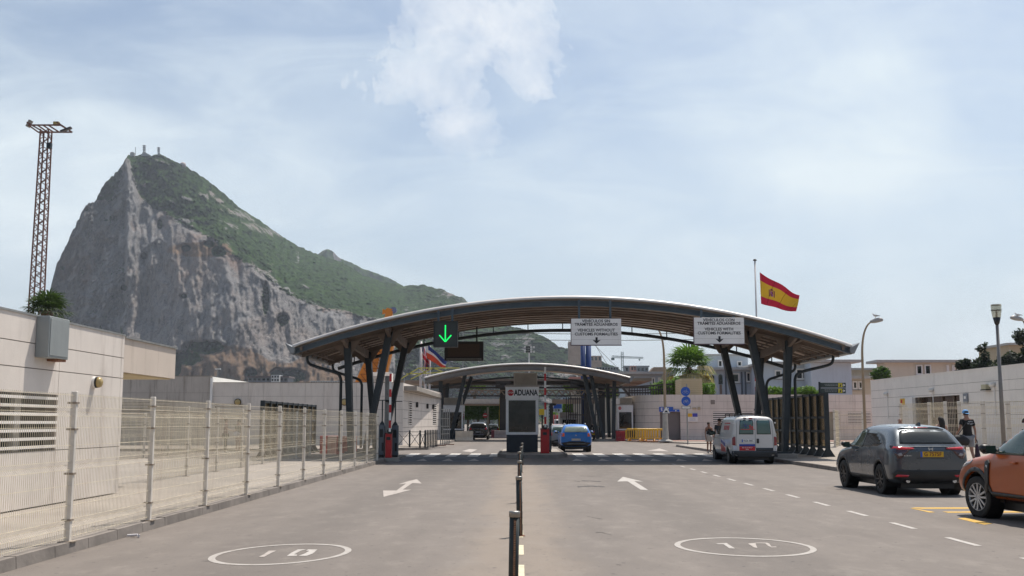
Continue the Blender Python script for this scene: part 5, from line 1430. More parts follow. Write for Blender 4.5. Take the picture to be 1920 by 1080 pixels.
# warning triangle on the tan lamp post
c = W(1249, 769, 87.7); tr_ = thing('warning_sign', 'white triangular hump warning sign on the tan lamp post', 'sign', (c.x, 87.7, c.z))
a_, b__, t_ = W(1240.5, 775.5, 87.7), W(1257.5, 775.5, 87.7), W(1249, 760, 87.7)
MB().prism([a_, b__, t_], (0, -.03, 0)).build('border', red_m if False else M('faded_border', (.18, .19, .21), .6), tr_)
cc = (a_ + b__ + t_) / 3
MB().prism([cc + (q - cc) * .82 + Vector((0, -.031, 0)) for q in (a_, b__, t_)], (0, -.006, 0)).build('face', white_m, tr_)
w_ = (b__.x - a_.x) / 2
MB().prism([(c.x + u * w_, 87.66, a_.z + .1 + v) for u, v in ((-.5, 0), (.5, 0), (.3, .04), (.2, .14), (-.2, .14), (-.3, .04))], (0, -.006, 0)).build('hump', signblack_m, tr_)
# dark direction board with two rows
YI = 64.
s = thing('direction_board', 'dark green direction board with two rows, yellow pictograms and white arrows', 'sign', (W(1562, 740, YI).x, YI, .12))
for (py0, py1) in ((717.5, 727), (728, 737.5)):
    a, b_ = W(1538, py1, YI), W(1585, py0, YI); F = Fr((a.x, YI, a.z), (1, 0, 0), (0, -1, 0)); w, h = b_.x - a.x, b_.z - a.z
    o = MB().fbox(F, 0, w, 0, h, 0, .08).build('sign_row', M('board_green', (.028, .045, .045), .5), s, bevel=.005)
    MB().fbox(F, w * .70, w * .70 + h * .8, h * .1, h * .9, .081, .086).build('pictogram', M('picto_yellow', (.6, .5, .03), .5), o)
    g = MB(); g.prism([F.pt(w * (.70) + h * x, h * y, .087) for x, y in ((.2, .2), (.5, .2), (.62, .8), (.4, .6))], (0, -.003, 0)); g.build('symbol', signblack_m, o)
    g = MB(); u = w * .9; g.fbox(F, u - .1, u + .08, h * .46, h * .54, .081, .086)
    g.prism([F.pt(u + .12, h * .5, .081), F.pt(u, h * .78, .081), F.pt(u, h * .65, .081), F.pt(u + .03, h * .5, .081), F.pt(u, h * .35, .081), F.pt(u, h * .22, .081)], (0, -.004, 0)); g.build('arrow', white_m, o)
    g = MB(); rnd = random.Random(int(py0)); u = w * .12
    for row, v in ((0, .64), (1, .38)):
        u = w * (.16 + row * .03)
        while u < w * .64:
            l = rnd.uniform(.04, .12); g.fbox(F, u, u + l, h * v, h * (v + .08), .081, .084); u += l + .03
    g.build('text_lines', M('dim_white', (.35, .38, .38), .6), o)
x = W(1538.5, 740, YI).x; MB().box(x - .08, x + .02, YI + .0, YI + .1, .12, W(1538, 716, YI).z).build('post', steel_m, s)

# ================================================================ FLAGS
def flagpole(name, label, px, Yd, pyt, z0=.1, r0=.06, mat=None):
    p = W(px, 700, Yd); zt = W(px, pyt, Yd).z; r = thing(name, label, 'flagpole', (p.x, Yd, z0))
    MB().tube([(p.x, Yd, z0), (p.x, Yd, zt)], r0 * 1.3, 10, r2=r0).build('pole', mat or M('pole_white', (.52, .50, .50), .4, .2), r, smooth=True)
    MB().lathe((p.x, Yd, zt), [(.1, 0), (.1, .05), (.05, .1)], 10).build('finial', steel_m, r)
    return r, p.x
YFL = 58.
r, fx = flagpole('flagpole', 'tall white flagpole rising above the right side of the big canopy', 1421.5, YFL, 489, .12, .045)
def flag(name, label, corners, Yd, colf, mats, nu=80, nv=52, wave=.12, seed=0):
    TL, TR, BR, BL = [W(*c, Yd) for c in corners]; mb = MB(); g = {}
    for i in range(nu + 1):
        for j in range(nv + 1):
            u, v = i / nu, j / nv
            p = (TL * (1 - u) + TR * u) * (1 - v) + (BL * (1 - u) + BR * u) * v
            p = p + Vector((0, wave * (u ** .6) * math.sin(u * 9 + v * 2.2 + seed) * 1.2, -wave * .30 * math.sin(u * 8 + 1.2 + seed) * u - .25 * wave * math.sin(math.pi * u) * 1.2))
            g[i, j] = p
    for i in range(nu):
        for j in range(nv):
            mb.cur = colf((i + .5) / nu, (j + .5) / nv); mb.poly([g[i, j], g[i + 1, j], g[i + 1, j + 1], g[i, j + 1]])
    o = mb.build(name, mats, smooth=True)
    md = o.modifiers.new('thickness', 'SOLIDIFY'); md.thickness = .006
    bm = bmesh.new(); bm.from_mesh(o.data); bmesh.ops.remove_doubles(bm, verts=bm.verts, dist=1e-4); bm.to_mesh(o.data); bm.free()
    c = (TL + BL) / 2
    o.data.transform(Matrix.Translation(-c)); o.location = c
    return tag(o, label, 'flag')
fr_ = M('flag_red', (.52, .008, .04), .75, 0, .06); fy = M('flag_yellow', (.72, .42, .02), .75, 0, .06); fm_ = M('flag_crest_maroon', (.24, .06, .06), .8); fv = M('flag_crest_violet', (.32, .10, .26), .8)
def spain(u, v):
    cu, cv = .30, .50
    du, dv = (u - cu) / .075, (v - cv) / .16
    if abs(du) < 1 and abs(dv) < 1.0:
        if .74 < abs(du) < .92: return 2 if dv > -.55 else 1
        if dv < -.45: return 2 if abs(du) < .5 + .2 * math.sin(dv * 9) else 1
        if abs(du) < .56 and dv > -.40 and dv < .9 - du * du: return 3 if (du > 0) == (dv > .2) else 2
    return 0 if v < .25 or v > .75 else 1
flag('national_flag', 'red and yellow flag with a crest flying above the canopy', [(1424.5, 510.5), (1500, 553), (1491, 584), (1427, 569.5)], YFL, spain, [fr_, fy, fm_, fv], wave=.16)
YU = 118.
wht = M('flag_white', (.6, .58, .58), .75, 0, .05); nav = M('flag_navy', (.012, .03, .16), .75, 0, .05)
for px, pt, lab in ((789, 640, 'white flagpole at the left carrying the crumpled red, white and blue flag'), (797.5, 648, 'thin white flagpole in the middle of the three poles'), (805.5, 650, 'white flagpole at the right carrying the diagonal striped flag')):
    flagpole('flagpole', lab, px, YU, pt, .1, .13 if px < 800 else .10)
def ujack(u, v):
    a, b_ = abs(u - .5), abs(v - .5)
    if a < .06 or b_ < .09: return 0
    if a < .1 or b_ < .16: return 1
    if abs(a - b_) < .035: return 0
    if abs(a - b_) < .09: return 1
    return 2
flag('national_flag', 'crumpled red, white and blue crossed flag hanging between the white poles', [(789.5, 642), (803, 662), (806, 694), (795, 690)], YU - .4, ujack, [fr_, wht, nav], wave=.5)
def diag(u, v):
    t = v + .10 * math.sin(u * 5)
    return 2 if t < .42 and u > .12 else (1 if t < .55 + .1 * (1 - u) else 0)
flag('national_flag', 'large flag with white, red and blue diagonal folds beside the white poles', [(797, 641), (838, 676), (835, 691), (800, 671)], YU - .8, diag, [M('flag_orange_red', (.55, .06, .02), .75), wht, nav], wave=.3)

# ================================================================ LATTICE MAST, CRANES
rustm = M('mast_rust', (.15, .075, .06), .7, .2, .3, 3)
def lattice(mb, p, q, w0, w1, n, t, td):
    p, q = Vector(p), Vector(q); d = (q - p)
    dn = d.normalized(); a = dn.cross(Vector((0, 1, 0)) if abs(dn.y) < .9 else Vector((1, 0, 0))).normalized(); b_ = a.cross(dn)
    def c(k, f): w = (w0 + (w1 - w0) * f) / 2; s = ((-1, -1), (1, -1), (1, 1), (-1, 1))[k]; return p + d * f + a * s[0] * w + b_ * s[1] * w
    for k in range(4): mb.bar(c(k, 0), c(k, 1), t)
    for i in range(n):
        f0, f1 = i / n, (i + 1) / n; fm2 = (f0 + f1) / 2
        for k in range(4):
            mb.bar(c(k, f0), c((k + 1) % 4, fm2), td); mb.bar(c((k + 1) % 4, fm2), c(k, f1), td)
YMA = 78.; xm = W(68, 590, YMA).x
zt = W(86, 244, YMA).z; xm = (W(68, 590, YMA).x + W(86, 244, YMA).x) / 2
r = thing('lattice_light_mast', 'tall rusty lattice floodlight mast behind the left building', 'mast', (xm, YMA, 0))
mb = MB(); lattice(mb, (xm, YMA, 0), (xm, YMA, zt), .92, .60, 30, .085, .05); mb.build('lattice', rustm, r)
mb = MB()
xa, xb = W(59, 240, YMA).x, W(118, 240, YMA).x
mb.bar((xa, YMA - .5, zt + .25), (xb, YMA - .5, zt + .25), .10); mb.bar((xa + .3, YMA + .5, zt - .02), (xb + .5, YMA + .5, zt - .02), .10)
for f in (0, .28, .45, .62, 1): mb.bar((xa + (xb - xa) * f, YMA - .5, zt + .25), (xa + .3 + (xb + .2 - xa) * f, YMA + .5, zt - .02), .08)
mb.bar((xa - .1, YMA - .6, zt + .45), (xa + .7, YMA + .4, zt), .08); mb.bar((xb - .3, YMA - .5, zt + .5), (xb + .5, YMA + .5, zt - .02), .08)
mb.build('head_frame', rustm, r)
for i, (px, py, rot) in enumerate(((55, 232, 35), (106, 232, 0), (124, 243, -25))):
    c = W(px, py, YMA); a = R(rot); u = Vector((math.cos(a), 0, math.sin(a))) ; v = Vector((-u.z, 0, u.x))
    mb = MB(); h1, h2 = ((.12, .28), (.2, .14), (.24, .07))[i]
    if i == 0: u, v = Vector((math.cos(R(-25)), 0, math.sin(R(-25)))), Vector((math.sin(R(25)), 0, math.cos(R(25))))
    if i == 2: u, v = Vector((.93, 0, .36)), Vector((-.36, 0, .93))
    if i == 2: h1, h2 = .42, .07
    P = [c - u * h1 - v * h2, c + u * h1 - v * h2, c + u * h1 + v * h2, c - u * h1 + v * h2]
    mb.prism([q + Vector((0, -.15, 0)) for q in P], (0, .3, 0)); mb.build('floodlight', [M('flood_grey', (.28, .26, .22), .5), M('flood_amber', (.36, .28, .08), .4), M('flood_dark', (.06, .055, .06), .5)][i], r)
MB().box(xm + .3, xm + .62, YMA - .5, YMA - .2, zt - 1.5, zt - 1.1).build('junction_box', steel_m, r)
# mobile crane with orange boom
org = M('crane_orange', (.62, .20, .012), .5, 0, .12, .8); YO = 112.
r = thing('mobile_crane', 'bright orange telescopic crane boom rising behind the office and through the canopy line', 'crane', (W(665, 720, YO).x, YO, 0))
a, b_, c_ = W(672, 745, YO), W(721, 640, YO), W(733, 578, YO)
mb = MB(); 
def boom(p, q, w0, w1, dpt0, dpt1, nm, m_):
    o = MB().bar(p, q, dpt0, w0, dpt1, w1, up=(1, 0, 0)); return o.build(nm, m_, r)
boom(W(676, 775, YO), W(722, 640, YO), 3.6, 2.0, 1.5, 1.2, 'boom_base', org); boom(W(712, 660, YO) , W(727, 612, YO), 1.5, 1.2, 1.0, .9, 'boom_section', M('crane_orange_light', (.66, .26, .03), .5, 0, .1)); boom(W(725, 616, YO), W(731, 583, YO), .9, .7, .7, .6, 'boom_tip', org)
hd = W(728, 582, YO); MB().prism([(hd.x - .6, YO - .3, hd.z - .4), (hd.x + .3, YO - .3, hd.z - .2), (hd.x + .5, YO - .3, hd.z + .1), (hd.x - .1, YO - .3, hd.z + .25), (hd.x - .3, YO - .3, hd.z), (hd.x - .55, YO - .3, hd.z + .15)], (0, .6, 0)).build('boom_head', org, r)
hd = W(738, 582, YO); MB().lathe((hd.x, YO, hd.z), [(0, -.3), (.35, -.28), (.35, .25), (0, .3)], 12, 'y').build('sheave', M('sheave_blue', (.12, .14, .25), .5), r)
g = MB(); 
p0, p1 = W(668, 750, YO), W(716, 655, YO); dd_ = (p1 - p0)
for k in range(9):
    f0, f1 = k / 9, (k + 1) / 9; nrm_ = Vector((-dd_.z, 0, dd_.x)).normalized()
    g.bar(p0 + dd_ * f0 - nrm_ * .7 + Vector((0, -.78, 0)), p0 + dd_ * f1 + nrm_ * .7 + Vector((0, -.78, 0)), .07); g.bar(p0 + dd_ * f1 - nrm_ * .7 + Vector((0, -.78, 0)), p0 + dd_ * f0 + nrm_ * .7 + Vector((0, -.78, 0)), .07)
g.build('bracing', M('crane_orange_dark', (.34, .10, .01), .6), r)
MB().tube([W(700, 745, YO - .4), W(716, 672, YO - .4)], .35, 12).build('ram', M('ram_grey', (.36, .35, .34), .35, .3), r)
MB().box(a.x - 3, a.x + 3, YO - 1.3, YO + 1.5, .6, 2.6).build('carrier', org, r, bevel=.05)
for sx in (-2, 0, 2):
    for sy in (-1.3, 1.3):
        MB().lathe((a.x + sx, YO + sy, .55), [(.5, -.2), (.55, 0), (.5, .2)], 14, 'y').build('wheel', rubber_m, r)
# yellow tubular roof bracing beside the flags
r = thing('yellow_bracing', 'thin yellow tubular roof bracing below the flags', 'frame', (W(800, 700, 110).x, 110, 0))
yt = M('tube_yellow', (.55, .50, .10), .5); g = MB()
for a, b_ in (((757, 707), (785, 690)), ((785, 690), (862, 690)), ((762, 701), (800, 700)), ((770, 711), (812, 690)), ((812, 690), (838, 700)), ((800, 700), (862, 695)), ((785, 690), (800, 700)), ((752, 711), (757, 707))):
    g.bar(W(*a, 110), W(*b_, 110), .10)
g.build('tubes', yt, r)
g = MB(); 
for px in (758, 800): p = W(px, 708, 110); g.bar((p.x, 110, 0), (p.x, 110, p.z), .1)
g.build('legs', galv_m, r)
# overhead roof structure between the canopies and beyond
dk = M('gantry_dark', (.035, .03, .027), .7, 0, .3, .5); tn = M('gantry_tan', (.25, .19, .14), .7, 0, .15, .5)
YG_ = 120.
r = thing('overhead_gantry', 'long dark lattice roof gantry crossing the road behind the second canopy', 'gantry', (W(985, 700, YG_).x, YG_, 0))
xz_ = lambda px, py: (W(px, py, YG_).x, W(px, py, YG_).z)
def hb(px0, py0, px1, py1, dy0, dy1, nm, m_):
    (xa, zb), (xb, za) = xz_(px0, py1), xz_(px1, py0); return MB().box(xa, xb, YG_ + dy0, YG_ + dy1, zb, za).build(nm, m_, r)
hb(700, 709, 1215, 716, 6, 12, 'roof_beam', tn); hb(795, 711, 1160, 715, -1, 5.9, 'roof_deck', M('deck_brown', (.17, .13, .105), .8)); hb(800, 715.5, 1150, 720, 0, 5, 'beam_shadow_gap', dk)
hb(800, 725, 1300, 728.5, -.4, 0, 'upper_chord', dk); hb(860, 731, 1160, 733, -.3, .1, 'truss_top', tn); hb(860, 741, 1160, 743.5, -.3, .1, 'truss_bottom', dk); hb(1120, 735, 1300, 738, -.4, 0, 'lower_chord', dk)
g = MB(); px = 862
while px < 1156:
    g.bar(W(px, 741, YG_ - .1), W(px + 6, 733, YG_ - .1), .12); g.bar(W(px + 6, 733, YG_ - .1), W(px + 12, 741, YG_ - .1), .12); px += 12
g.build('truss_web', tn, r)
for px in (830, 943, 1102, 1128, 1268):
    (xa, zt_) = xz_(px, 712); MB().box(xa - .35, xa + .35, YG_ + .1, YG_ + .7, 0, zt_).build('column', dk, r)
for px, d in ((835, 30), (1095, 26), (943, 14), (1108, 26)):
    g = MB()
    for k in range(4): 
        q0, q1 = W(px - d, 715 + k * 4, YG_ - .8), W(px + d, 717 + k * 4, YG_ - .8)
        if k % 2 == 0: g.bar(q0, q1, .3)
    g.build('bracket', dk, r)
g = MB(); 
for k in range(16):
    p = W(1180 + k * 5, 735, 108 ); g.bar((p.x, 108, W(0, 745, 108).z - .6), (p.x, 108, p.z + .6), .08)
g.bar(W(1178, 726, 108), W(1262, 720, 108), .15); g.bar(W(1178, 733, 108), W(1262, 729, 108), .1)
g.build('side_railing', dk, r)
hb(1150, 709, 1222, 714, 0, 20, 'side_roof', tn)
g = MB(); g.bar(W(1158, 716, 112), W(1182, 744, 112), .22); g.build('brace', dk, r)
# vertical bar gate near the right kiosk
r = thing('bar_gate', 'dark fence of tall close bars beyond the right legs of the second canopy', 'gate', (W(1090, 790, 116).x, 116, 0))
g = MB(); px = 1062
while px < 1124: p = W(px, 790, 116); g.box(p.x - .05, p.x + .05, 115.95, 116.05, 0, W(0, 745, 116).z); px += 4.2
for py in (748, 778, 800): g.box(W(1062, 0, 116).x, W(1124, 0, 116).x, 115.93, 116.07, W(0, py, 116).z - .06, W(0, py, 116).z + .06)
g.build('bars', dk, r)
# white lintel building behind on the left and its shade wall
xa, zb = W(866, 757, 136).x, W(866, 757, 136).z; xb, za = W(942, 748, 136).x, W(942, 748, 136).z
r = thing('white_bridge', 'white footbridge beam crossing the left lane beyond the gantry', 'footbridge', ((xa + xb) / 2, 136, 0))
MB().box(xa - 1, xb + 1, 136, 139, zb, za).build('beam', M('bridge_white', (.60, .57, .53), .6), r); MB().box(xa - 1, xb + 1, 135.9, 139.1, zb - .18, zb - .01).build('edge', tn, r)
g = MB()
for x in (xa - .6, xb + .6): g.box(x - .2, x + .2, 136.5, 137.5, 0, zb - .19)
g.build('pier', dk, r)
xa2, xb2 = W(1032, 0, 138).x, W(1075, 0, 138).x
r = thing('tan_bridge', 'tan footbridge beam crossing the right lane beyond the gantry', 'footbridge', ((xa2 + xb2) / 2, 138, 0))
MB().box(xa2, xb2 + 2.5, 138, 140, W(0, 757, 138).z, W(0, 749, 138).z).build('beam', tn, r)
MB().box(xa2 - .3, xa2 + .1, 138.2, 139, 0, W(0, 757, 138).z - .01).build('pier', dk, r)
# yellow pillar
p = W(941, 790, 128); tag(recentre(MB().box(p.x - .35, p.x + .35, 127.8, 128.4, 0, 3.2).box(p.x - .3, p.x + .3, 127.85, 128.35, 3.2, 4.6).build('yellow_pillar', M('pillar_yellow', (.45, .33, .02), .6), bevel=.03)), 'yellow painted pillar left of the kiosk in the far lane', 'pillar')
# no-entry sign
YN = 125.; c = W(909.5, 779, YN); r = thing('no_entry_sign', 'round red no entry sign between the green hedges', 'sign', (c.x, YN, 0))
MB().lathe((c.x, YN, c.z), [(.28, .03), (.28, 0)], 20, 'y').build('disc', red_m, r); MB().box(c.x - .2, c.x + .2, YN - .01, YN - .003, c.z - .05, c.z + .05).build('bar', white_m, r); MB().box(c.x - .04, c.x + .04, YN + .04, YN + .1, 0, c.z + .6).build('post', galv_m, r)
p = W(914.5, 790, YN); tag(recentre(MB().box(p.x - .12, p.x + .12, YN + .3, YN + .5, 0, W(0, 765, YN).z).lathe((p.x, YN + .4, W(0, 765, YN).z), [(.13, 0), (.05, .1)], 8).build('pale_post', M('post_tan', (.40, .36, .28), .7))), 'thick pale post beside the red no entry sign', 'post')
# blue direction sign on the far street
c = W(1042, 762, 150); r = thing('direction_sign', 'small blue direction sign on a post far down the right lane', 'sign', (c.x, 150, 0))
MB().box(c.x - .75, c.x + .85, 150, 150.1, c.z - .3, c.z + .3).build('board', blue_m, r); MB().box(c.x - .62, c.x - .3, 149.98, 149.999, c.z - .15, c.z + .15).build('symbol', white_m, r); MB().box(c.x - .06, c.x + .06, 150.1, 150.2, 0, c.z + .3).build('post', galv_m, r)
# stadium floodlight mast
YL_ = 190.; p = W(992, 670, YL_); r = thing('floodlight_mast', 'white floodlight mast with a cluster of lamps above the second canopy', 'mast', (p.x, YL_, 0))
MB().tube([(p.x, YL_, 0), (p.x, YL_, W(0, 656, YL_).z)], .22, 8, r2=.14).build('pole', M('mast_white', (.6, .6, .58), .5), r)
g = MB(); g2 = MB()
for px in (984, 988, 992, 996, 1001):
    for py in (651, 655.5, 659.5):
        if px in (984, 1001) and py == 655.5: continue
        q = W(px, py, YL_); (g if px in (988, 992) else g2).box(q.x - .16, q.x + .16, YL_ - .3, YL_, q.z - .16, q.z + .16)
g.build('lamp_cluster', black_m, r); g2.build('floodlight', M('mast_white', (0, 0, 0)), r)
g = MB(); g.bar(W(983, 659.5, YL_), W(1002, 659.5, YL_), .08); g.bar(W(983, 651, YL_), W(1002, 651, YL_), .08); g.build('crossarm', galv_m, r)
# blue twin masts behind the lane sign
YT = 125.
for px, w_, lab in ((1093, .28, 'left of two dark blue steel masts below the lane board'), (1103.3, .32, 'right of two dark blue steel masts below the lane board')):
    x = W(px, 660, YT).x
    r = thing('blue_mast', lab, 'mast', (x, YT, 0)); MB().lathe((x, YT, 0), [(w_, 0), (w_, W(0, 628, YT).z)], 14).build('tube', M('mast_blue', (.012, .04, .16), .5), r, smooth=True)
    MB().lathe((x, YT, 0), [(w_ + .2, 0), (w_ + .2, .1), (w_ + .02, .3)], 14).build('base_flange', steel_m, r)
g = MB()
for a, b_ in (((1108, 640), (1168, 700)), ((1112, 640), (1140, 686)), ((1090, 650), (1098, 642))): g.bar(W(*a, 126), W(*b_, 126), .05)
tag(recentre(g.build('stay_cable', galv_m)), 'thin stay cables running down right from the blue masts', 'cable')
# overhead cables across the view
for i, py in enumerate((622, 634)):
    a, b_ = W(868, py + 1, 160), W(1425, py, 160); pts = [a.lerp(b_, k / 20) + Vector((0, 0, -1.0 * math.sin(math.pi * k / 20) * .3)) for k in range(21)]
    a0, b0 = W(560, 640, 160), W(1780, 640, 160)
    tag(MB().tube(pts, .045, 5).build('overhead_cable', black_m), ['upper of two thin cables stretched below the canopy arch', 'lower of two thin cables stretched below the canopy arch'][i], 'cable')
for px, lab in ((868, 'thin cable pole behind the dark message display'), (1425, 'thin cable pole behind the right canopy legs')):
    a = W(px, 620, 160); p_ = thing('cable_pole', lab, 'pole', (a.x, 160, 0)); MB().tube([(a.x, 160.1, 0), (a.x, 160.1, a.z + .3)], .12, 8, r2=.07).build('shaft', galv_m, p_)
    MB().box(a.x - .25, a.x + .25, 160.0, 160.2, a.z - .1, a.z + .02).build('crossarm', steel_m, p_)
# tower crane far off
YC = 620.; p = W(1167, 690, YC); r = thing('tower_crane', 'distant grey tower crane with a long jib under the canopy arch', 'crane', (p.x, YC, 0))
cg = M('crane_grey', (.20, .26, .27), .6); g = MB(); lattice(g, (p.x, YC, 0), (p.x, YC, W(0, 660, YC).z), 1.2, 1.2, 20, .22, .14); g.build('tower', cg, r)
g = MB(); lattice(g, W(1147, 669, YC), W(1206, 671, YC), 1.2, .7, 16, .2, .12); g.build('jib', cg, r)
q = W(1149, 671, YC); MB().box(q.x - .9, q.x + .9, YC - .8, YC + .8, q.z - 1.3, q.z).build('counterweight', M('ballast', (.10, .16, .16), .8), r)
q = W(1199, 673, YC); MB().box(q.x - .4, q.x + .4, YC - .5, YC + .5, q.z - 1.0, q.z).build('trolley', cg, r)
# summit antennas, dome, old castle tower and distant blocks
for px, y0, y1, w_, lab in ((270.5, 290, 272, 2.2, 'tall left antenna tower on the rocky summit'), (297.5, 290, 276, 1.8, 'shorter right antenna tower on the summit')):
    D = 1592.; r = thing('antenna_tower', lab, 'antenna', W(px, y0, D)); g = MB()
    a, b_ = W(px, y0 + 2, D), W(px, y1, D); lattice(g, a, b_, w_ * 1.2, w_ * .8, 4, .5, .3); g.build('lattice', M('antenna_grey', (.12, .125, .14), .6), r)
    g = MB()
    for f in (.55, .75, .93): c = a.lerp(b_, f); g.box(c.x - w_ * 1.1, c.x + w_ * 1.1, D - 1.2, D + 1.2, c.z - .45, c.z + .45)
    g.build('dish_platform', M('antenna_light', (.25, .25, .27), .6), r)
D = 1592.; p = W(254, 291, D); q = W(254, 276, D); tag(recentre(MB().bar(p, q, .6).bar(q + Vector((0, 0, -1)), q + Vector((1.2, 0, -1)), .4).build('summit_pole', M('antenna_grey', (0, 0, 0)))), 'thin pole at the left end of the rocky summit', 'pole')
a, b_ = W(245, 291, D), W(252, 286.5, D); tag(recentre(MB().box(a.x, b_.x, D - 3, D + 3, a.z - 2, b_.z).box(a.x + 1, b_.x - 1, D - 2, D + 2, b_.z, b_.z + .8).build('summit_hut', M('hut_grey', (.3, .3, .3), .8))), 'small grey hut at the left end of the summit', 'hut')
a, b_ = W(266, 291, D), W(278, 286, D); tag(recentre(MB().prism([(a.x, D - 3, a.z - 2), (b_.x, D - 3, a.z - 2), (b_.x + 4, D - 3, a.z - .5), (b_.x - 4, D - 3, b_.z), (a.x + 2, D - 3, b_.z)], (0, 8, 0)).build('summit_station', M('hut_grey', (0, 0, 0)))), 'long grey station roof below the left antenna tower', 'station')
D = 1700.; c = W(343, 309, D); tag(recentre(MB().lathe(c, [(5, -4), (5, 0), (4.4, 2.2), (2.6, 3.8), (0, 4.4)], 16).build('radar_dome', M('dome_pink', (.45, .36, .35), .7), smooth=True)), 'pinkish dome on the green ridge right of the summit', 'dome')
stone = M('castle_stone', (.27, .20, .15), .9, var=.25, scale=.12, bump=.5, bscale=.6)
D = 1180.
def block(px0, py0, px1, py1, D, dep, name, label, cat, mat, wins=0, roof=None):
    a, b_ = W(px0, py1, D), W(px1, py0, D); r = thing(name, label, cat, ((a.x + b_.x) / 2, D + dep / 2, a.z))
    MB().box(a.x, b_.x, D, D + dep, a.z - 6, b_.z).build('wall', mat, r)
    if roof: MB().box(a.x - .6, b_.x + .6, D - .6, D + dep + .6, b_.z + .01, b_.z + .8).build('roof', roof, r)
    if wins:
        nx, nz = wins
        for i in range(nx):
            for j in range(nz):
                x = a.x + (b_.x - a.x) * (i + .5) / nx; z = a.z + (b_.z - a.z) * (j + .5) / nz; sw, sh = (b_.x - a.x) / nx * .28, (b_.z - a.z) / nz * .3
                MB().box(x - sw, x + sw, D - .12, D - .02, z - sh, z + sh).build('window', glass_m, r)
    return r
ca = block(1066, 641, 1091, 672, D, 16, 'castle_tower', 'square old stone castle tower on the hillside left of the blue masts', 'tower', stone)
g = MB(); a, b_ = W(1066, 641, D), W(1091, 641, D)
for k in range(7): x = a.x + (b_.x - a.x) * k / 7; g.box(x, x + 1.0, D - .05, D + .8, a.z, a.z + .9)
g.build('battlement', stone, ca)
block(1107, 667, 1128, 678, D, 14, 'castle_wall', 'low ruined stone wall tower on the slope right of the blue masts', 'tower', stone, (3, 1))
blu = M('far_blue_block', (.12, .17, .22), .8); gry = M('far_grey_block', (.25, .27, .28), .8)
block(1170, 697, 1228, 712, 700, 20, 'distant_building', 'long dark blue building below the tower crane', 'building', blu, (8, 1)); block(1172, 688, 1216, 697, 705, 12, 'distant_building', 'pale grey upper storey building under the tower crane jib', 'building', gry, (6, 1), roof=gry)
block(1183, 686, 1193, 696, 690, 10, 'distant_building', 'small pink building between the distant grey blocks', 'building', M('far_pink', (.38, .22, .18), .8), (2, 1))
block(1118, 688, 1160, 694, 420, 12, 'distant_building', 'low distant building with a thin orange roof edge right of the blue masts', 'building', gry, (8, 1))
block(465, 708, 540, 722, 560, 14, 'apartment_block', 'distant grey and white apartment block at the foot of the talus', 'building', M('apart_grey', (.15, .16, .18), .8), (9, 2), roof=M('apart_roof', (.12, .10, .10), .8))
a = W(488, 720, 559); 
for px0, px1 in ((470, 478), (484, 495), (505, 512), (515, 526)): pass
block(508, 703, 524, 722, 557, 8, 'apartment_block', 'white fronted taller section of the distant apartment block', 'building', M('apart_white', (.5, .5, .5), .8), (3, 3))
block(582, 714, 646, 722, 400, 10, 'white_terrace', 'long low white terrace row at the foot of the rock left of the canopy legs', 'building', M('terrace_white', (.55, .53, .50), .8), (14, 1))
block(1075, 716, 1200, 745, 175, 12, 'salmon_roofed_building', 'beige building with a salmon roof behind the second canopy', 'building', M('beige_far', (.40, .34, .27), .8), (6, 1), roof=M('salmon_roof', (.46, .21, .17), .8))
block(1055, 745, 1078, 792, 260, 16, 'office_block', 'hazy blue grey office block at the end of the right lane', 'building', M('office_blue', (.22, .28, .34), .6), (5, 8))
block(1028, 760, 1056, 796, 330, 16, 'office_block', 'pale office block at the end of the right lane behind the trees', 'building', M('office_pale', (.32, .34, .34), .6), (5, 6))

# ================================================================ TREES AND PLANTS
def leaf_mat(name, col, var=.45):
    m = bpy.data.materials.new(name); m.use_nodes = True; t = m.node_tree; b = t.nodes['Principled BSDF']
    co = nd(t, 'ShaderNodeTexCoord').outputs['Object']; gi = nd(t, 'ShaderNodeNewGeometry').outputs['Random Per Island']
    f = mth(t, 'ADD', mth(t, 'MULTIPLY', noise_n(t, co, 1.2, 4), .6), mth(t, 'MULTIPLY', gi, .4))
    t.links.new(ramp(t, f, [(.25, tuple(c * (1 - var) for c in col)), (.75, tuple(min(1, c * (1 + var)) for c in col))]), b.inputs['Base Color'])
    b.inputs['Roughness'].default_value = .6; b.inputs['Specular IOR Level'].default_value = .25
    b.inputs['Subsurface Weight'].default_value = 0
    tl = nd(t, 'ShaderNodeBsdfTranslucent'); tl.inputs['Color'].default_value = (col[0] * 1.6, col[1] * 1.8, col[2], 1)
    mx = nd(t, 'ShaderNodeMixShader'); mx.inputs[0].default_value = .35; o = t.nodes['Material Output']
    t.links.new(b.outputs[0], mx.inputs[1]); t.links.new(tl.outputs[0], mx.inputs[2]); t.links.new(mx.outputs[0], o.inputs['Surface'])
    return m
bark_m = M('bark', (.12, .085, .06), .95, var=.3, scale=4, bump=.5)
leaf_bright = leaf_mat('leaf_bright', (.11, .17, .025)); leaf_dark = leaf_mat('leaf_dark', (.045, .085, .018)); leaf_mid = leaf_mat('leaf_mid', (.10, .17, .03)); leaf_conif = leaf_mat('leaf_conifer', (.020, .032, .016))
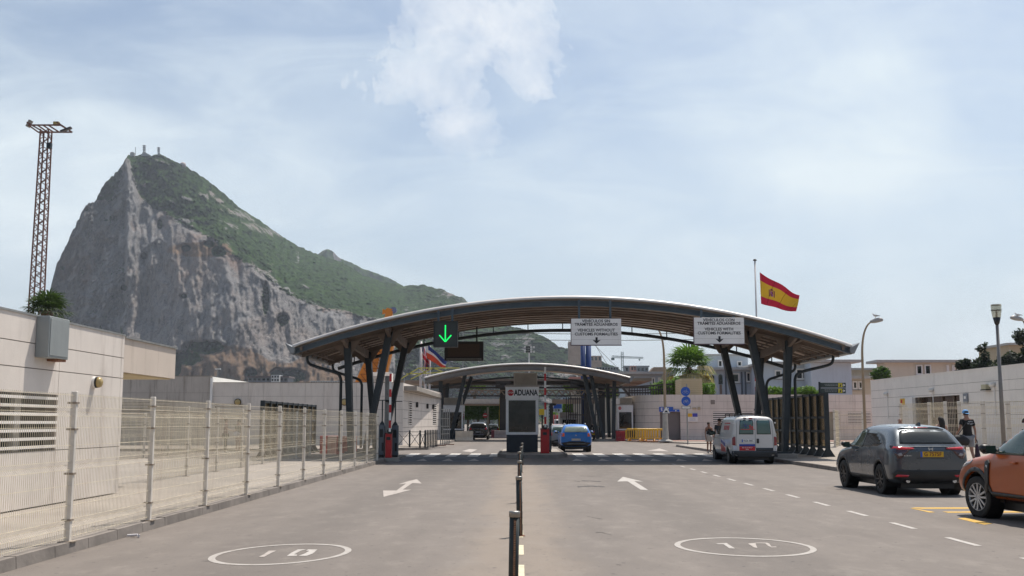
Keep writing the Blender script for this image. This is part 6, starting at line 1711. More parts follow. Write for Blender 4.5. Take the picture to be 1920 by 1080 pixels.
def clumps(blobs, n, size, seed=0, fill=.35):
    rnd = random.Random(seed); mb = MB(); vols = [b_[3] * b_[4] * b_[5] for b_ in blobs]; tot = sum(vols)
    for (cx, cy, cz, rx, ry, rz), v in zip(blobs, vols):
        for _ in range(int(n * v / tot)):
            while True:
                d = Vector((rnd.gauss(0, 1), rnd.gauss(0, 1), rnd.gauss(0, 1)))
                if d.length > .01: break
            d.normalize(); rr = rnd.random() ** fill
            rr *= 1 + .22 * noise.noise(d * 2.3 + Vector((seed, cx, cz)))
            p = Vector((cx + d.x * rx * rr, cy + d.y * ry * rr, cz + d.z * rz * rr))
            a = Vector((rnd.gauss(0, 1), rnd.gauss(0, 1), rnd.gauss(0, .6))).normalized(); b_ = a.cross(d + Vector((.01, .02, rnd.uniform(-.5, .9)))).normalized()
            s = size * rnd.uniform(.55, 1.3)
            mb.poly([p - a * s, p + b_ * s * .45, p + a * s, p - b_ * s * .45])
    return mb
def tree(name, label, cat, p, trunk_h, blobs, n, size, mat, seed=0, tr=.18, group=None, limbs=5):
    r = thing(name, label, cat, p, 0, group); rnd = random.Random(seed); mb = MB()
    mb.tube(catm([(0, 0, 0), (rnd.uniform(-.1, .1), 0, trunk_h * .5), (rnd.uniform(-.2, .2), 0, trunk_h)], 3), tr, 8, r2=tr * .6)
    for i in range(min(limbs, len(blobs))):
        b_ = blobs[i]; mb.tube(catm([(0, 0, trunk_h * .8), (b_[0] * .5, b_[1] * .5, (trunk_h + b_[2]) / 2), (b_[0], b_[1], b_[2])], 3), tr * .5, 6, r2=tr * .15)
    localpart(mb, 'trunk', bark_m, r, smooth=True); localpart(clumps(blobs, n, size, seed), 'crown', mat, r); return r
def rblobs(seed, n, R_, H, z0, s=.5):
    rnd = random.Random(seed); out = []
    for i in range(n):
        a = rnd.uniform(0, 6.28); q = rnd.random() ** .5; z = rnd.random()
        out.append((math.cos(a) * R_ * q * (1 - .35 * z), math.sin(a) * R_ * q, z0 + H * z, R_ * s * rnd.uniform(.7, 1.2), R_ * s * rnd.uniform(.7, 1.2), H * .22 * rnd.uniform(.7, 1.3)))
    return out
# conifers and dark trees behind the terminal wall at the right
for i, (px, py0, py1, Yd, wpx, sd, lab) in enumerate(((1838, 664, 700, 118, 40, 1, 'dark bushy tree immediately right of the beige house'), (1868, 676, 700, 116, 34, 2, 'low dark tree between the bushy tree and the lantern post'), (1900, 660, 695, 114, 36, 3, 'dark tree behind the lantern post top of the wall'), (1925, 622, 690, 112, 50, 4, 'tall dark spiky tree at the right edge'), (1886, 668, 698, 119, 40, 5, 'low dark tree filling the gap behind the lantern post'), (1815, 676, 702, 121, 30, 6, 'lowest dark tree touching the right end of the beige house'))):
    p = W(px, 720, Yd); zt_ = W(px, py0, Yd).z; zb_ = W(px, py1, Yd).z; Rr = wpx * Yd / F_PX / 2 * 1.2
    tree('dark_tree', lab, 'tree', (p.x, Yd, 0), zb_ * .7, rblobs(sd, 11, Rr, zt_ - zb_ + .6, zb_ - .8, .42), 3200, .24, leaf_conif, sd, group='dark trees behind the terminal wall')
p = W(1844, 690, 117); tree('dark_tree', 'thin twig of dark foliage sticking up above the bushy trees', 'tree', (p.x, 117, 0), 6.0, [(.3, 0, W(0, 668, 117).z, .5, .5, .6), (-.1, 0, W(0, 655, 117).z, .55, .4, .6), (.35, 0, W(0, 648, 117).z, .35, .3, .4), (0, 0, W(0, 690, 117).z, 1.4, .8, .8)], 900, .2, leaf_conif, 8, tr=.1)
p = W(1656, 706, 100); tree('round_shrub', 'small round dark shrub at the end of the terminal roof', 'shrub', (p.x - .2, 100, 0), 5, [(0, 0, W(0, 703, 100).z, .95, .9, .75), (.1, 0, W(0, 697, 100).z, .6, .6, .5)], 1500, .16, leaf_dark, 12, tr=.08)
def shrub(px0, px1, pyt, pyb, Yd, lab, mat, n, sd, name='leafy_shrub', size=.17):
    a, b_ = W(px0, pyb, Yd), W(px1, pyt, Yd); w_ = (b_.x - a.x) / 2; h_ = (b_.z - a.z)
    rnd = random.Random(sd); bl = []
    for k in range(8): bl.append((w_ * rnd.uniform(-.75, .75), rnd.uniform(-.6, .6), a.z + h_ * rnd.uniform(.15, .72), w_ * .38, .9, h_ * .34))
    bl.append((0, 0, a.z + h_ * .3, w_ * .9, .8, h_ * .35))
    tree(name, lab, 'shrub', ((a.x + b_.x) / 2, Yd, 0), a.z * .9, bl, n, size, mat, sd, tr=.1, limbs=6)
shrub(1216, 1262, 712, 742, 112, 'bright green leafy shrub over the curved wall, left of the tan lamp post', leaf_mid, 3000, 21)
shrub(1245, 1282, 704, 742, 111, 'bright green leafy shrub between lamp post and beige roof enclosure', leaf_mid, 3000, 22)
shrub(1312, 1342, 716, 742, 112, 'green shrub right of the beige roof enclosure', leaf_mid, 1800, 23)
shrub(1430, 1490, 725, 742, 112, 'low green hedge behind the wall between the canopy legs', leaf_mid, 2200, 24)
shrub(1480, 1550, 724, 744, 111, 'low green hedge behind the wall above the glazed screen', leaf_mid, 2600, 25)
# bright trees glimpsed under the second canopy roof
for px0, px1, pyt, pyb, Yd, lab, sd in ((872, 908, 712, 728, 165, 'bright lime tree top glimpsed between roof beams on the left', 31), (1056, 1085, 712, 730, 165, 'bright lime tree top glimpsed right of the kiosk air unit', 32), (1118, 1160, 716, 745, 150, 'yellow green tree behind the right legs of the second canopy', 33)):
    shrub(px0, px1, pyt, pyb, Yd, lab, leaf_bright, 2600, sd, 'lime_tree', .25)
# tall clipped hedge blocks
def hedge(px0, px1, pyt, pyb, Yd, dep, lab, mat, n, sd):
    a, b_ = W(px0, pyb, Yd), W(px1, pyt, Yd); rnd = random.Random(sd); mb = MB(); r = thing('clipped_tree_row', lab, 'trees', ((a.x + b_.x) / 2, Yd + dep / 2, 0))
    for _ in range(n):
        f = rnd.random()
        x = rnd.uniform(a.x, b_.x); y = Yd + rnd.uniform(0, dep) * (rnd.random() ** 1.5); z = rnd.uniform(a.z, b_.z); s = rnd.uniform(.15, .38)
        u = Vector((rnd.gauss(0, 1), rnd.gauss(0, 1), rnd.gauss(0, 1))).normalized(); v = u.cross(Vector((0, 1, .3))).normalized(); p = Vector((x, y, z))
        mb.poly([p - u * s, p + v * s * .6, p + u * s, p - v * s * .6])
    mb.build('crown', mat, r); mb = MB(); k = max(2, int((b_.x - a.x) / 2.2))
    for i in range(k): x = a.x + (b_.x - a.x) * (i + .5) / k; mb.tube([(x, Yd + dep / 2, 0), (x, Yd + dep / 2, a.z + .5)], .16, 6)
    mb.build('trunk', bark_m, r)
hedge(866, 905, 757, 784, 146, 5, 'tall dark clipped tree row left of the no entry sign', leaf_dark, 5200, 41); hedge(906, 945, 757, 784, 146, 5, 'tall dark clipped tree row behind the no entry sign', leaf_dark, 5200, 42)
hedge(1058, 1072, 756, 790, 146, 6, 'bright green clipped tree wall at the right of the far lane', leaf_mid, 2600, 43)
shrub(1030, 1056, 772, 794, 230, 'soft green street trees at the end of the right lane', leaf_mid, 2200, 44, 'street_tree', .3)
# palms
def fan_palm(label, p, trunk_z, R_, seed, dead=.45, nf=44, gm=None):
    r = thing('fan_palm', label, 'palm tree', (p[0], p[1], 0)); rnd = random.Random(seed)
    localpart(MB().lathe((0, 0, 0), [(.34, 0), (.26, 1), (.24, trunk_z - .4), (.36, trunk_z), (.1, trunk_z + .3)], 12), 'trunk', bark_m, r)
    G_, D_ = MB(), MB()
    for i in range(nf):
        el = -75 + 155 * ((i + .5) / nf) ** .75; az = i * 2.399 + rnd.uniform(-.2, .2)
        live = el > -75 + 155 * dead * rnd.uniform(.75, 1.15)
        mb = G_ if live else D_; e = R(min(86, el + rnd.uniform(-8, 8)))
        d = Vector((math.cos(az) * math.cos(e), math.sin(az) * math.cos(e), math.sin(e)))
        Lp = R_ * .45 * rnd.uniform(.8, 1.1); c = Vector((0, 0, trunk_z)) + d * Lp; side = d.cross(Vector((0, 0, 1)));
        side = side.normalized() if side.length > .1 else Vector((1, 0, 0)); up = side.cross(d).normalized()
        mb.bar((0, 0, trunk_z), c, .035, .025, .02, .02)
        nb = 13
        for k in range(nb):
            t = (k / (nb - 1) - .5) * R(205 if live else 90); Lb = R_ * .60 * (1 - .20 * abs(t) / 1.8) * rnd.uniform(.85, 1.08)
            dr = d * math.cos(t) + side * math.sin(t); w_ = R_ * .026
            m1 = c + dr * Lb * .62 + up * .03; tip = c + dr * Lb + Vector((0, 0, -Lb * (.22 if live else .6)))
            pr = dr.cross(up).normalized() * w_
            mb.poly([c, m1 + pr, tip, m1 - pr])
    localpart(G_, 'fronds', gm or leaf_mat('palm_green', (.075, .13, .025)), r); localpart(D_, 'dry_fronds', leaf_mat('palm_dry', (.38, .31, .18)), r)
    return r
YPm = 116.; p = W(1292, 700, YPm); fan_palm('large fan palm with dry lower skirt behind the beige roof enclosure', (p.x, YPm), W(0, 692, YPm).z, 3.3, 5, dead=.50, nf=80)
p = W(88, 590, 62); fan_palm('dark fan palm behind the left building next to the lattice mast', (p.x, 62), W(88, 588, 62).z, 1.75, 9, dead=.3, nf=56, gm=leaf_mat('palm_shade', (.035, .055, .02)))
# lamp seen above the talus
p = W(408, 710, 200); r = thing('street_lamp', 'small distant street lamp above the storage building roof', 'street lamp', (p.x, 200, 0)); MB().tube([(p.x, 200, 0), (p.x, 200, W(0, 693, 200).z)], .1, 6).build('pole', galv_m, r); MB().box(p.x - .5, p.x + .5, 199.8, 200.2, W(0, 693, 200).z, W(0, 691, 200).z).build('lamp_head', white_m, r)
# ================================================================ VEHICLES
def eval_mesh(o):
    dg = bpy.context.evaluated_depsgraph_get(); dg.update()
    return bpy.data.meshes.new_from_object(o.evaluated_get(dg))
def shell_mesh(st, L, Wd, H, sub=2):
    """closed body from cross sections; st rows: y, zb, w, zs, ws, zr, wr, zc"""
    mb = MB(); rings = []
    for (y, zb, w, zs, ws, zr, wr, zc) in st:
        h = [(0, zb), (.5 * w, zb), (.90 * w, zb + .02), (w * .985, zb + .16), (w, (zb + zs) / 2 + .04), (ws + (w - ws) * .4, zs - .06), (ws, zs), (ws * .6 + wr * .4 + .012, zs + (zr - zs) * .40), (ws * .22 + wr * .78 + .018, zs + (zr - zs) * .80), (wr, zr), (wr * .6, zr * .35 + zc * .65), (0, zc)]
        ring = [(x, z) for x, z in h] + [(-x, z) for x, z in reversed(h[1:-1])]
        rings.append([Vector((x, y, z)) for x, z in ring])
    n = len(rings[0]); k0 = 0
    for r_ in rings: mb.v += [tuple(p) for p in r_]
    for i in range(len(rings) - 1):
        for k in range(n):
            k2 = (k + 1) % n; mb.f.append((i * n + k, i * n + k2, (i + 1) * n + k2, (i + 1) * n + k)); mb.mi.append(0)
    m = n // 2
    for base, rev in ((0, 1), ((len(rings) - 1) * n, 0)):
        for k in range(m):
            a, b_, c, d = k, k + 1, (n - k - 1) % n, (n - k) % n
            q = [a, b_, c, d]
            q = [x for i, x in enumerate(q) if x not in q[:i]]
            if len(q) >= 3: mb.f.append(tuple(base + x for x in (q if rev else q[::-1]))); mb.mi.append(0)
    o = mb.build('tmp', black_m)
    md = o.modifiers.new('s', 'SUBSURF'); md.levels = sub; md.render_levels = sub
    me = eval_mesh(o); bpy.data.objects.remove(o)
    xs = [v.co for v in me.vertices]
    mx = max(abs(v.x) for v in xs); y0, y1 = min(v.y for v in xs), max(v.y for v in xs); z0, z1 = min(v.z for v in xs), max(v.z for v in xs)
    zlo = min(s[1] for s in st)
    for v in me.vertices:
        v.co.x *= Wd / 2 / mx; v.co.y = -L / 2 + (v.co.y - y0) * L / (y1 - y0); v.co.z = zlo + (v.co.z - z0) * (H - zlo) / (z1 - z0)
    return me
def pip(p, poly):
    x, y = p; c = False; n = len(poly)
    for i in range(n):
        (x1, y1), (x2, y2) = poly[i], poly[i - 1]
        if (y1 > y) != (y2 > y) and x < (x2 - x1) * (y - y1) / (y2 - y1) + x1: c = not c
    return c
class Decals:
    def __init__(s, me, root):
        s.root = root; s.bvh = BVHTree.FromPolygons([v.co.copy() for v in me.vertices], [tuple(p.vertices) for p in me.polygons])
    def make(s, poly, view, name, mat, parent=None, off=.004, skirt=.012, step=.07, smooth=True):
        """project an outline on the body: view R(ear) F(ront) use (x,z); L/RT sides use (y,z); T top uses (x,y)"""
        bd = []
        for i in range(len(poly)):
            a, b_ = Vector(poly[i]), Vector(poly[(i + 1) % len(poly)]); k = max(1, int((b_ - a).length / step + .5))
            bd += [a.lerp(b_, j / k) for j in range(k)]
        xs = [p.x for p in bd]; zs = [p.y for p in bd]; pts = list(bd)
        x = min(xs) + step / 2
        while x < max(xs):
            z = min(zs) + step / 2
            while z < max(zs):
                if pip((x, z), [tuple(p) for p in bd]) and min((Vector((x, z)) - q).length for q in bd) > step * .4: pts.append(Vector((x, z)))
                z += step
            x += step
        n = len(bd)
        vs, es, fs, _, _, _ = delaunay_2d_cdt(pts, [(i, (i + 1) % n) for i in range(n)], [], 1, 1e-5)
        fs = [f for f in fs if pip(tuple(sum((vs[i] for i in f), Vector((0, 0))) / len(f)), [tuple(p) for p in bd])]
        D = {'R': Vector((0, 1, 0)), 'F': Vector((0, -1, 0)), 'L': Vector((1, 0, 0)), 'RT': Vector((-1, 0, 0)), 'T': Vector((0, 0, -1))}[view]
        def org(p):
            if view in 'RF' and view != 'RT': return Vector((p.x, -D.y * 6, p.y))
            if view == 'T': return Vector((p.x, p.y, 5))
            return Vector((-D.x * 3, p.x, p.y))
        P = []
        for v in vs:
            o = org(v); h = s.bvh.ray_cast(o, D)
            P.append(h[0] if h[0] is not None else None)
        good = [p for p in P if p is not None]
        for i, p in enumerate(P):
            if p is None:
                o = org(vs[i]); near = min(good, key=lambda q: (q - o - D * (q - o).dot(D)).length) if good else o
                P[i] = o + D * ((near - o).dot(D))
        mb = MB(); 
        for p in P: mb.v.append(tuple(p - D * off))
        for f in fs: mb.f.append(tuple(f)); mb.mi.append(0)
        ec = {}
        for f in fs:
            for a, b_ in zip(f, f[1:] + f[:1]): ec.setdefault(tuple(sorted((a, b_))), []).append((a, b_))
        k = len(mb.v); idx = {}
        for e, l in ec.items():
            if len(l) == 1:
                for a in l[0]:
                    if a not in idx: idx[a] = len(mb.v); mb.v.append(tuple(P[a] + D * skirt))
                a, b_ = l[0]; mb.f.append((b_, a, idx[a], idx[b_])); mb.mi.append(0)
        o = mb.build(name, mat, None, smooth=False); o.parent = parent or s.root
        if smooth: o.data.polygons.foreach_set('use_smooth', [i < len(fs) for i in range(len(o.data.polygons))])
        return o
def mirror(p): return [(-x, z) for x, z in reversed(p)]
def arcpts(cx, cz, r, a0, a1, n=14): return [(cx + r * math.cos(R(a0 + (a1 - a0) * i / n)), cz + r * math.sin(R(a0 + (a1 - a0) * i / n))) for i in range(n + 1)]
def wheel(root, x, y, r, w, rimm, side, spokes=5, steer=0, split=True, detail=True):
    t = bpy.data.objects.new('wheel', None); COL.objects.link(t); t.parent = root; t.location = (x, y, r); t.rotation_euler = (0, 0, steer + (0 if side < 0 else math.pi))
    # local -x is outside
    pr = [(r * .66, -w * .46), (r * .70, -w * .5), (r * .90, -w * .5), (r * .97, -w * .44), (r, -w * .30), (r, w * .30), (r * .97, w * .44), (r * .9, w * .5), (r * .66, w * .5)]
    ty = localpart(MB().lathe((0, 0, 0), pr, 32, 'x', cap=False), 'tyre', rubber_m, t, smooth=False)
    mb = MB(); R1 = r * .665
    mb.lathe((0, 0, 0), [(R1, -w * .47), (R1 * .97, -w * .47), (R1 * .93, -w * .36), (R1 * .92, w * .1)], 32, 'x', cap=False)
    mb.lathe((0, 0, 0), [(R1 * .24, -w * .38), (R1 * .20, -w * .43), (0, -w * .44)], 12, 'x')
    for k in range(spokes):
        a = 2 * math.pi * k / spokes + .3
        dirs = ((a - .13, a - .30), (a + .13, a + .30)) if split else ((a, a),)
        for a0, a1 in dirs:
            p = Vector((-w * .40, math.cos(a0) * R1 * .18, math.sin(a0) * R1 * .18)); q = Vector((-w * .44, math.cos(a1) * R1 * .95, math.sin(a1) * R1 * .95))
            mb.bar(p, q, .03 if split else .055, .025, .034 if split else .05, .022, up=(1, 0, 0))
    localpart(mb, 'rim', rimm, t)
    localpart(MB().lathe((0, 0, 0), [(R1 * .9, -w * .18), (0, -w * .18)], 20, 'x'), 'brake_disc', M('wheel_well_dark', (.012, .012, .012), .8), t)
    return t
def car(name, label, st, L, Wd, H, wb, rw, yaxle, body_m, rimm, pos, rz=0, sub=2, arch=.055, spokes=5, tw=.21, steer=0, split=True, cat='car', near=True):
    root = thing(name, label, cat, (pos[0], pos[1], pos[2] if len(pos) > 2 else 0), rz)
    me = shell_mesh(st, L, Wd, H, sub)
    ax = [yaxle, yaxle + wb]
    tmp = bpy.data.objects.new('tmp', me); COL.objects.link(tmp); cutters = []
    if near:
        mb = MB()
        for y in ax:
            for s in (-1, 1):
                xs_ = sorted((s * (Wd / 2 - .30), s * (Wd / 2 + .1)))
                mb.lathe((0, y, rw + .01), [(rw + arch, xs_[0]), (rw + arch, xs_[1])], 28, 'x')
        c = mb.build('cut', black_m); md = tmp.modifiers.new('b', 'BOOLEAN'); md.object = c; md.operation = 'DIFFERENCE'; md.solver = 'EXACT'
        m2 = eval_mesh(tmp); bpy.data.objects.remove(c)
    else: m2 = me
    m2.materials.clear(); m2.materials.append(body_m); m2.polygons.foreach_set('use_smooth', [True] * len(m2.polygons))
    m2.name = 'body'; 
    try: m2.set_sharp_from_angle(angle=R(32))
    except Exception: pass
    bpy.data.objects.remove(tmp)
    b_ = bpy.data.objects.new('body', m2); COL.objects.link(b_); b_.parent = root
    dc = Decals(me, root)
    for y in ax:
        for s in (-1, 1):
            if near:
                xs_ = sorted((s * (Wd / 2 - .295), s * (Wd / 2 - .045)))
                li = MB().lathe((0, y, rw + .01), [(rw + arch - .006, xs_[0]), (rw + arch - .006, xs_[1])] if s > 0 else [(rw + arch - .006, xs_[0]), (rw + arch - .006, xs_[1])], 28, 'x')
                li.f = li.f[:28] + [li.f[28] if s > 0 else li.f[29]]; li.mi = [0] * len(li.f)
                localpart(li, 'wheel_arch_liner', M('wheel_well_dark', (0, 0, 0)), root)
            else:
                localpart(MB().lathe((s * (Wd / 2 - .015), y, rw), [(rw + .05, -.005), (rw + .05, .005)], 20, 'x'), 'wheel_arch_liner', M('wheel_well_dark', (0, 0, 0)), root)
            wheel(root, s * (Wd / 2 - tw * .5 - (.012 if near else -.03)), y, rw, tw, rimm, s, spokes, steer if y > 0 else 0, split)
    localpart(MB().box(-Wd / 2 + .3, Wd / 2 - .3, -L / 2 + .25, L / 2 - .3, .16, .32), 'underbody', black_m, root)
    return root, dc, b_, me
def plate(dc, x0, x1, z0, z1, txt, bg, band=None, fg=signblack_m, yoff=.012, size=None, face='R'):
    h = dc.bvh.ray_cast(Vector(((x0 + x1) / 2, -6, (z0 + z1) / 2)), Vector((0, 1, 0)))
    y = min(filter(None, [dc.bvh.ray_cast(Vector((x, -6, z)), Vector((0, 1, 0)))[0] for x in (x0, x1) for z in (z0, z1)]), key=lambda q: q.y).y - yoff
    o = localpart(MB().box(x0, x1, y, y + .05, z0, z1), 'number_plate', bg, dc.root)
    F = Fr((x0, y, z0), (1, 0, 0), (0, -1, 0)); w, h = x1 - x0, z1 - z0
    if band: localpart(MB().fbox(F, 0, w * .09, 0, h, .0005, .002), 'blue_band', band, o)
    if txt:
        t = text(txt, size or h * .95, F, w * .54, h * .5, .001, 'lettering', fg, None, bold=.002, sx=.9); t.parent = o
    return o
def mirror_part(root, x, y, z, s, mat, sz=1.0):
    mb = MB(); mb.tube(catm([(x, y, z), (x + s * .10, y + .01, z + .02), (x + s * .24 * sz, y, z + .02), (x + s * .27 * sz, y - .01, z)], 3), lambda t: [.03, .06, .085, .09, .08, .05][min(5, int(t * 5.99))] * sz, 10)
    o = localpart(mb, 'mirror', mat, root, smooth=True)
    localpart(MB().box(min(x + s * .06, x + s * .24 * sz), max(x + s * .06, x + s * .24 * sz), y - .10 * sz, y - .085 * sz, z - .05, z + .08), 'mirror_glass', glassg_m, o)
    return o

# ---- grey compact crossover, rear three-quarter view
grey_paint = M('grey_metallic', (.058, .072, .088), .30, .5, .0, 1.2, coat=.9)
ST1 = [(-2.14, .42, .72, .92, .68, .98, .60, 1.00), (-2.11, .32, .82, .98, .79, 1.06, .70, 1.07), (-2.0, .27, .885, 1.02, .85, 1.17, .68, 1.19), (-1.78, .25, .895, 1.05, .87, 1.38, .63, 1.42),
       (-1.58, .25, .89, 1.06, .85, 1.50, .60, 1.55), (-1.3, .25, .875, 1.06, .84, 1.53, .60, 1.58), (-.8, .25, .87, 1.05, .84, 1.555, .595, 1.60), (-.3, .25, .87, 1.04, .84, 1.56, .595, 1.605), (.2, .25, .87, 1.02, .84, 1.535, .59, 1.59),
       (.5, .25, .87, 1.01, .84, 1.47, .58, 1.52), (.95, .25, .87, .99, .83, 1.20, .64, 1.25), (1.22, .25, .875, .975, .82, 1.03, .70, 1.06), (1.6, .25, .885, .95, .80, .985, .66, 1.02), (1.9, .26, .87, .88, .76, .92, .58, .95), (2.08, .30, .80, .72, .70, .80, .5, .83), (2.14, .34, .66, .62, .60, .70, .45, .72)]
rl = G(1655, 926.5); fl_ = G(1579, 913); th = math.atan2(-(fl_.x - rl.x), fl_.y - rl.y)
rzc = th * .5
Wc, Lc, wbc = 1.79, 4.29, 2.61
yax = -1.33
cpos = Matrix.Rotation(rzc, 3, 'Z') @ Vector((-Wc / 2 + .02, yax, 0)); pos = (rl.x - cpos.x - .05, rl.y - cpos.y, 0)
r, dc, b_, me = car('parked_car', 'dark grey crossover car with yellow rear plate reading G 7575F waiting by the right kerb', ST1, Lc, Wc, 1.60, wbc, .345, yax, grey_paint, M('black_alloy', (.025, .025, .027), .35, .5), pos, rzc, spokes=5, tw=.22)
def both(poly, name, mat, view='R', **k): return [dc.make(poly, view, name, mat, **k), dc.make(mirror(poly), view, name, mat, **k)]
rw_ = [(-.64, 1.155), (.64, 1.155), (.63, 1.20), (.545, 1.41), (.48, 1.455), (.30, 1.475), (-.30, 1.475), (-.48, 1.455), (-.545, 1.41), (-.63, 1.20)]
g_ = dc.make(rw_, 'R', 'rear_window', glass_m)
dc.make([(-.52, 1.478), (-.3, 1.50), (.3, 1.50), (.52, 1.478), (.5, 1.535), (0, 1.552), (-.5, 1.535)], 'R', 'spoiler', M('grey_metallic', (0, 0, 0)), off=.03, skirt=.02)
dc.make([(-.16, 1.508), (.16, 1.508), (.16, 1.522), (-.16, 1.522)], 'R', 'brake_light', tail_m, off=.04)
tl_ = [(.34, 1.085), (.34, 1.03), (.48, 1.01), (.56, .92), (.66, .83), (.73, .83), (.80, .93), (.85, 1.115), (.70, 1.115)]
both(tl_, 'tail_light', M('tail_dark', (.045, .006, .012), .1, 0, .3, 6, coat=1.0), off=.008)
both([(.37, 1.068), (.37, 1.042), (.56, 1.03), (.72, 1.03), (.82, 1.05), (.84, 1.095), (.70, 1.092)], 'tail_light_bar', tail_m, off=.013)
both([(.62, .90), (.70, .88), (.74, .93), (.66, .96)], 'reversing_light', M('lamp_clear', (.35, .33, .33), .15), off=.013)
dc.make([(-.78, .58), (.78, .58), (.86, .50), (.86, .40), (.60, .30), (-.60, .30), (-.86, .40), (-.86, .50)], 'R', 'lower_bumper', black_m, off=.012)
both([(.50, .47), (.76, .48), (.80, .43), (.54, .425)], 'reflector', tail_m, off=.02)
for s in (-1, 1): localpart(MB().lathe((s * .52, -2.12, .34), [(.045, 0), (.05, .02), (.045, .14)], 12, 'y'), 'exhaust_tip', chrome_m, r)
plate(dc, -.235, .285, .865, .985, 'G 7575F', M('plate_yellow', (.62, .36, .01), .45, 0, .03), blue_m, M('plate_ink', (.16, .03, .02), .5), size=.125)
dc.make([(-.32, .85), (.36, .85), (.33, .835), (-.29, .835)], 'R', 'plate_recess', M('grey_metallic_dark', (.05, .055, .06), .4, .4), off=.006)
dc.make([(-.70, 1.105), (.70, 1.105), (.70, 1.09), (-.70, 1.09)], 'R', 'tailgate_crease', M('grey_metallic', (0, 0, 0)), off=.01)  # raised body-colour strip, shaped for the light line along the tailgate crease
# badge: a slanted letter H in bright metal
yb_ = dc.bvh.ray_cast(Vector((.02, -6, 1.045)), Vector((0, 1, 0)))[0].y - .012
g = MB(); g.bar((-.025, yb_, 1.005), (-.035, yb_, 1.075), .014, .012); g.bar((.045, yb_, 1.005), (.055, yb_, 1.075), .014, .012); g.bar((-.03, yb_, 1.04), (.05, yb_, 1.04), .012, .012); localpart(g, 'badge', chrome_m, r)
yb_ = dc.bvh.ray_cast(Vector((-.54, -6, .90)), Vector((0, 1, 0)))[0].y - .014
g = MB()
for k in range(5): g.box(-.60 + k * .035, -.58 + k * .035, yb_ - .004, yb_ + .02, .885, .902)
localpart(g, 'model_lettering', chrome_m, r)
localpart(MB().bar((.0, -1.99, 1.165), (.30, -1.97, 1.16), .03, .025), 'wiper', black_m, r)
localpart(MB().prism([(-.0, -1.52, 1.54), (.0, -1.28, 1.56), (.0, -1.50, 1.635)], (.05, 0, 0)), 'antenna_fin', M('grey_metallic', (0, 0, 0)), r)
sideF = [(1.02, 1.055), (.98, 1.09), (.45, 1.40), (.10, 1.445), (-.06, 1.45), (-.06, 1.055)]
sideR = [(-.13, 1.055), (-.13, 1.45), (-.45, 1.445), (-.85, 1.40), (-1.15, 1.29), (-1.38, 1.17), (-1.30, 1.13), (-1.10, 1.085)]
for v, sg in (('L', 1), ('RT', -1)):
    dc.make(sideF, v, 'side_window', glassg_m); dc.make(sideR, v, 'side_window', glass_m)
    dc.make([(-.055, 1.055), (-.055, 1.45), (-.135, 1.45), (-.135, 1.055)], v, 'door_pillar', black_m, off=.006)
    for yy in (-.10, ): dc.make([(yy, .40), (yy, 1.05), (yy - .012, 1.05), (yy - .012, .40)], v, 'door_seam', dark_m, off=.001)
    dc.make([(.98, .42), (1.04, .75), (1.0, 1.04), (.988, 1.04), (1.028, .75), (.968, .42)], v, 'door_seam', dark_m, off=.001)
    dc.make([(-.95, .5), (-1.02, .80), (-1.2, 1.05), (-1.212, 1.05), (-1.034, .8), (-.962, .5)], v, 'door_seam', dark_m, off=.001)
    dc.make([(1.05, .28), (1.05, .40), (-1.0, .40), (-1.0, .28)], v, 'sill_cladding', black_m, off=.008)
    for yc in (yax, yax + wbc):
        dc.make(arcpts(yc, .355, .405, -8, 188) + arcpts(yc, .355, .47, 188, -8), v, 'arch_trim', black_m, off=.006, step=.05)
    dc.make([(.18, .965), (.34, .955), (.34, .93), (.18, .935)], v, 'door_handle', chrome_m if False else M('grey_metallic', (0, 0, 0)), off=.03)
mirror_part(r, -.80, .84, 1.07, -1, black_m, .8); mirror_part(r, .80, .84, 1.07, 1, black_m, .8)
dc.make([(-.60, 1.12), (.60, 1.12), (.54, 1.44), (0, 1.47), (-.54, 1.44)], 'F', 'windscreen', glassg_m)
for s in (-1, 1): dc.make([(s * .45, .66), (s * .8, .74), (s * .78, .82), (s * .45, .74)], 'F', 'headlight', M('lamp_clear', (0, 0, 0)), off=.006)
# 'T' roof seams
for s in (-1, 1): dc.make([(s * .52, -1.35), (s * .535, -1.35), (s * .535, .3), (s * .52, .3)], 'T', 'roof_seam', black_m, off=.001, skirt=.004)

# ---- orange crossover at the right edge
or_paint = M('burnt_orange', (.36, .075, .010), .34, .15, .06, 1.0, coat=.35, spec=.4)
ST2 = [(-2.17, .45, .78, .95, .74, 1.02, .66, 1.04), (-2.12, .36, .86, 1.0, .82, 1.12, .72, 1.14), (-1.95, .32, .90, 1.06, .86, 1.35, .68, 1.38), (-1.7, .32, .905, 1.07, .87, 1.54, .64, 1.60), (-1.2, .32, .90, 1.07, .87, 1.60, .63, 1.66), (-.5, .32, .895, 1.06, .865, 1.61, .63, 1.68),
       (.15, .32, .895, 1.05, .865, 1.575, .625, 1.65), (.42, .32, .895, 1.045, .86, 1.50, .61, 1.56), (.85, .32, .90, 1.03, .855, 1.25, .66, 1.30), (1.10, .32, .905, 1.02, .85, 1.085, .72, 1.12), (1.45, .32, .91, 1.0, .83, 1.05, .68, 1.085), (1.8, .33, .90, .96, .80, 1.01, .62, 1.04), (2.03, .36, .86, .88, .74, .95, .56, .98), (2.15, .40, .74, .76, .66, .86, .5, .88), (2.18, .44, .62, .66, .58, .76, .42, .78)]
fw = G(1834, 970.5); rz2 = R(6); L2, W2, H2, wb2 = 4.34, 1.86, 1.66, 2.67; yx = -1.33
cp_ = Matrix.Rotation(rz2, 3, 'Z') @ Vector((-W2 / 2 + .02, yx + wb2, 0)); pos = (fw.x - cp_.x, fw.y - cp_.y, 0)
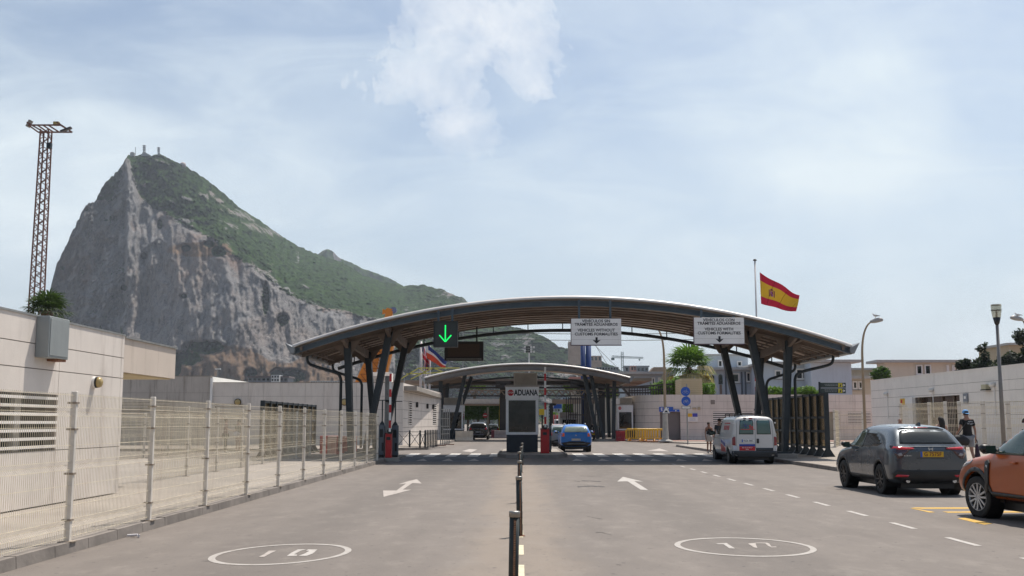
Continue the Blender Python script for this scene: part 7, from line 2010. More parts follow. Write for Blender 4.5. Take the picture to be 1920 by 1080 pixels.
r, dc, b_, me = car('parked_car', 'burnt orange crossover car with silver wheel entering at the right edge of the frame', ST2, L2, W2, H2, wb2, .355, yx, or_paint, M('silver_black_alloy', (.46, .46, .47), .3, .7, .1), pos, rz2, spokes=6, tw=.225, steer=R(7), arch=.065)
sF = [(1.0, 1.12), (.90, 1.20), (.40, 1.50), (.05, 1.56), (-.10, 1.565), (-.10, 1.10)]; sR = [(-.20, 1.10), (-.20, 1.565), (-.85, 1.555), (-1.15, 1.50), (-1.35, 1.14)]
for v, s in (('L', -1), ('RT', 1)):
    dc.make([(1.10, 1.10), (.93, 1.24), (.40, 1.55), (.02, 1.60), (-1.2, 1.59), (-1.42, 1.40), (-1.48, 1.09)], v, 'window_surround', black_m, off=.003)
    dc.make(sF, v, 'side_window', glassg_m, off=.008); dc.make(sR, v, 'side_window', glass_m, off=.008)
    dc.make([(.93, .48), (.98, .8), (.93, 1.08), (.918, 1.08), (.968, .8), (.918, .48)], v, 'door_seam', dark_m, off=.001)
    dc.make([(-.16, .45), (-.16, 1.08), (-.173, 1.08), (-.173, .45)], v, 'door_seam', dark_m, off=.001)
    dc.make([(.05, .99), (.22, .985), (.22, .95), (.05, .955)], v, 'door_handle', M('burnt_orange', (0, 0, 0)), off=.035)
    dc.make([(.93, .30), (.93, .47), (-1.0, .45), (-1.0, .30)], v, 'sill_cladding', black_m, off=.016)
    for yc in (yx, yx + wb2): dc.make(arcpts(yc, .365, .425, -10, 190) + arcpts(yc, .365, .50, 190, -10), v, 'arch_trim', black_m, off=.012, step=.05)
    tr_ = dc.make([(.98, .45), (.90, .60), (.88, .95), (.93, 1.0), (1.02, .97), (1.0, .60), (1.06, .45)], v, 'wing_vent', black_m, off=.022)
    dc.make([(.92, .86), (.97, .885), (.96, .915), (.92, .90)], v, 'side_badge', chrome_m, parent=tr_, off=.03)
    mirror_part(r, s * .80, .84, 1.16, s, black_m, .95)
    localpart(MB().tube(catm([(s * .62, -1.3, 1.62), (s * .63, -1.1, 1.70), (s * .63, .1, 1.70), (s * .62, .3, 1.63)], 4), .02, 6), 'roof_rail', black_m, r)
    dc.make([(1.72, .86), (1.55, .92), (1.50, .98), (1.80, .99), (2.02, .93), (2.06, .84), (1.9, .83)], v, 'headlight', M('lamp_clear', (0, 0, 0)), off=.008)
dc.make([(-.62, 1.20), (.62, 1.20), (.56, 1.52), (0, 1.56), (-.56, 1.52)], 'F', 'windscreen', glassg_m)
dc.make([(-.55, .62), (.55, .62), (.6, .84), (-.6, .84)], 'F', 'grille', black_m, off=.01)
dc.make([(-.8, .38), (.8, .38), (.8, .56), (-.8, .56)], 'F', 'lower_bumper', black_m, off=.012)
dc.make([(-.62, 1.18), (.62, 1.18), (.56, 1.5), (-.56, 1.5)], 'R', 'rear_window', glass_m)
both([(.70, .98), (.86, .98), (.86, 1.12), (.70, 1.12)], 'tail_light', tail_m)

# ---- white van with red and blue lettering
van_paint = M('van_white', (.56, .55, .54), .35, 0, .04, 1.0, coat=.6, streak=.10)
ST3 = [(-2.22, .40, .84, 1.02, .84, 1.62, .72, 1.64), (-2.19, .30, .885, 1.05, .875, 1.80, .70, 1.84), (-2.05, .28, .905, 1.06, .885, 1.86, .70, 1.91), (-1.5, .28, .905, 1.08, .885, 1.88, .70, 1.94), (-.5, .28, .905, 1.08, .885, 1.88, .70, 1.945), (.2, .28, .905, 1.08, .885, 1.87, .69, 1.94),
       (.5, .28, .905, 1.07, .885, 1.80, .67, 1.86), (1.0, .28, .905, 1.06, .88, 1.42, .70, 1.47), (1.32, .28, .905, 1.05, .87, 1.16, .74, 1.20), (1.65, .28, .90, 1.0, .84, 1.06, .68, 1.10), (1.95, .29, .88, .92, .78, .96, .6, 1.0), (2.15, .32, .80, .76, .70, .82, .5, .85), (2.22, .36, .68, .62, .62, .70, .45, .72)]
rv = G(1366.5, 869); W3, L3, H3, wb3 = 1.83, 4.44, 1.93, 2.82; yv = -1.37; rz3 = R(1.0)
cp_ = Matrix.Rotation(rz3, 3, 'Z') @ Vector((-W3 / 2 + .02, yv, 0)); pos = (rv.x - cp_.x, rv.y - cp_.y + .1, 0)
r, dc, b_, me = car('delivery_van', 'small white delivery van with red and blue lettering stopped by the right kerb', ST3, L3, W3, H3, wb3, .31, yv, van_paint, M('steel_rim', (.16, .15, .14), .6, .3), pos, rz3, spokes=8, tw=.19, split=False, cat='van')
for a, b2__ in ((-.62, -.045), (.085, .66)):
    inn = .03 if a < 0 else -.0
    dc.make([(a, 1.17), (b2__, 1.17), (b2__ + (0 if a < 0 else -.05), 1.70), (b2__ - .04 - (0 if a < 0 else .05), 1.745), (a + .06 + (.03 if a < 0 else 0), 1.745), (a + (.04 if a < 0 else 0), 1.70)], 'R', 'window_seal', black_m, off=.006)
    dc.make([(a + .025, 1.195), (b2__ - .025, 1.195), (b2__ - .025 + (0 if a < 0 else -.05), 1.69), (b2__ - .06 - (0 if a < 0 else .05), 1.72), (a + .08 + (.03 if a < 0 else 0), 1.72), (a + .025 + (.04 if a < 0 else 0), 1.69)], 'R', 'rear_window', M('teal_glass', (.05, .12, .115), .12, 0, .15, 1.5, spec=.8, coat=.5), off=.011)
dc.make([(.016, .62), (.028, .62), (.028, 1.86), (.016, 1.86)], 'R', 'door_seam', dark_m, off=.003)
for s in (-1, 1):
    dc.make([(s * .735, .64), (s * .747, .64), (s * .70, 1.70), (s * .69, 1.70)] if s > 0 else [(-.747, .64), (-.735, .64), (-.69, 1.70), (-.70, 1.70)], 'R', 'door_seam', dark_m, off=.002)
both([(.765, .73), (.895, .74), (.885, 1.08), (.765, 1.08)], 'tail_light', M('tail_maroon', (.20, .012, .02), .2, 0, .4, 9, coat=.6), off=.012)
dc.make([(-.90, .28), (.90, .28), (.91, .50), (.88, .52), (-.88, .52), (-.91, .50)], 'R', 'bumper', M('bumper_grey', (.028, .032, .038), .6), off=.03)
dc.make([(.04, .525), (.73, .525), (.73, .64), (.04, .64)], 'R', 'door_base', M('bumper_grey', (0, 0, 0)), off=.012)
plate(dc, -.52, -.02, .86, .97, '9226 BBC', white_m, blue_m, M('plate_grey_ink', (.10, .11, .13), .6), size=.11)
dc.make([(.075, .82), (.17, .82), (.17, 1.0), (.075, 1.0)], 'R', 'door_handle', black_m, off=.012)
dc.make([(-.62, .70), (.01, .70), (.01, .785), (-.62, .785)], 'R', 'blue_band', M('livery_blue', (.02, .045, .30), .4), off=.004)
rd = dc.make([(-.62, .53), (.01, .53), (.01, .695), (-.62, .695)], 'R', 'red_band', M('livery_red', (.52, .012, .02), .4), off=.004)
ybk = min(q.y for q in [dc.bvh.ray_cast(Vector((x, -6, z)), Vector((0, 1, 0)))[0] for x in (-.6, 0) for z in (.55, .7, 1.2, 1.6)]) - .013
Fv = Fr((0, ybk, 0), (1, 0, 0), (0, -1, 0))
for body, sz, u, v, mt_, prt in (('923 16 17 18 17', .062, -.31, .645, white_m, rd), ('SARA', .05, -.31, .58, white_m, rd)):
    t = text(body, sz, Fv, u, v, .001, 'lettering', mt_, None, bold=.001); t.parent = prt
lr = M('livery_red', (0, 0, 0)); lbm = M('livery_blue', (0, 0, 0))
lg = bpy.data.objects.new('window_logo', None)
mb = MB(); cx, cz = -.36, 1.50
for k in range(8):
    a = R(45 * k + 20); mb.bar((cx, ybk, cz), (cx + .14 * math.cos(a), ybk, cz + .10 * math.sin(a)), .008, .035, .006, .012, up=(0, 1, 0))
    mb.lathe((cx + .145 * math.cos(a), ybk, cz + .105 * math.sin(a)), [(.014, .004), (.014, -.004)], 8, 'y')
lo_ = localpart(mb, 'window_logo', lbm, r)
t = text('Sa', .20, Fv, -.13, 1.46, .003, 'lettering', lr, None, bold=.003); t.parent = lo_
localpart(MB().box(-.55, .03, ybk - .003, ybk + .002, 1.355, 1.375), 'underline', lr, lo_)
for x0 in (-.42, -.20): localpart(MB().box(x0, x0 + (.10 if x0 < -.3 else .13), ybk - .0, ybk + .1, 1.80, 1.835), 'high_light', lr if x0 > -.3 else M('grey_lamp', (.12, .12, .14), .4), r)
localpart(MB().tube([(-.5, -1.9, 1.98), (-.5, .2, 1.98)], .015, 6), 'roof_bar', galv_m, r); g = MB()
for y in (-1.7, -.7, .1): g.bar((-.66, y, 1.98), (.66, y, 1.98), .03); g.bar((-.66, y, 1.98), (-.66, y, 1.86), .03); g.bar((.66, y, 1.98), (.66, y, 1.86), .03)
localpart(g.box(-.52, -.48, -1.75, .15, 1.965, 1.985).box(.48, .52, -1.75, .15, 1.965, 1.985), 'roof_rack', black_m, r)
for s in (-1, 1):
    g = MB()
    for z in (1.15, 1.6): g.box(min(s * .80, s * .86), max(s * .80, s * .86), -2.235, -2.15, z, z + .05)
    localpart(g, 'hinge', van_paint, r)
xsd = dc.bvh.ray_cast(Vector((-3, -1.3, 1.5)), Vector((1, 0, 0)))[0].x
for v, s in (('L', -1), ('RT', 1)):
    dc.make([(1.15, 1.13), (.50, 1.70), (.25, 1.72), (.25, 1.13)], v, 'side_window', glass_m, off=.006)
    dc.make([(.17, .42), (.17, 1.80), (.155, 1.80), (.155, .42)], v, 'door_seam', dark_m, off=.001); dc.make([(-1.9, .98), (1.2, .99), (1.2, 1.0), (-1.9, .99)], v, 'body_crease', M('bumper_grey', (0, 0, 0)), off=.002)
    a = dc.make([(-.95, .45), (-.05, .45), (-.05, .80), (-.95, .62)], v, 'red_livery', lr, off=.004); dc.make([(-.95, .66), (-.05, .84), (-.05, .97), (-.95, .80)], v, 'blue_livery', lbm, off=.004)
    dc.make([(-1.95, .30), (2.0, .30), (2.0, .40), (-1.95, .40)], v, 'lower_trim', M('bumper_grey', (0, 0, 0)), off=.008)
    a = dc.make([(-1.45, 1.58), (-.35, 1.58), (-.35, 1.63), (-1.45, 1.63)], v, 'logo_bar', lr, off=.006)
    for k in range(4): dc.make([(-1.4 + k * .27, 1.34), (-1.22 + k * .27, 1.34), (-1.22 + k * .27, 1.52), (-1.4 + k * .27, 1.52)], v, 'logo_block', lr, parent=a, off=.006, step=.1)
    mirror_part(r, s * .90, .95, 1.18, s, black_m, 1.25)
dc.make([(-.64, 1.24), (.64, 1.24), (.56, 1.74), (-.56, 1.74)], 'F', 'windscreen', glass_m)
for s in (-1, 1): dc.make([(s * .45, .72), (s * .82, .72), (s * .82, .88), (s * .45, .88)], 'F', 'headlight', M('lamp_clear', (0, 0, 0)), off=.006)
for s, nm in ((-1, 0), (1, 0)): dc.make([(s * .80, .55), (s * .90, .55), (s * .90, .70), (s * .80, .70)] if s > 0 else [(-.98 + .12, .55), (-.72, .55), (-.70, .70), (-.86, .70)], 'R', 'wheel_sticker', M('sticker_white', (.5, .52, .58), .5), off=.014)

# ---- hatchbacks in the lanes
def hatch(label, px, Yd, body, L=4.05, Wd=1.78, H=1.56, st=None, tl='blue', plate_m=None, rz=0, glassr=None, near=False, cat='car', sub=2, name='queuing_car', z=0, dark=False):
    x = W(px, 800, Yd).x
    S = st or [(-2.02, .42, .78, .92, .74, .98, .68, 1.0), (-1.99, .34, .84, .98, .80, 1.08, .70, 1.10), (-1.85, .30, .88, 1.0, .84, 1.30, .66, 1.33), (-1.62, .30, .89, 1.01, .85, 1.48, .62, 1.53), (-1.2, .30, .885, 1.01, .85, 1.52, .61, 1.57), (-.4, .30, .88, 1.0, .845, 1.53, .61, 1.58), (.15, .30, .88, .99, .84, 1.50, .60, 1.55),
        (.45, .30, .88, .98, .84, 1.42, .59, 1.47), (.95, .30, .885, .96, .83, 1.14, .66, 1.18), (1.2, .30, .885, .95, .82, 1.0, .70, 1.03), (1.6, .30, .88, .90, .78, .94, .62, .97), (1.88, .32, .82, .80, .70, .84, .52, .87), (2.02, .36, .68, .62, .6, .7, .45, .72)]
    r, dc, b_, me = car(name, label, S, L, Wd, H, 2.58, .325, -1.27, body, M('grey_alloy', (.25, .25, .26), .4, .5), (x, Yd + L / 2, z), rz, tw=.2, near=near, cat=cat, sub=sub)
    B = lambda poly, name, mat, **k: (dc.make(poly, 'R', name, mat, **k), dc.make(mirror(poly), 'R', name, mat, **k))
    k = H / 1.56
    dc.make([(-.60, 1.10 * k), (.60, 1.10 * k), (.66, 1.16 * k), (.56, 1.42 * k), (-.56, 1.42 * k), (-.66, 1.16 * k)], 'R', 'rear_window', glassr or glassg_m, off=.006)
    B([(.64, .86 * k), (.82, .88 * k), (.85, 1.04 * k), (.66, 1.06 * k)], 'tail_light', tl if not isinstance(tl, str) else amber_m, off=.012)
    dc.make([(-.80, .34), (.80, .34), (.84, .52), (.5, .56), (.4, .60), (-.4, .60), (-.5, .56), (-.84, .52)], 'R', 'lower_bumper', black_m, off=.012)
    plate(dc, -.25, .25, .64 * k, .75 * k, None, plate_m or M('plate_dull', (.42, .40, .36), .5))
    dc.make([(-.55, .44), (.55, .44), (.5, .47), (-.5, .47)], 'R', 'skid_plate', galv_m, off=.03)
    dc.make([(-.03, .90 * k), (.03, .90 * k), (.04, .96 * k), (-.04, .96 * k)], 'R', 'badge', chrome_m, off=.01)
    for v, s in (('L', -1), ('RT', 1)):
        dc.make([(.92, 1.02 * k), (.40, 1.38 * k), (0, 1.45 * k), (-.08, 1.45 * k), (-.08, 1.02 * k)], v, 'side_window', glass_m); dc.make([(-.15, 1.02 * k), (-.15, 1.45 * k), (-.9, 1.42 * k), (-1.3, 1.12 * k), (-1.15, 1.05 * k)], v, 'side_window', glass_m)
        dc.make([(-.10, .38), (-.10, 1.0 * k), (-.115, 1.0 * k), (-.115, .38)], v, 'door_seam', dark_m, off=.001)
        for yc in (-1.27, 1.31): dc.make(arcpts(yc, .335, .385, -8, 188) + arcpts(yc, .335, .445, 188, -8), v, 'arch_trim', black_m, off=.008, step=.06)
        mirror_part(r, s * Wd / 2 * .96, .78, 1.06 * k, s, body)
        localpart(MB().tube(catm([(s * .58, -1.2, H - .03), (s * .59, -1.0, H + .03), (s * .59, 0, H + .03), (s * .58, .2, H - .04)], 3), .018, 6), 'roof_rail', galv_m, r)
    dc.make([(-.58, 1.1 * k), (.58, 1.1 * k), (.5, 1.4 * k), (-.5, 1.4 * k)], 'F', 'windscreen', glass_m)
    return r, dc
blue_paint = M('bright_blue', (.006, .15, .52), .32, .0, .05, 1, coat=.4)
r, dc = hatch('bright blue hatchback with orange tail lamps waiting right of the kiosk', 1080, 60.4, blue_paint, near=True, glassr=M('pale_rear_glass', (.20, .24, .20), .12, 0, .25, 3, spec=.8))
localpart(MB().bar((.02, -1.98, 1.10), (.30, -1.97, 1.14), .03, .02), 'wiper', black_m, r)
hatch('silver grey car ahead and left of the blue hatchback, one red lamp showing', 1055, 66.5, M('silver_grey', (.22, .23, .23), .3, .5, .05, 1, coat=.8), H=1.52, tl=tail_m)
hatch('white roofed car in front of the silver grey car in the right lane', 1052, 76, M('car_white', (.6, .6, .58), .35, 0, .05), H=1.5, tl=tail_m)
hatch('pinkish white car further ahead in the right lane', 1047, 112, M('car_pink', (.50, .36, .38), .35), H=1.5, tl=tail_m)
blkp = M('black_paint', (.010, .010, .014), .2, .2, .1, 1, coat=1)
r, dc = hatch('black tall SUV driving away in the left lane', 896.5, 104, blkp, L=4.5, Wd=1.92, H=1.72, tl=tail_m, glassr=glass_m, plate_m=M('plate_white', (.5, .5, .5), .5))
dc.make([(-.6, .50), (.6, .50), (.6, .56), (-.6, .56)], 'R', 'chrome_trim', M('trim_lilac', (.25, .25, .33), .4), off=.03)
hatch('dark green hatchback with white roof glare ahead of the black SUV', 922, 128, M('dark_green', (.02, .035, .03), .3, .2, .05, 1, coat=1), H=1.5, tl=tail_m, glassr=M('pale_rear_glass', (0, 0, 0)))
hatch('dark car half hidden at the right of the left lane queue', 936, 150, M('dark_slate', (.03, .035, .05), .3), tl=tail_m, H=1.5)
hatch('pale car beyond the black SUV in the left lane', 905, 165, M('car_pale_green', (.42, .48, .45), .35), tl=tail_m, H=1.5)
STV = ST3
def lorry(label, px, Yd, m_box, m_cab, face='rear'):
    x = W(px, 800, Yd).x; r = thing('lorry', label, 'lorry', (x, Yd, 0))
    localpart(MB().box(-1.1, 1.1, 1.8, 6.5, .9, 2.9), 'cargo_box', m_box, r, bevel=.04); localpart(MB().prism([(-1.0, 0, .5), (-1.0, 0, 1.2), (-1.0, .35, 2.1), (-1.0, 1.7, 2.2), (-1.0, 1.7, .5)], (2.0, 0, 0)), 'cab', m_cab, r, bevel=.05)
    localpart(MB().prism([(-.85, .0, 1.22), (.85, .0, 1.22), (.8, .32, 2.0), (-.8, .32, 2.0)], (0, -.04, .0)), 'windscreen', glass_m, r)
    localpart(MB().box(-1.0, 1.0, -.06, .02, .45, .65), 'bumper', black_m, r)
    for s in (-1, 1):
        localpart(MB().box(s * .75 - .14, s * .75 + .14, -.05, -.003, .75, .92), 'headlight', white_m, r)
        for y in (.9, 5.2): localpart(MB().lathe((s * .95, y, .42), [(.36, -.12), (.42, -.1), (.42, .1), (.36, .12)], 16, 'x'), 'wheel', rubber_m, r)
    return r
lorry('white lorry facing the camera in the right lane queue', 1068, 128, M('lorry_white', (.5, .5, .5), .5), M('lorry_white', (0, 0, 0)))
lorry('red and white lorry standing far down the right lane', 1052, 170, M('lorry_red', (.40, .06, .06), .5), M('lorry_white', (0, 0, 0)))
# red scooter near the right kiosk
p = G(1112, 826); r = thing('motor_scooter', 'red and black motor scooter with yellow plate right of the blue hatchback', 'scooter', (p.x + .1, p.y, 0), R(-8))
for y in (-.65, .65): localpart(MB().lathe((0, y, .30), [(.2, -.06), (.3, -.05), (.3, .05), (.2, .06)], 18, 'x'), 'wheel', rubber_m, r)
localpart(MB().tube(catm([(0, -.85, .75), (0, -.5, .80), (0, -.1, .78), (0, .15, .35), (0, .45, .4), (0, .6, .95)], 4), lambda t: .20 - .1 * t, 10), 'body', black_m, r, smooth=True)
localpart(MB().prism([(-.22, -.95, .72), (.22, -.95, .72), (.14, -.95, .86), (-.14, -.95, .86)], (0, .25, 0)), 'tail_fairing', red_m, r, bevel=.02); localpart(MB().box(-.14, .14, -.98, -.955, .52, .66), 'number_plate', M('plate_yellow', (0, 0, 0)), r); localpart(MB().box(-.10, .10, -.975, -.952, .74, .80), 'tail_light', tail_m, r)
localpart(MB().tube([(-.36, .5, 1.05), (0, .62, 1.0), (.36, .5, 1.05)], .02, 6), 'handlebar', steel_m, r); localpart(MB().lathe((.38, .5, 1.25), [(.07, .01), (.07, -.01)], 10, 'y'), 'mirror', chrome_m, r)
SCOOTER = (p.x + .1, p.y)
# ================================================================ PEOPLE
def skin_mesh(joints, edges, sub=2, root='pelvis'):
    names = list(joints); me = bpy.data.meshes.new('s'); me.from_pydata([joints[n][0] for n in names], [(names.index(a), names.index(b_)) for a, b_ in edges], [])
    o = bpy.data.objects.new('s', me); COL.objects.link(o); o.modifiers.new('k', 'SKIN'); md = o.modifiers.new('u', 'SUBSURF'); md.levels = sub; md.render_levels = sub
    for i, n in enumerate(names):
        r = joints[n][1]; r = r if isinstance(r, tuple) else (r, r); me.skin_vertices[0].data[i].radius = r; me.skin_vertices[0].data[i].use_root = (n == root)
    m = eval_mesh(o); bpy.data.objects.remove(o); m.polygons.foreach_set('use_smooth', [True] * len(m.polygons)); return m
def put(me, name, mat, parent):
    me.name = name; me.materials.clear(); me.materials.append(mat); o = bpy.data.objects.new(name, me); COL.objects.link(o); o.parent = parent; return o
def person(label, loc, rz, H=1.75, pose=None, top=None, bottom=None, hair=None, hair_long=False, shoes=None, skin=None, short_sleeve=True, cap=None, shorts=True, tank=False, skirt=False):
    """body faces +y; one continuous skinned surface, clothes as children"""
    s = H / 1.75; skin = skin or skin_m
    r = thing('person', label, 'person', loc, rz)
    J = {'pelvis': (0, 0, .95), 'waist': (0, .0, 1.08), 'chest': (0, .0, 1.28), 'upchest': (0, -.005, 1.40), 'neck': (0, -.005, 1.50), 'head': (0, .015, 1.585), 'crown': (0, .005, 1.68),
         'shL': (-.165, 0, 1.41), 'elL': (-.22, -.02, 1.14), 'wrL': (-.235, .06, .90), 'shR': (.165, 0, 1.41), 'elR': (.22, -.02, 1.14), 'wrR': (.235, .06, .90),
         'hipL': (-.085, 0, .90), 'knL': (-.095, .02, .50), 'anL': (-.10, -.01, .09), 'toL': (-.115, .14, .035), 'hipR': (.085, 0, .90), 'knR': (.095, .02, .50), 'anR': (.10, -.01, .09), 'toR': (.115, .14, .035)}
    J.update(pose or {})
    rad = {'pelvis': (.15, .105), 'waist': (.13, .095), 'chest': (.15, .105), 'upchest': (.135, .085), 'neck': .052, 'head': (.072, .088), 'crown': (.066, .080), 'sh': .056, 'el': .038, 'wr': .026, 'hip': .088, 'kn': .055, 'an': .036, 'to': .032}
    gr = lambda n: rad.get(n, rad.get(n[:2], rad.get(n[:3])))
    E = [('pelvis', 'waist'), ('waist', 'chest'), ('chest', 'upchest'), ('upchest', 'neck'), ('neck', 'head'), ('head', 'crown')]
    for q in 'LR': E += [('upchest', 'sh' + q), ('sh' + q, 'el' + q), ('el' + q, 'wr' + q), ('pelvis', 'hip' + q), ('hip' + q, 'kn' + q), ('kn' + q, 'an' + q), ('an' + q, 'to' + q)]
    sc = lambda v: tuple(c * s for c in v)
    scr = lambda v: tuple(c * s for c in v) if isinstance(v, tuple) else v * s
    jj = {n: (sc(p), scr(gr(n))) for n, p in J.items()}
    # palm and five fingers
    for q, sg in (('L', -1), ('R', 1)):
        w = Vector(J['wr' + q]); d = (w - Vector(J['el' + q])).normalized(); fwd = Vector((0, 1, 0)); sd = (fwd - d * fwd.dot(d)).normalized(); nn_ = d.cross(sd)
        jj['pa' + q] = (sc(w + d * .075), scr((.035, .02))); E.append(('wr' + q, 'pa' + q))
        for k, (off, ln) in enumerate(((.028, .068), (.010, .078), (-.008, .072), (-.026, .056))):
            a = w + d * .09 + sd * off; m_ = a + d * ln * .55 - nn_ * sg * .004; b_ = m_ + d * ln * .42 - nn_ * sg * .018
            for nm, pt in (('f%d' % k + q, a), ('g%d' % k + q, m_), ('h%d' % k + q, b_)): jj[nm] = (sc(pt), .0085 * s)
            E += [('pa' + q, 'f%d' % k + q), ('f%d' % k + q, 'g%d' % k + q), ('g%d' % k + q, 'h%d' % k + q)]
        t1 = w + d * .045 + sd * .035; t2 = t1 + d * .035 + sd * .022; jj['t1' + q] = (sc(t1), .011 * s); jj['t2' + q] = (sc(t2), .009 * s); E += [('pa' + q, 't1' + q), ('t1' + q, 't2' + q)]
    body = put(skin_mesh(jj, E, 1), 'body', skin, r)
    def cloth(nodes, edges, grow, name, mat, over=None, root=None):
        d = {}
        for n in nodes:
            p = J[n] if isinstance(n, str) else n[1]; nm = n if isinstance(n, str) else n[0]; rr = gr(nm) if isinstance(n, str) else n[2]
            rr = tuple(x + grow for x in rr) if isinstance(rr, tuple) else rr + grow
            d[nm] = (sc(p), scr(rr))
        return put(skin_mesh(d, edges, 2, root or (nodes[0] if isinstance(nodes[0], str) else nodes[0][0])), name, mat, r)
    lerp = lambda a, b_, t: tuple(Vector(J[a]).lerp(Vector(J[b_]), t))
    if top:
        nd_ = [('w0', lerp('pelvis', 'waist', .25), (.145, .10)), 'waist', 'chest', 'upchest']; ee = [('w0', 'waist'), ('waist', 'chest'), ('chest', 'upchest')]
        if not tank:
            t = .62 if short_sleeve else .97
            for q in 'LR':
                e = ('sl' + q, lerp('sh' + q, 'el' + q, t) if short_sleeve else lerp('el' + q, 'wr' + q, t), .046 if short_sleeve else .03)
                nd_ += ['sh' + q] + ([] if short_sleeve else ['el' + q]) + [e]; ee += [('upchest', 'sh' + q)] + ([('sh' + q, e[0])] if short_sleeve else [('sh' + q, 'el' + q), ('el' + q, e[0])])
        cloth(nd_, ee, .016, 'shirt', top, root='waist')
    if bottom:
        if skirt:
            hp = J['pelvis']; localpart(MB().lathe(sc((hp[0], hp[1], 0)), [(r_ * s, z_ * s) for r_, z_ in ((.16, 1.06), (.19, .92), (.20, .74), (.205, .66), (.19, .66))], 16), 'skirt', bottom, r, smooth=True)
        else:
            nd_ = ['pelvis']; ee = []
            for q in 'LR':
                if shorts: e = ('s' + q, lerp('hip' + q, 'kn' + q, .82), .085); nd_ += ['hip' + q, e]; ee += [('pelvis', 'hip' + q), ('hip' + q, e[0])]
                else: nd_ += ['hip' + q, 'kn' + q, 'an' + q]; ee += [('pelvis', 'hip' + q), ('hip' + q, 'kn' + q), ('kn' + q, 'an' + q)]
            cloth(nd_, ee, .014, 'shorts' if shorts else 'trousers', bottom)
    for q in 'LR':
        cloth(['an' + q, 'to' + q], [('an' + q, 'to' + q)], .012, 'shoe', shoes or M('shoe_white', (.6, .58, .55), .6), root='an' + q)
    h, c = Vector(J['head']), Vector(J['crown'])
    if hair:
        localpart(MB().lathe(sc(c + Vector((0, -.018, -.02))), [(r_ * s, z_ * s) for r_, z_ in ((.074, -.07), (.086, -.02), (.084, .03), (.06, .07), (0, .085))], 14), 'hair', hair, r, smooth=True)
        if hair_long:
            P = [c + Vector((0, -.04, 0)), c + Vector((0, -.09, -.12)), c + Vector((.01, -.11, -.28)), c + Vector((.02, -.10, -.50))]
            localpart(MB().tube(catm([sc(p) for p in P], 4), lambda t: (.085 + .03 * math.sin(t * 3.1)) * s * (1 - .35 * t), 10), 'long_hair', hair, r, smooth=True)
    # face: nose, eyes, mouth, ears
    mb = MB(); mb.tube([sc(h + Vector((0, .080, .045))), sc(h + Vector((0, .112, .012)))], .008 * s, 6, r2=.014 * s); localpart(mb, 'nose', skin, r)
    mb = MB()
    for q in (-1, 1): mb.lathe(sc(h + Vector((q * .03, .080, .045))), [(0, .012 * s), (.010 * s, .006 * s), (.011 * s, 0)], 8, 'y')
    localpart(mb, 'eyes', M('eye_dark', (.03, .02, .02), .3), r)
    localpart(MB().box(*[k * s for k in (h.x - .022, h.x + .022, h.y + .078, h.y + .090, h.z - .032, h.z - .024)]), 'mouth', M('lip', (.25, .08, .07), .6), r)
    mb = MB()
    for q in (-1, 1): mb.lathe(sc(h + Vector((q * .078, 0, .03))), [(.008 * s, -.012 * s * q), (.028 * s, 0), (.01 * s, .012 * s * q)], 8, 'x')
    localpart(mb, 'ears', skin, r)
    if cap:
        o = localpart(MB().lathe(sc(c + Vector((0, -.0, -.015))), [(r_ * s, z_ * s) for r_, z_ in ((.094, -.025), (.096, .01), (.085, .06), (.05, .088), (0, .096))], 16), 'cap', cap, r, smooth=True)
        localpart(MB().prism([sc(c + Vector(v)) for v in ((-.07, -.06, -.03), (-.055, -.15, -.055), (0, -.175, -.06), (.055, -.15, -.055), (.07, -.06, -.03))], (0, 0, .012)), 'cap_peak', cap, r)
    return r, J, s
black_c = M('black_cotton', (.008, .008, .009), .9, 0, .2, 5); grey_c = M('grey_shorts', (.24, .24, .25), .9, 0, .1, 5); hair_d = M('dark_hair', (.012, .008, .006), .7, 0, .3, 9)
# man in blue cap walking away with two bags
p = W(1817, 871, 37.2)
walk = {'hipL': (-.085, .02, .90), 'knL': (-.085, .10, .52), 'anL': (-.075, .0, .12), 'toL': (-.08, .13, .06), 'knR': (.09, -.04, .50), 'anR': (.09, -.22, .14), 'toR': (.095, -.12, .05),
        'elL': (-.26, -.06, 1.18), 'wrL': (-.25, .12, 1.05), 'elR': (.235, -.03, 1.13), 'wrR': (.26, .01, .88), 'head': (-.01, .02, 1.585), 'crown': (-.015, .03, 1.68)}
r, J, s = person('man in blue cap, black shirt and grey shorts walking away with two bags', (p.x, p.y, .12), R(4), 1.95, walk, top=black_c, bottom=grey_c, hair=hair_d, cap=M('cap_blue', (.12, .32, .62), .8), shoes=M('shoe_white', (.6, .58, .55), .6), skin=skind_m)
F = Fr((0, -.128 * s, 0), (1, 0, 0), (0, -1, 0))
rnd = random.Random(3); mb = MB()
for k in range(16):
    u = rnd.uniform(-.12, .13); v = (1.35 + rnd.uniform(-.05, .05) - u * .15) * s; mb.fbox(F, u, u + rnd.uniform(.015, .05), v, v + rnd.uniform(.008, .02), -.015, .012)
shirt = [c for c in r.children if c.name.startswith('shirt')][0]
o = mb.build('shirt_print', M('print_pale', (.42, .46, .50), .8)); o.parent = shirt
def bag(name, label, loc, pts, rad, mat, strap=None):
    b = thing(name, label, 'bag', loc); localpart(MB().tube(catm(pts, 4), rad, 12), 'body', mat, b, smooth=True)
    if strap: localpart(MB().tube(catm(strap, 4), .014, 6), 'strap', mat, b)
    return b
bagm = M('bag_black', (.010, .010, .012), .7, 0, .3, 6, bump=.4, bscale=9)
bag('shoulder_bag', "black sports bag hanging at the left hip of the man in the blue cap", (p.x - .30, p.y - .18, 1.0), [(-.26, 0, .02), (-.1, 0, .06), (.1, 0, 0), (.24, 0, -.06)], lambda t: .10 + .075 * math.sin(math.pi * t), bagm, [(-.2, 0, .1), (.0, -.02, .35), (.20, .0, .62), (.42, .12, .66)])
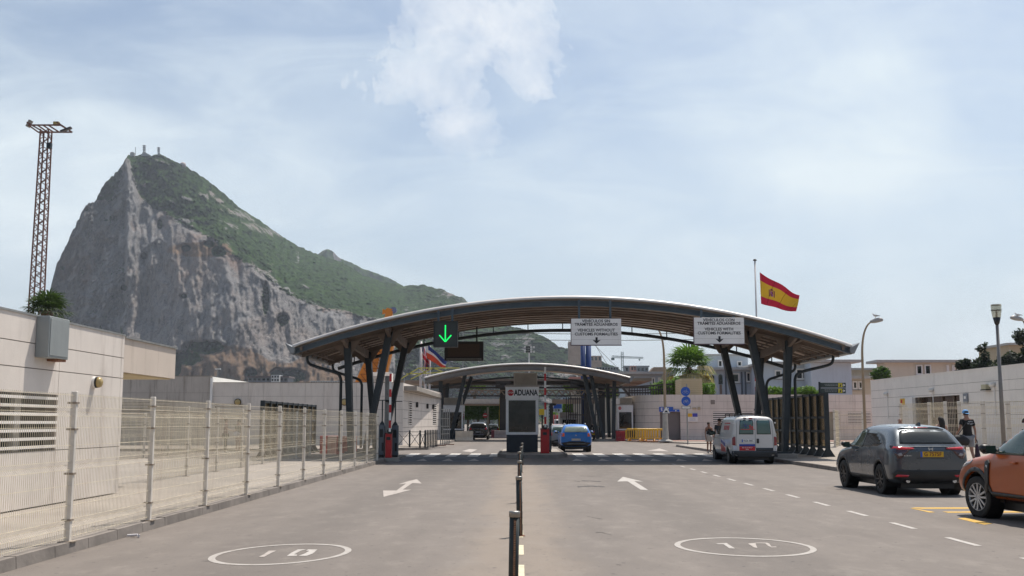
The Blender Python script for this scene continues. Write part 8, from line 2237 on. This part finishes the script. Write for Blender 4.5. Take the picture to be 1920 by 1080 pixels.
w = Vector((p.x + .27 * s, p.y + .0, .12 + .84 * s)); bag('tote_bag', "dark patterned cloth bag held in the right hand of the man in the blue cap", (w.x, w.y, w.z - .62), [(0, 0, 0), (.01, 0, .1), (.0, 0, .3), (-.0, 0, .46)], lambda t: .115 - .075 * t, M('bag_pattern', (.035, .02, .035), .8, 0, .7, 14), [(0, 0, .44), (.02, 0, .55), (-.01, 0, .62)])
# woman with long hair, bald man
p = W(1764, 800, 36); r, J, s = person('woman with long dark hair in a pale top walking behind the dark grey car', (p.x, p.y, .12), R(5), 1.72, None, top=M('pale_top', (.35, .36, .40), .9), bottom=M('denim', (.06, .09, .15), .9), hair=hair_d, hair_long=True, shorts=False, tank=True)
p = W(1688, 800, 41); person('bald man, only his head showing above the roof of the dark grey car', (p.x, p.y, .12), R(170), 1.74, None, top=M('pale_top', (0, 0, 0)), bottom=M('denim', (0, 0, 0)), shorts=False, skin=skind_m)
# woman in black vest by the van, van driver side passer
p = G(1333, 851, .0); person('woman in black vest and white wrap standing by the white van', (p.x + .0, p.y + .5, 0), R(200), 1.68, {'elL': (-.27, -.02, 1.16), 'wrL': (-.22, .10, 1.0)}, top=M('black_vest', (.012, .008, .010), .9), bottom=M('white_wrap', (.55, .52, .50), .9), hair=M('brown_hair', (.05, .03, .02), .7), tank=True, skirt=True, skin=skind_m)
p = W(1349, 800, 50.5); person('dark haired person in a grey top standing in front of the white van', (p.x, p.y, 0), R(150), 1.84, None, top=M('grey_tshirt', (.07, .075, .085), .9), bottom=M('denim', (0, 0, 0)), hair=hair_d, shorts=False)
# two people on the far left path
p = G(422, 851, .12); person('person in a dark red top carrying a white bag behind the left fences', (p.x, p.y, .145), R(-70), 1.72, {'elR': (.24, .05, 1.18), 'wrR': (.2, .28, 1.12)}, top=M('maroon_top', (.16, .05, .07), .9), bottom=M('dark_trousers', (.03, .03, .035), .9), hair=hair_d, shorts=False)
px_ = p; bag('carrier_bag', 'crumpled white carrier bag held by the person in dark red', (p.x + .42, p.y - .05, 1.02), [(0, 0, 0), (.12, 0, .04), (.3, 0, -.02)], lambda t: .08 + .08 * math.sin(math.pi * t), M('bag_white', (.6, .58, .6), .6, bump=.4))
p = G(446, 850, .145); person('person in a grey shirt and pink shorts behind the left fences', (p.x, p.y, .145), R(150), 1.66, None, top=M('green_grey_top', (.14, .16, .15), .9), bottom=M('pink_shorts', (.38, .20, .19), .9), hair=hair_d)
# rider in a pale helmet by the scooter, and someone in blue at the kiosk
r, J, s = person('scooter rider in dark clothes and pale helmet beside the blue hatchback', (SCOOTER[0], SCOOTER[1] - .1, -.02), R(-8), 1.78, {'pelvis': (0, 0, .95), 'hipL': (-.09, .05, .92), 'knL': (-.2, .42, .78), 'anL': (-.2, .30, .34), 'toL': (-.2, .42, .3), 'hipR': (.09, .05, .92), 'knR': (.2, .42, .78), 'anR': (.2, .30, .34), 'toR': (.2, .42, .3), 'elL': (-.28, .15, 1.2), 'wrL': (-.32, .42, 1.08), 'elR': (.28, .15, 1.2), 'wrR': (.32, .42, 1.08)}, top=black_c, bottom=black_c, short_sleeve=False, shorts=False, shoes=black_m)
localpart(MB().lathe((0, .01, 1.68), [(.09, -.12), (.125, -.05), (.13, .03), (.10, .10), (0, .135)], 14), 'helmet', M('helmet', (.5, .5, .5), .3), r, smooth=True)
p = W(1172, 800, 101); person('person in a blue shirt standing by the right kiosk', (p.x, p.y, .12), R(160), 1.75, None, top=M('blue_shirt', (.04, .12, .22), .9), bottom=M('denim', (0, 0, 0)), hair=hair_d, shorts=False)
for i, (px, Yd, lab) in enumerate(((954, 175, None),)): pass

# small litter on the left verge
for px, py, m_, lab in ((243, 1008, 'bag_white', 'crumpled white scrap of litter in the left gutter'), (440, 932, 'bag_white', 'purple and white litter scrap on the left kerb side')):
    p = G(px, py); mb = MB(); rnd = random.Random(px)
    mb.tube([(p.x + rnd.uniform(-.09, .09) + k * .03, p.y + rnd.uniform(-.05, .05), .02 + rnd.uniform(0, .03)) for k in range(6)], .018, 5)
    tag(recentre(mb.build('litter', M('bag_white', (.6, .58, .6), .6))), lab, 'litter')

# ================================================================ HAZE
hz = bpy.data.materials.new('haze_air'); hz.use_nodes = True; t = hz.node_tree; t.nodes.clear()
o_ = nd(t, 'ShaderNodeOutputMaterial'); pv = nd(t, 'ShaderNodeVolumePrincipled')
pv.inputs['Color'].default_value = (.80, .88, 1.0, 1); pv.inputs['Density'].default_value = HAZE; pv.inputs['Anisotropy'].default_value = .2
t.links.new(pv.outputs[0], o_.inputs['Volume'])
h = MB().box(-2600, 2600, -420, 9100, -12, 560).build('haze', hz); tag(h, kind='stuff')
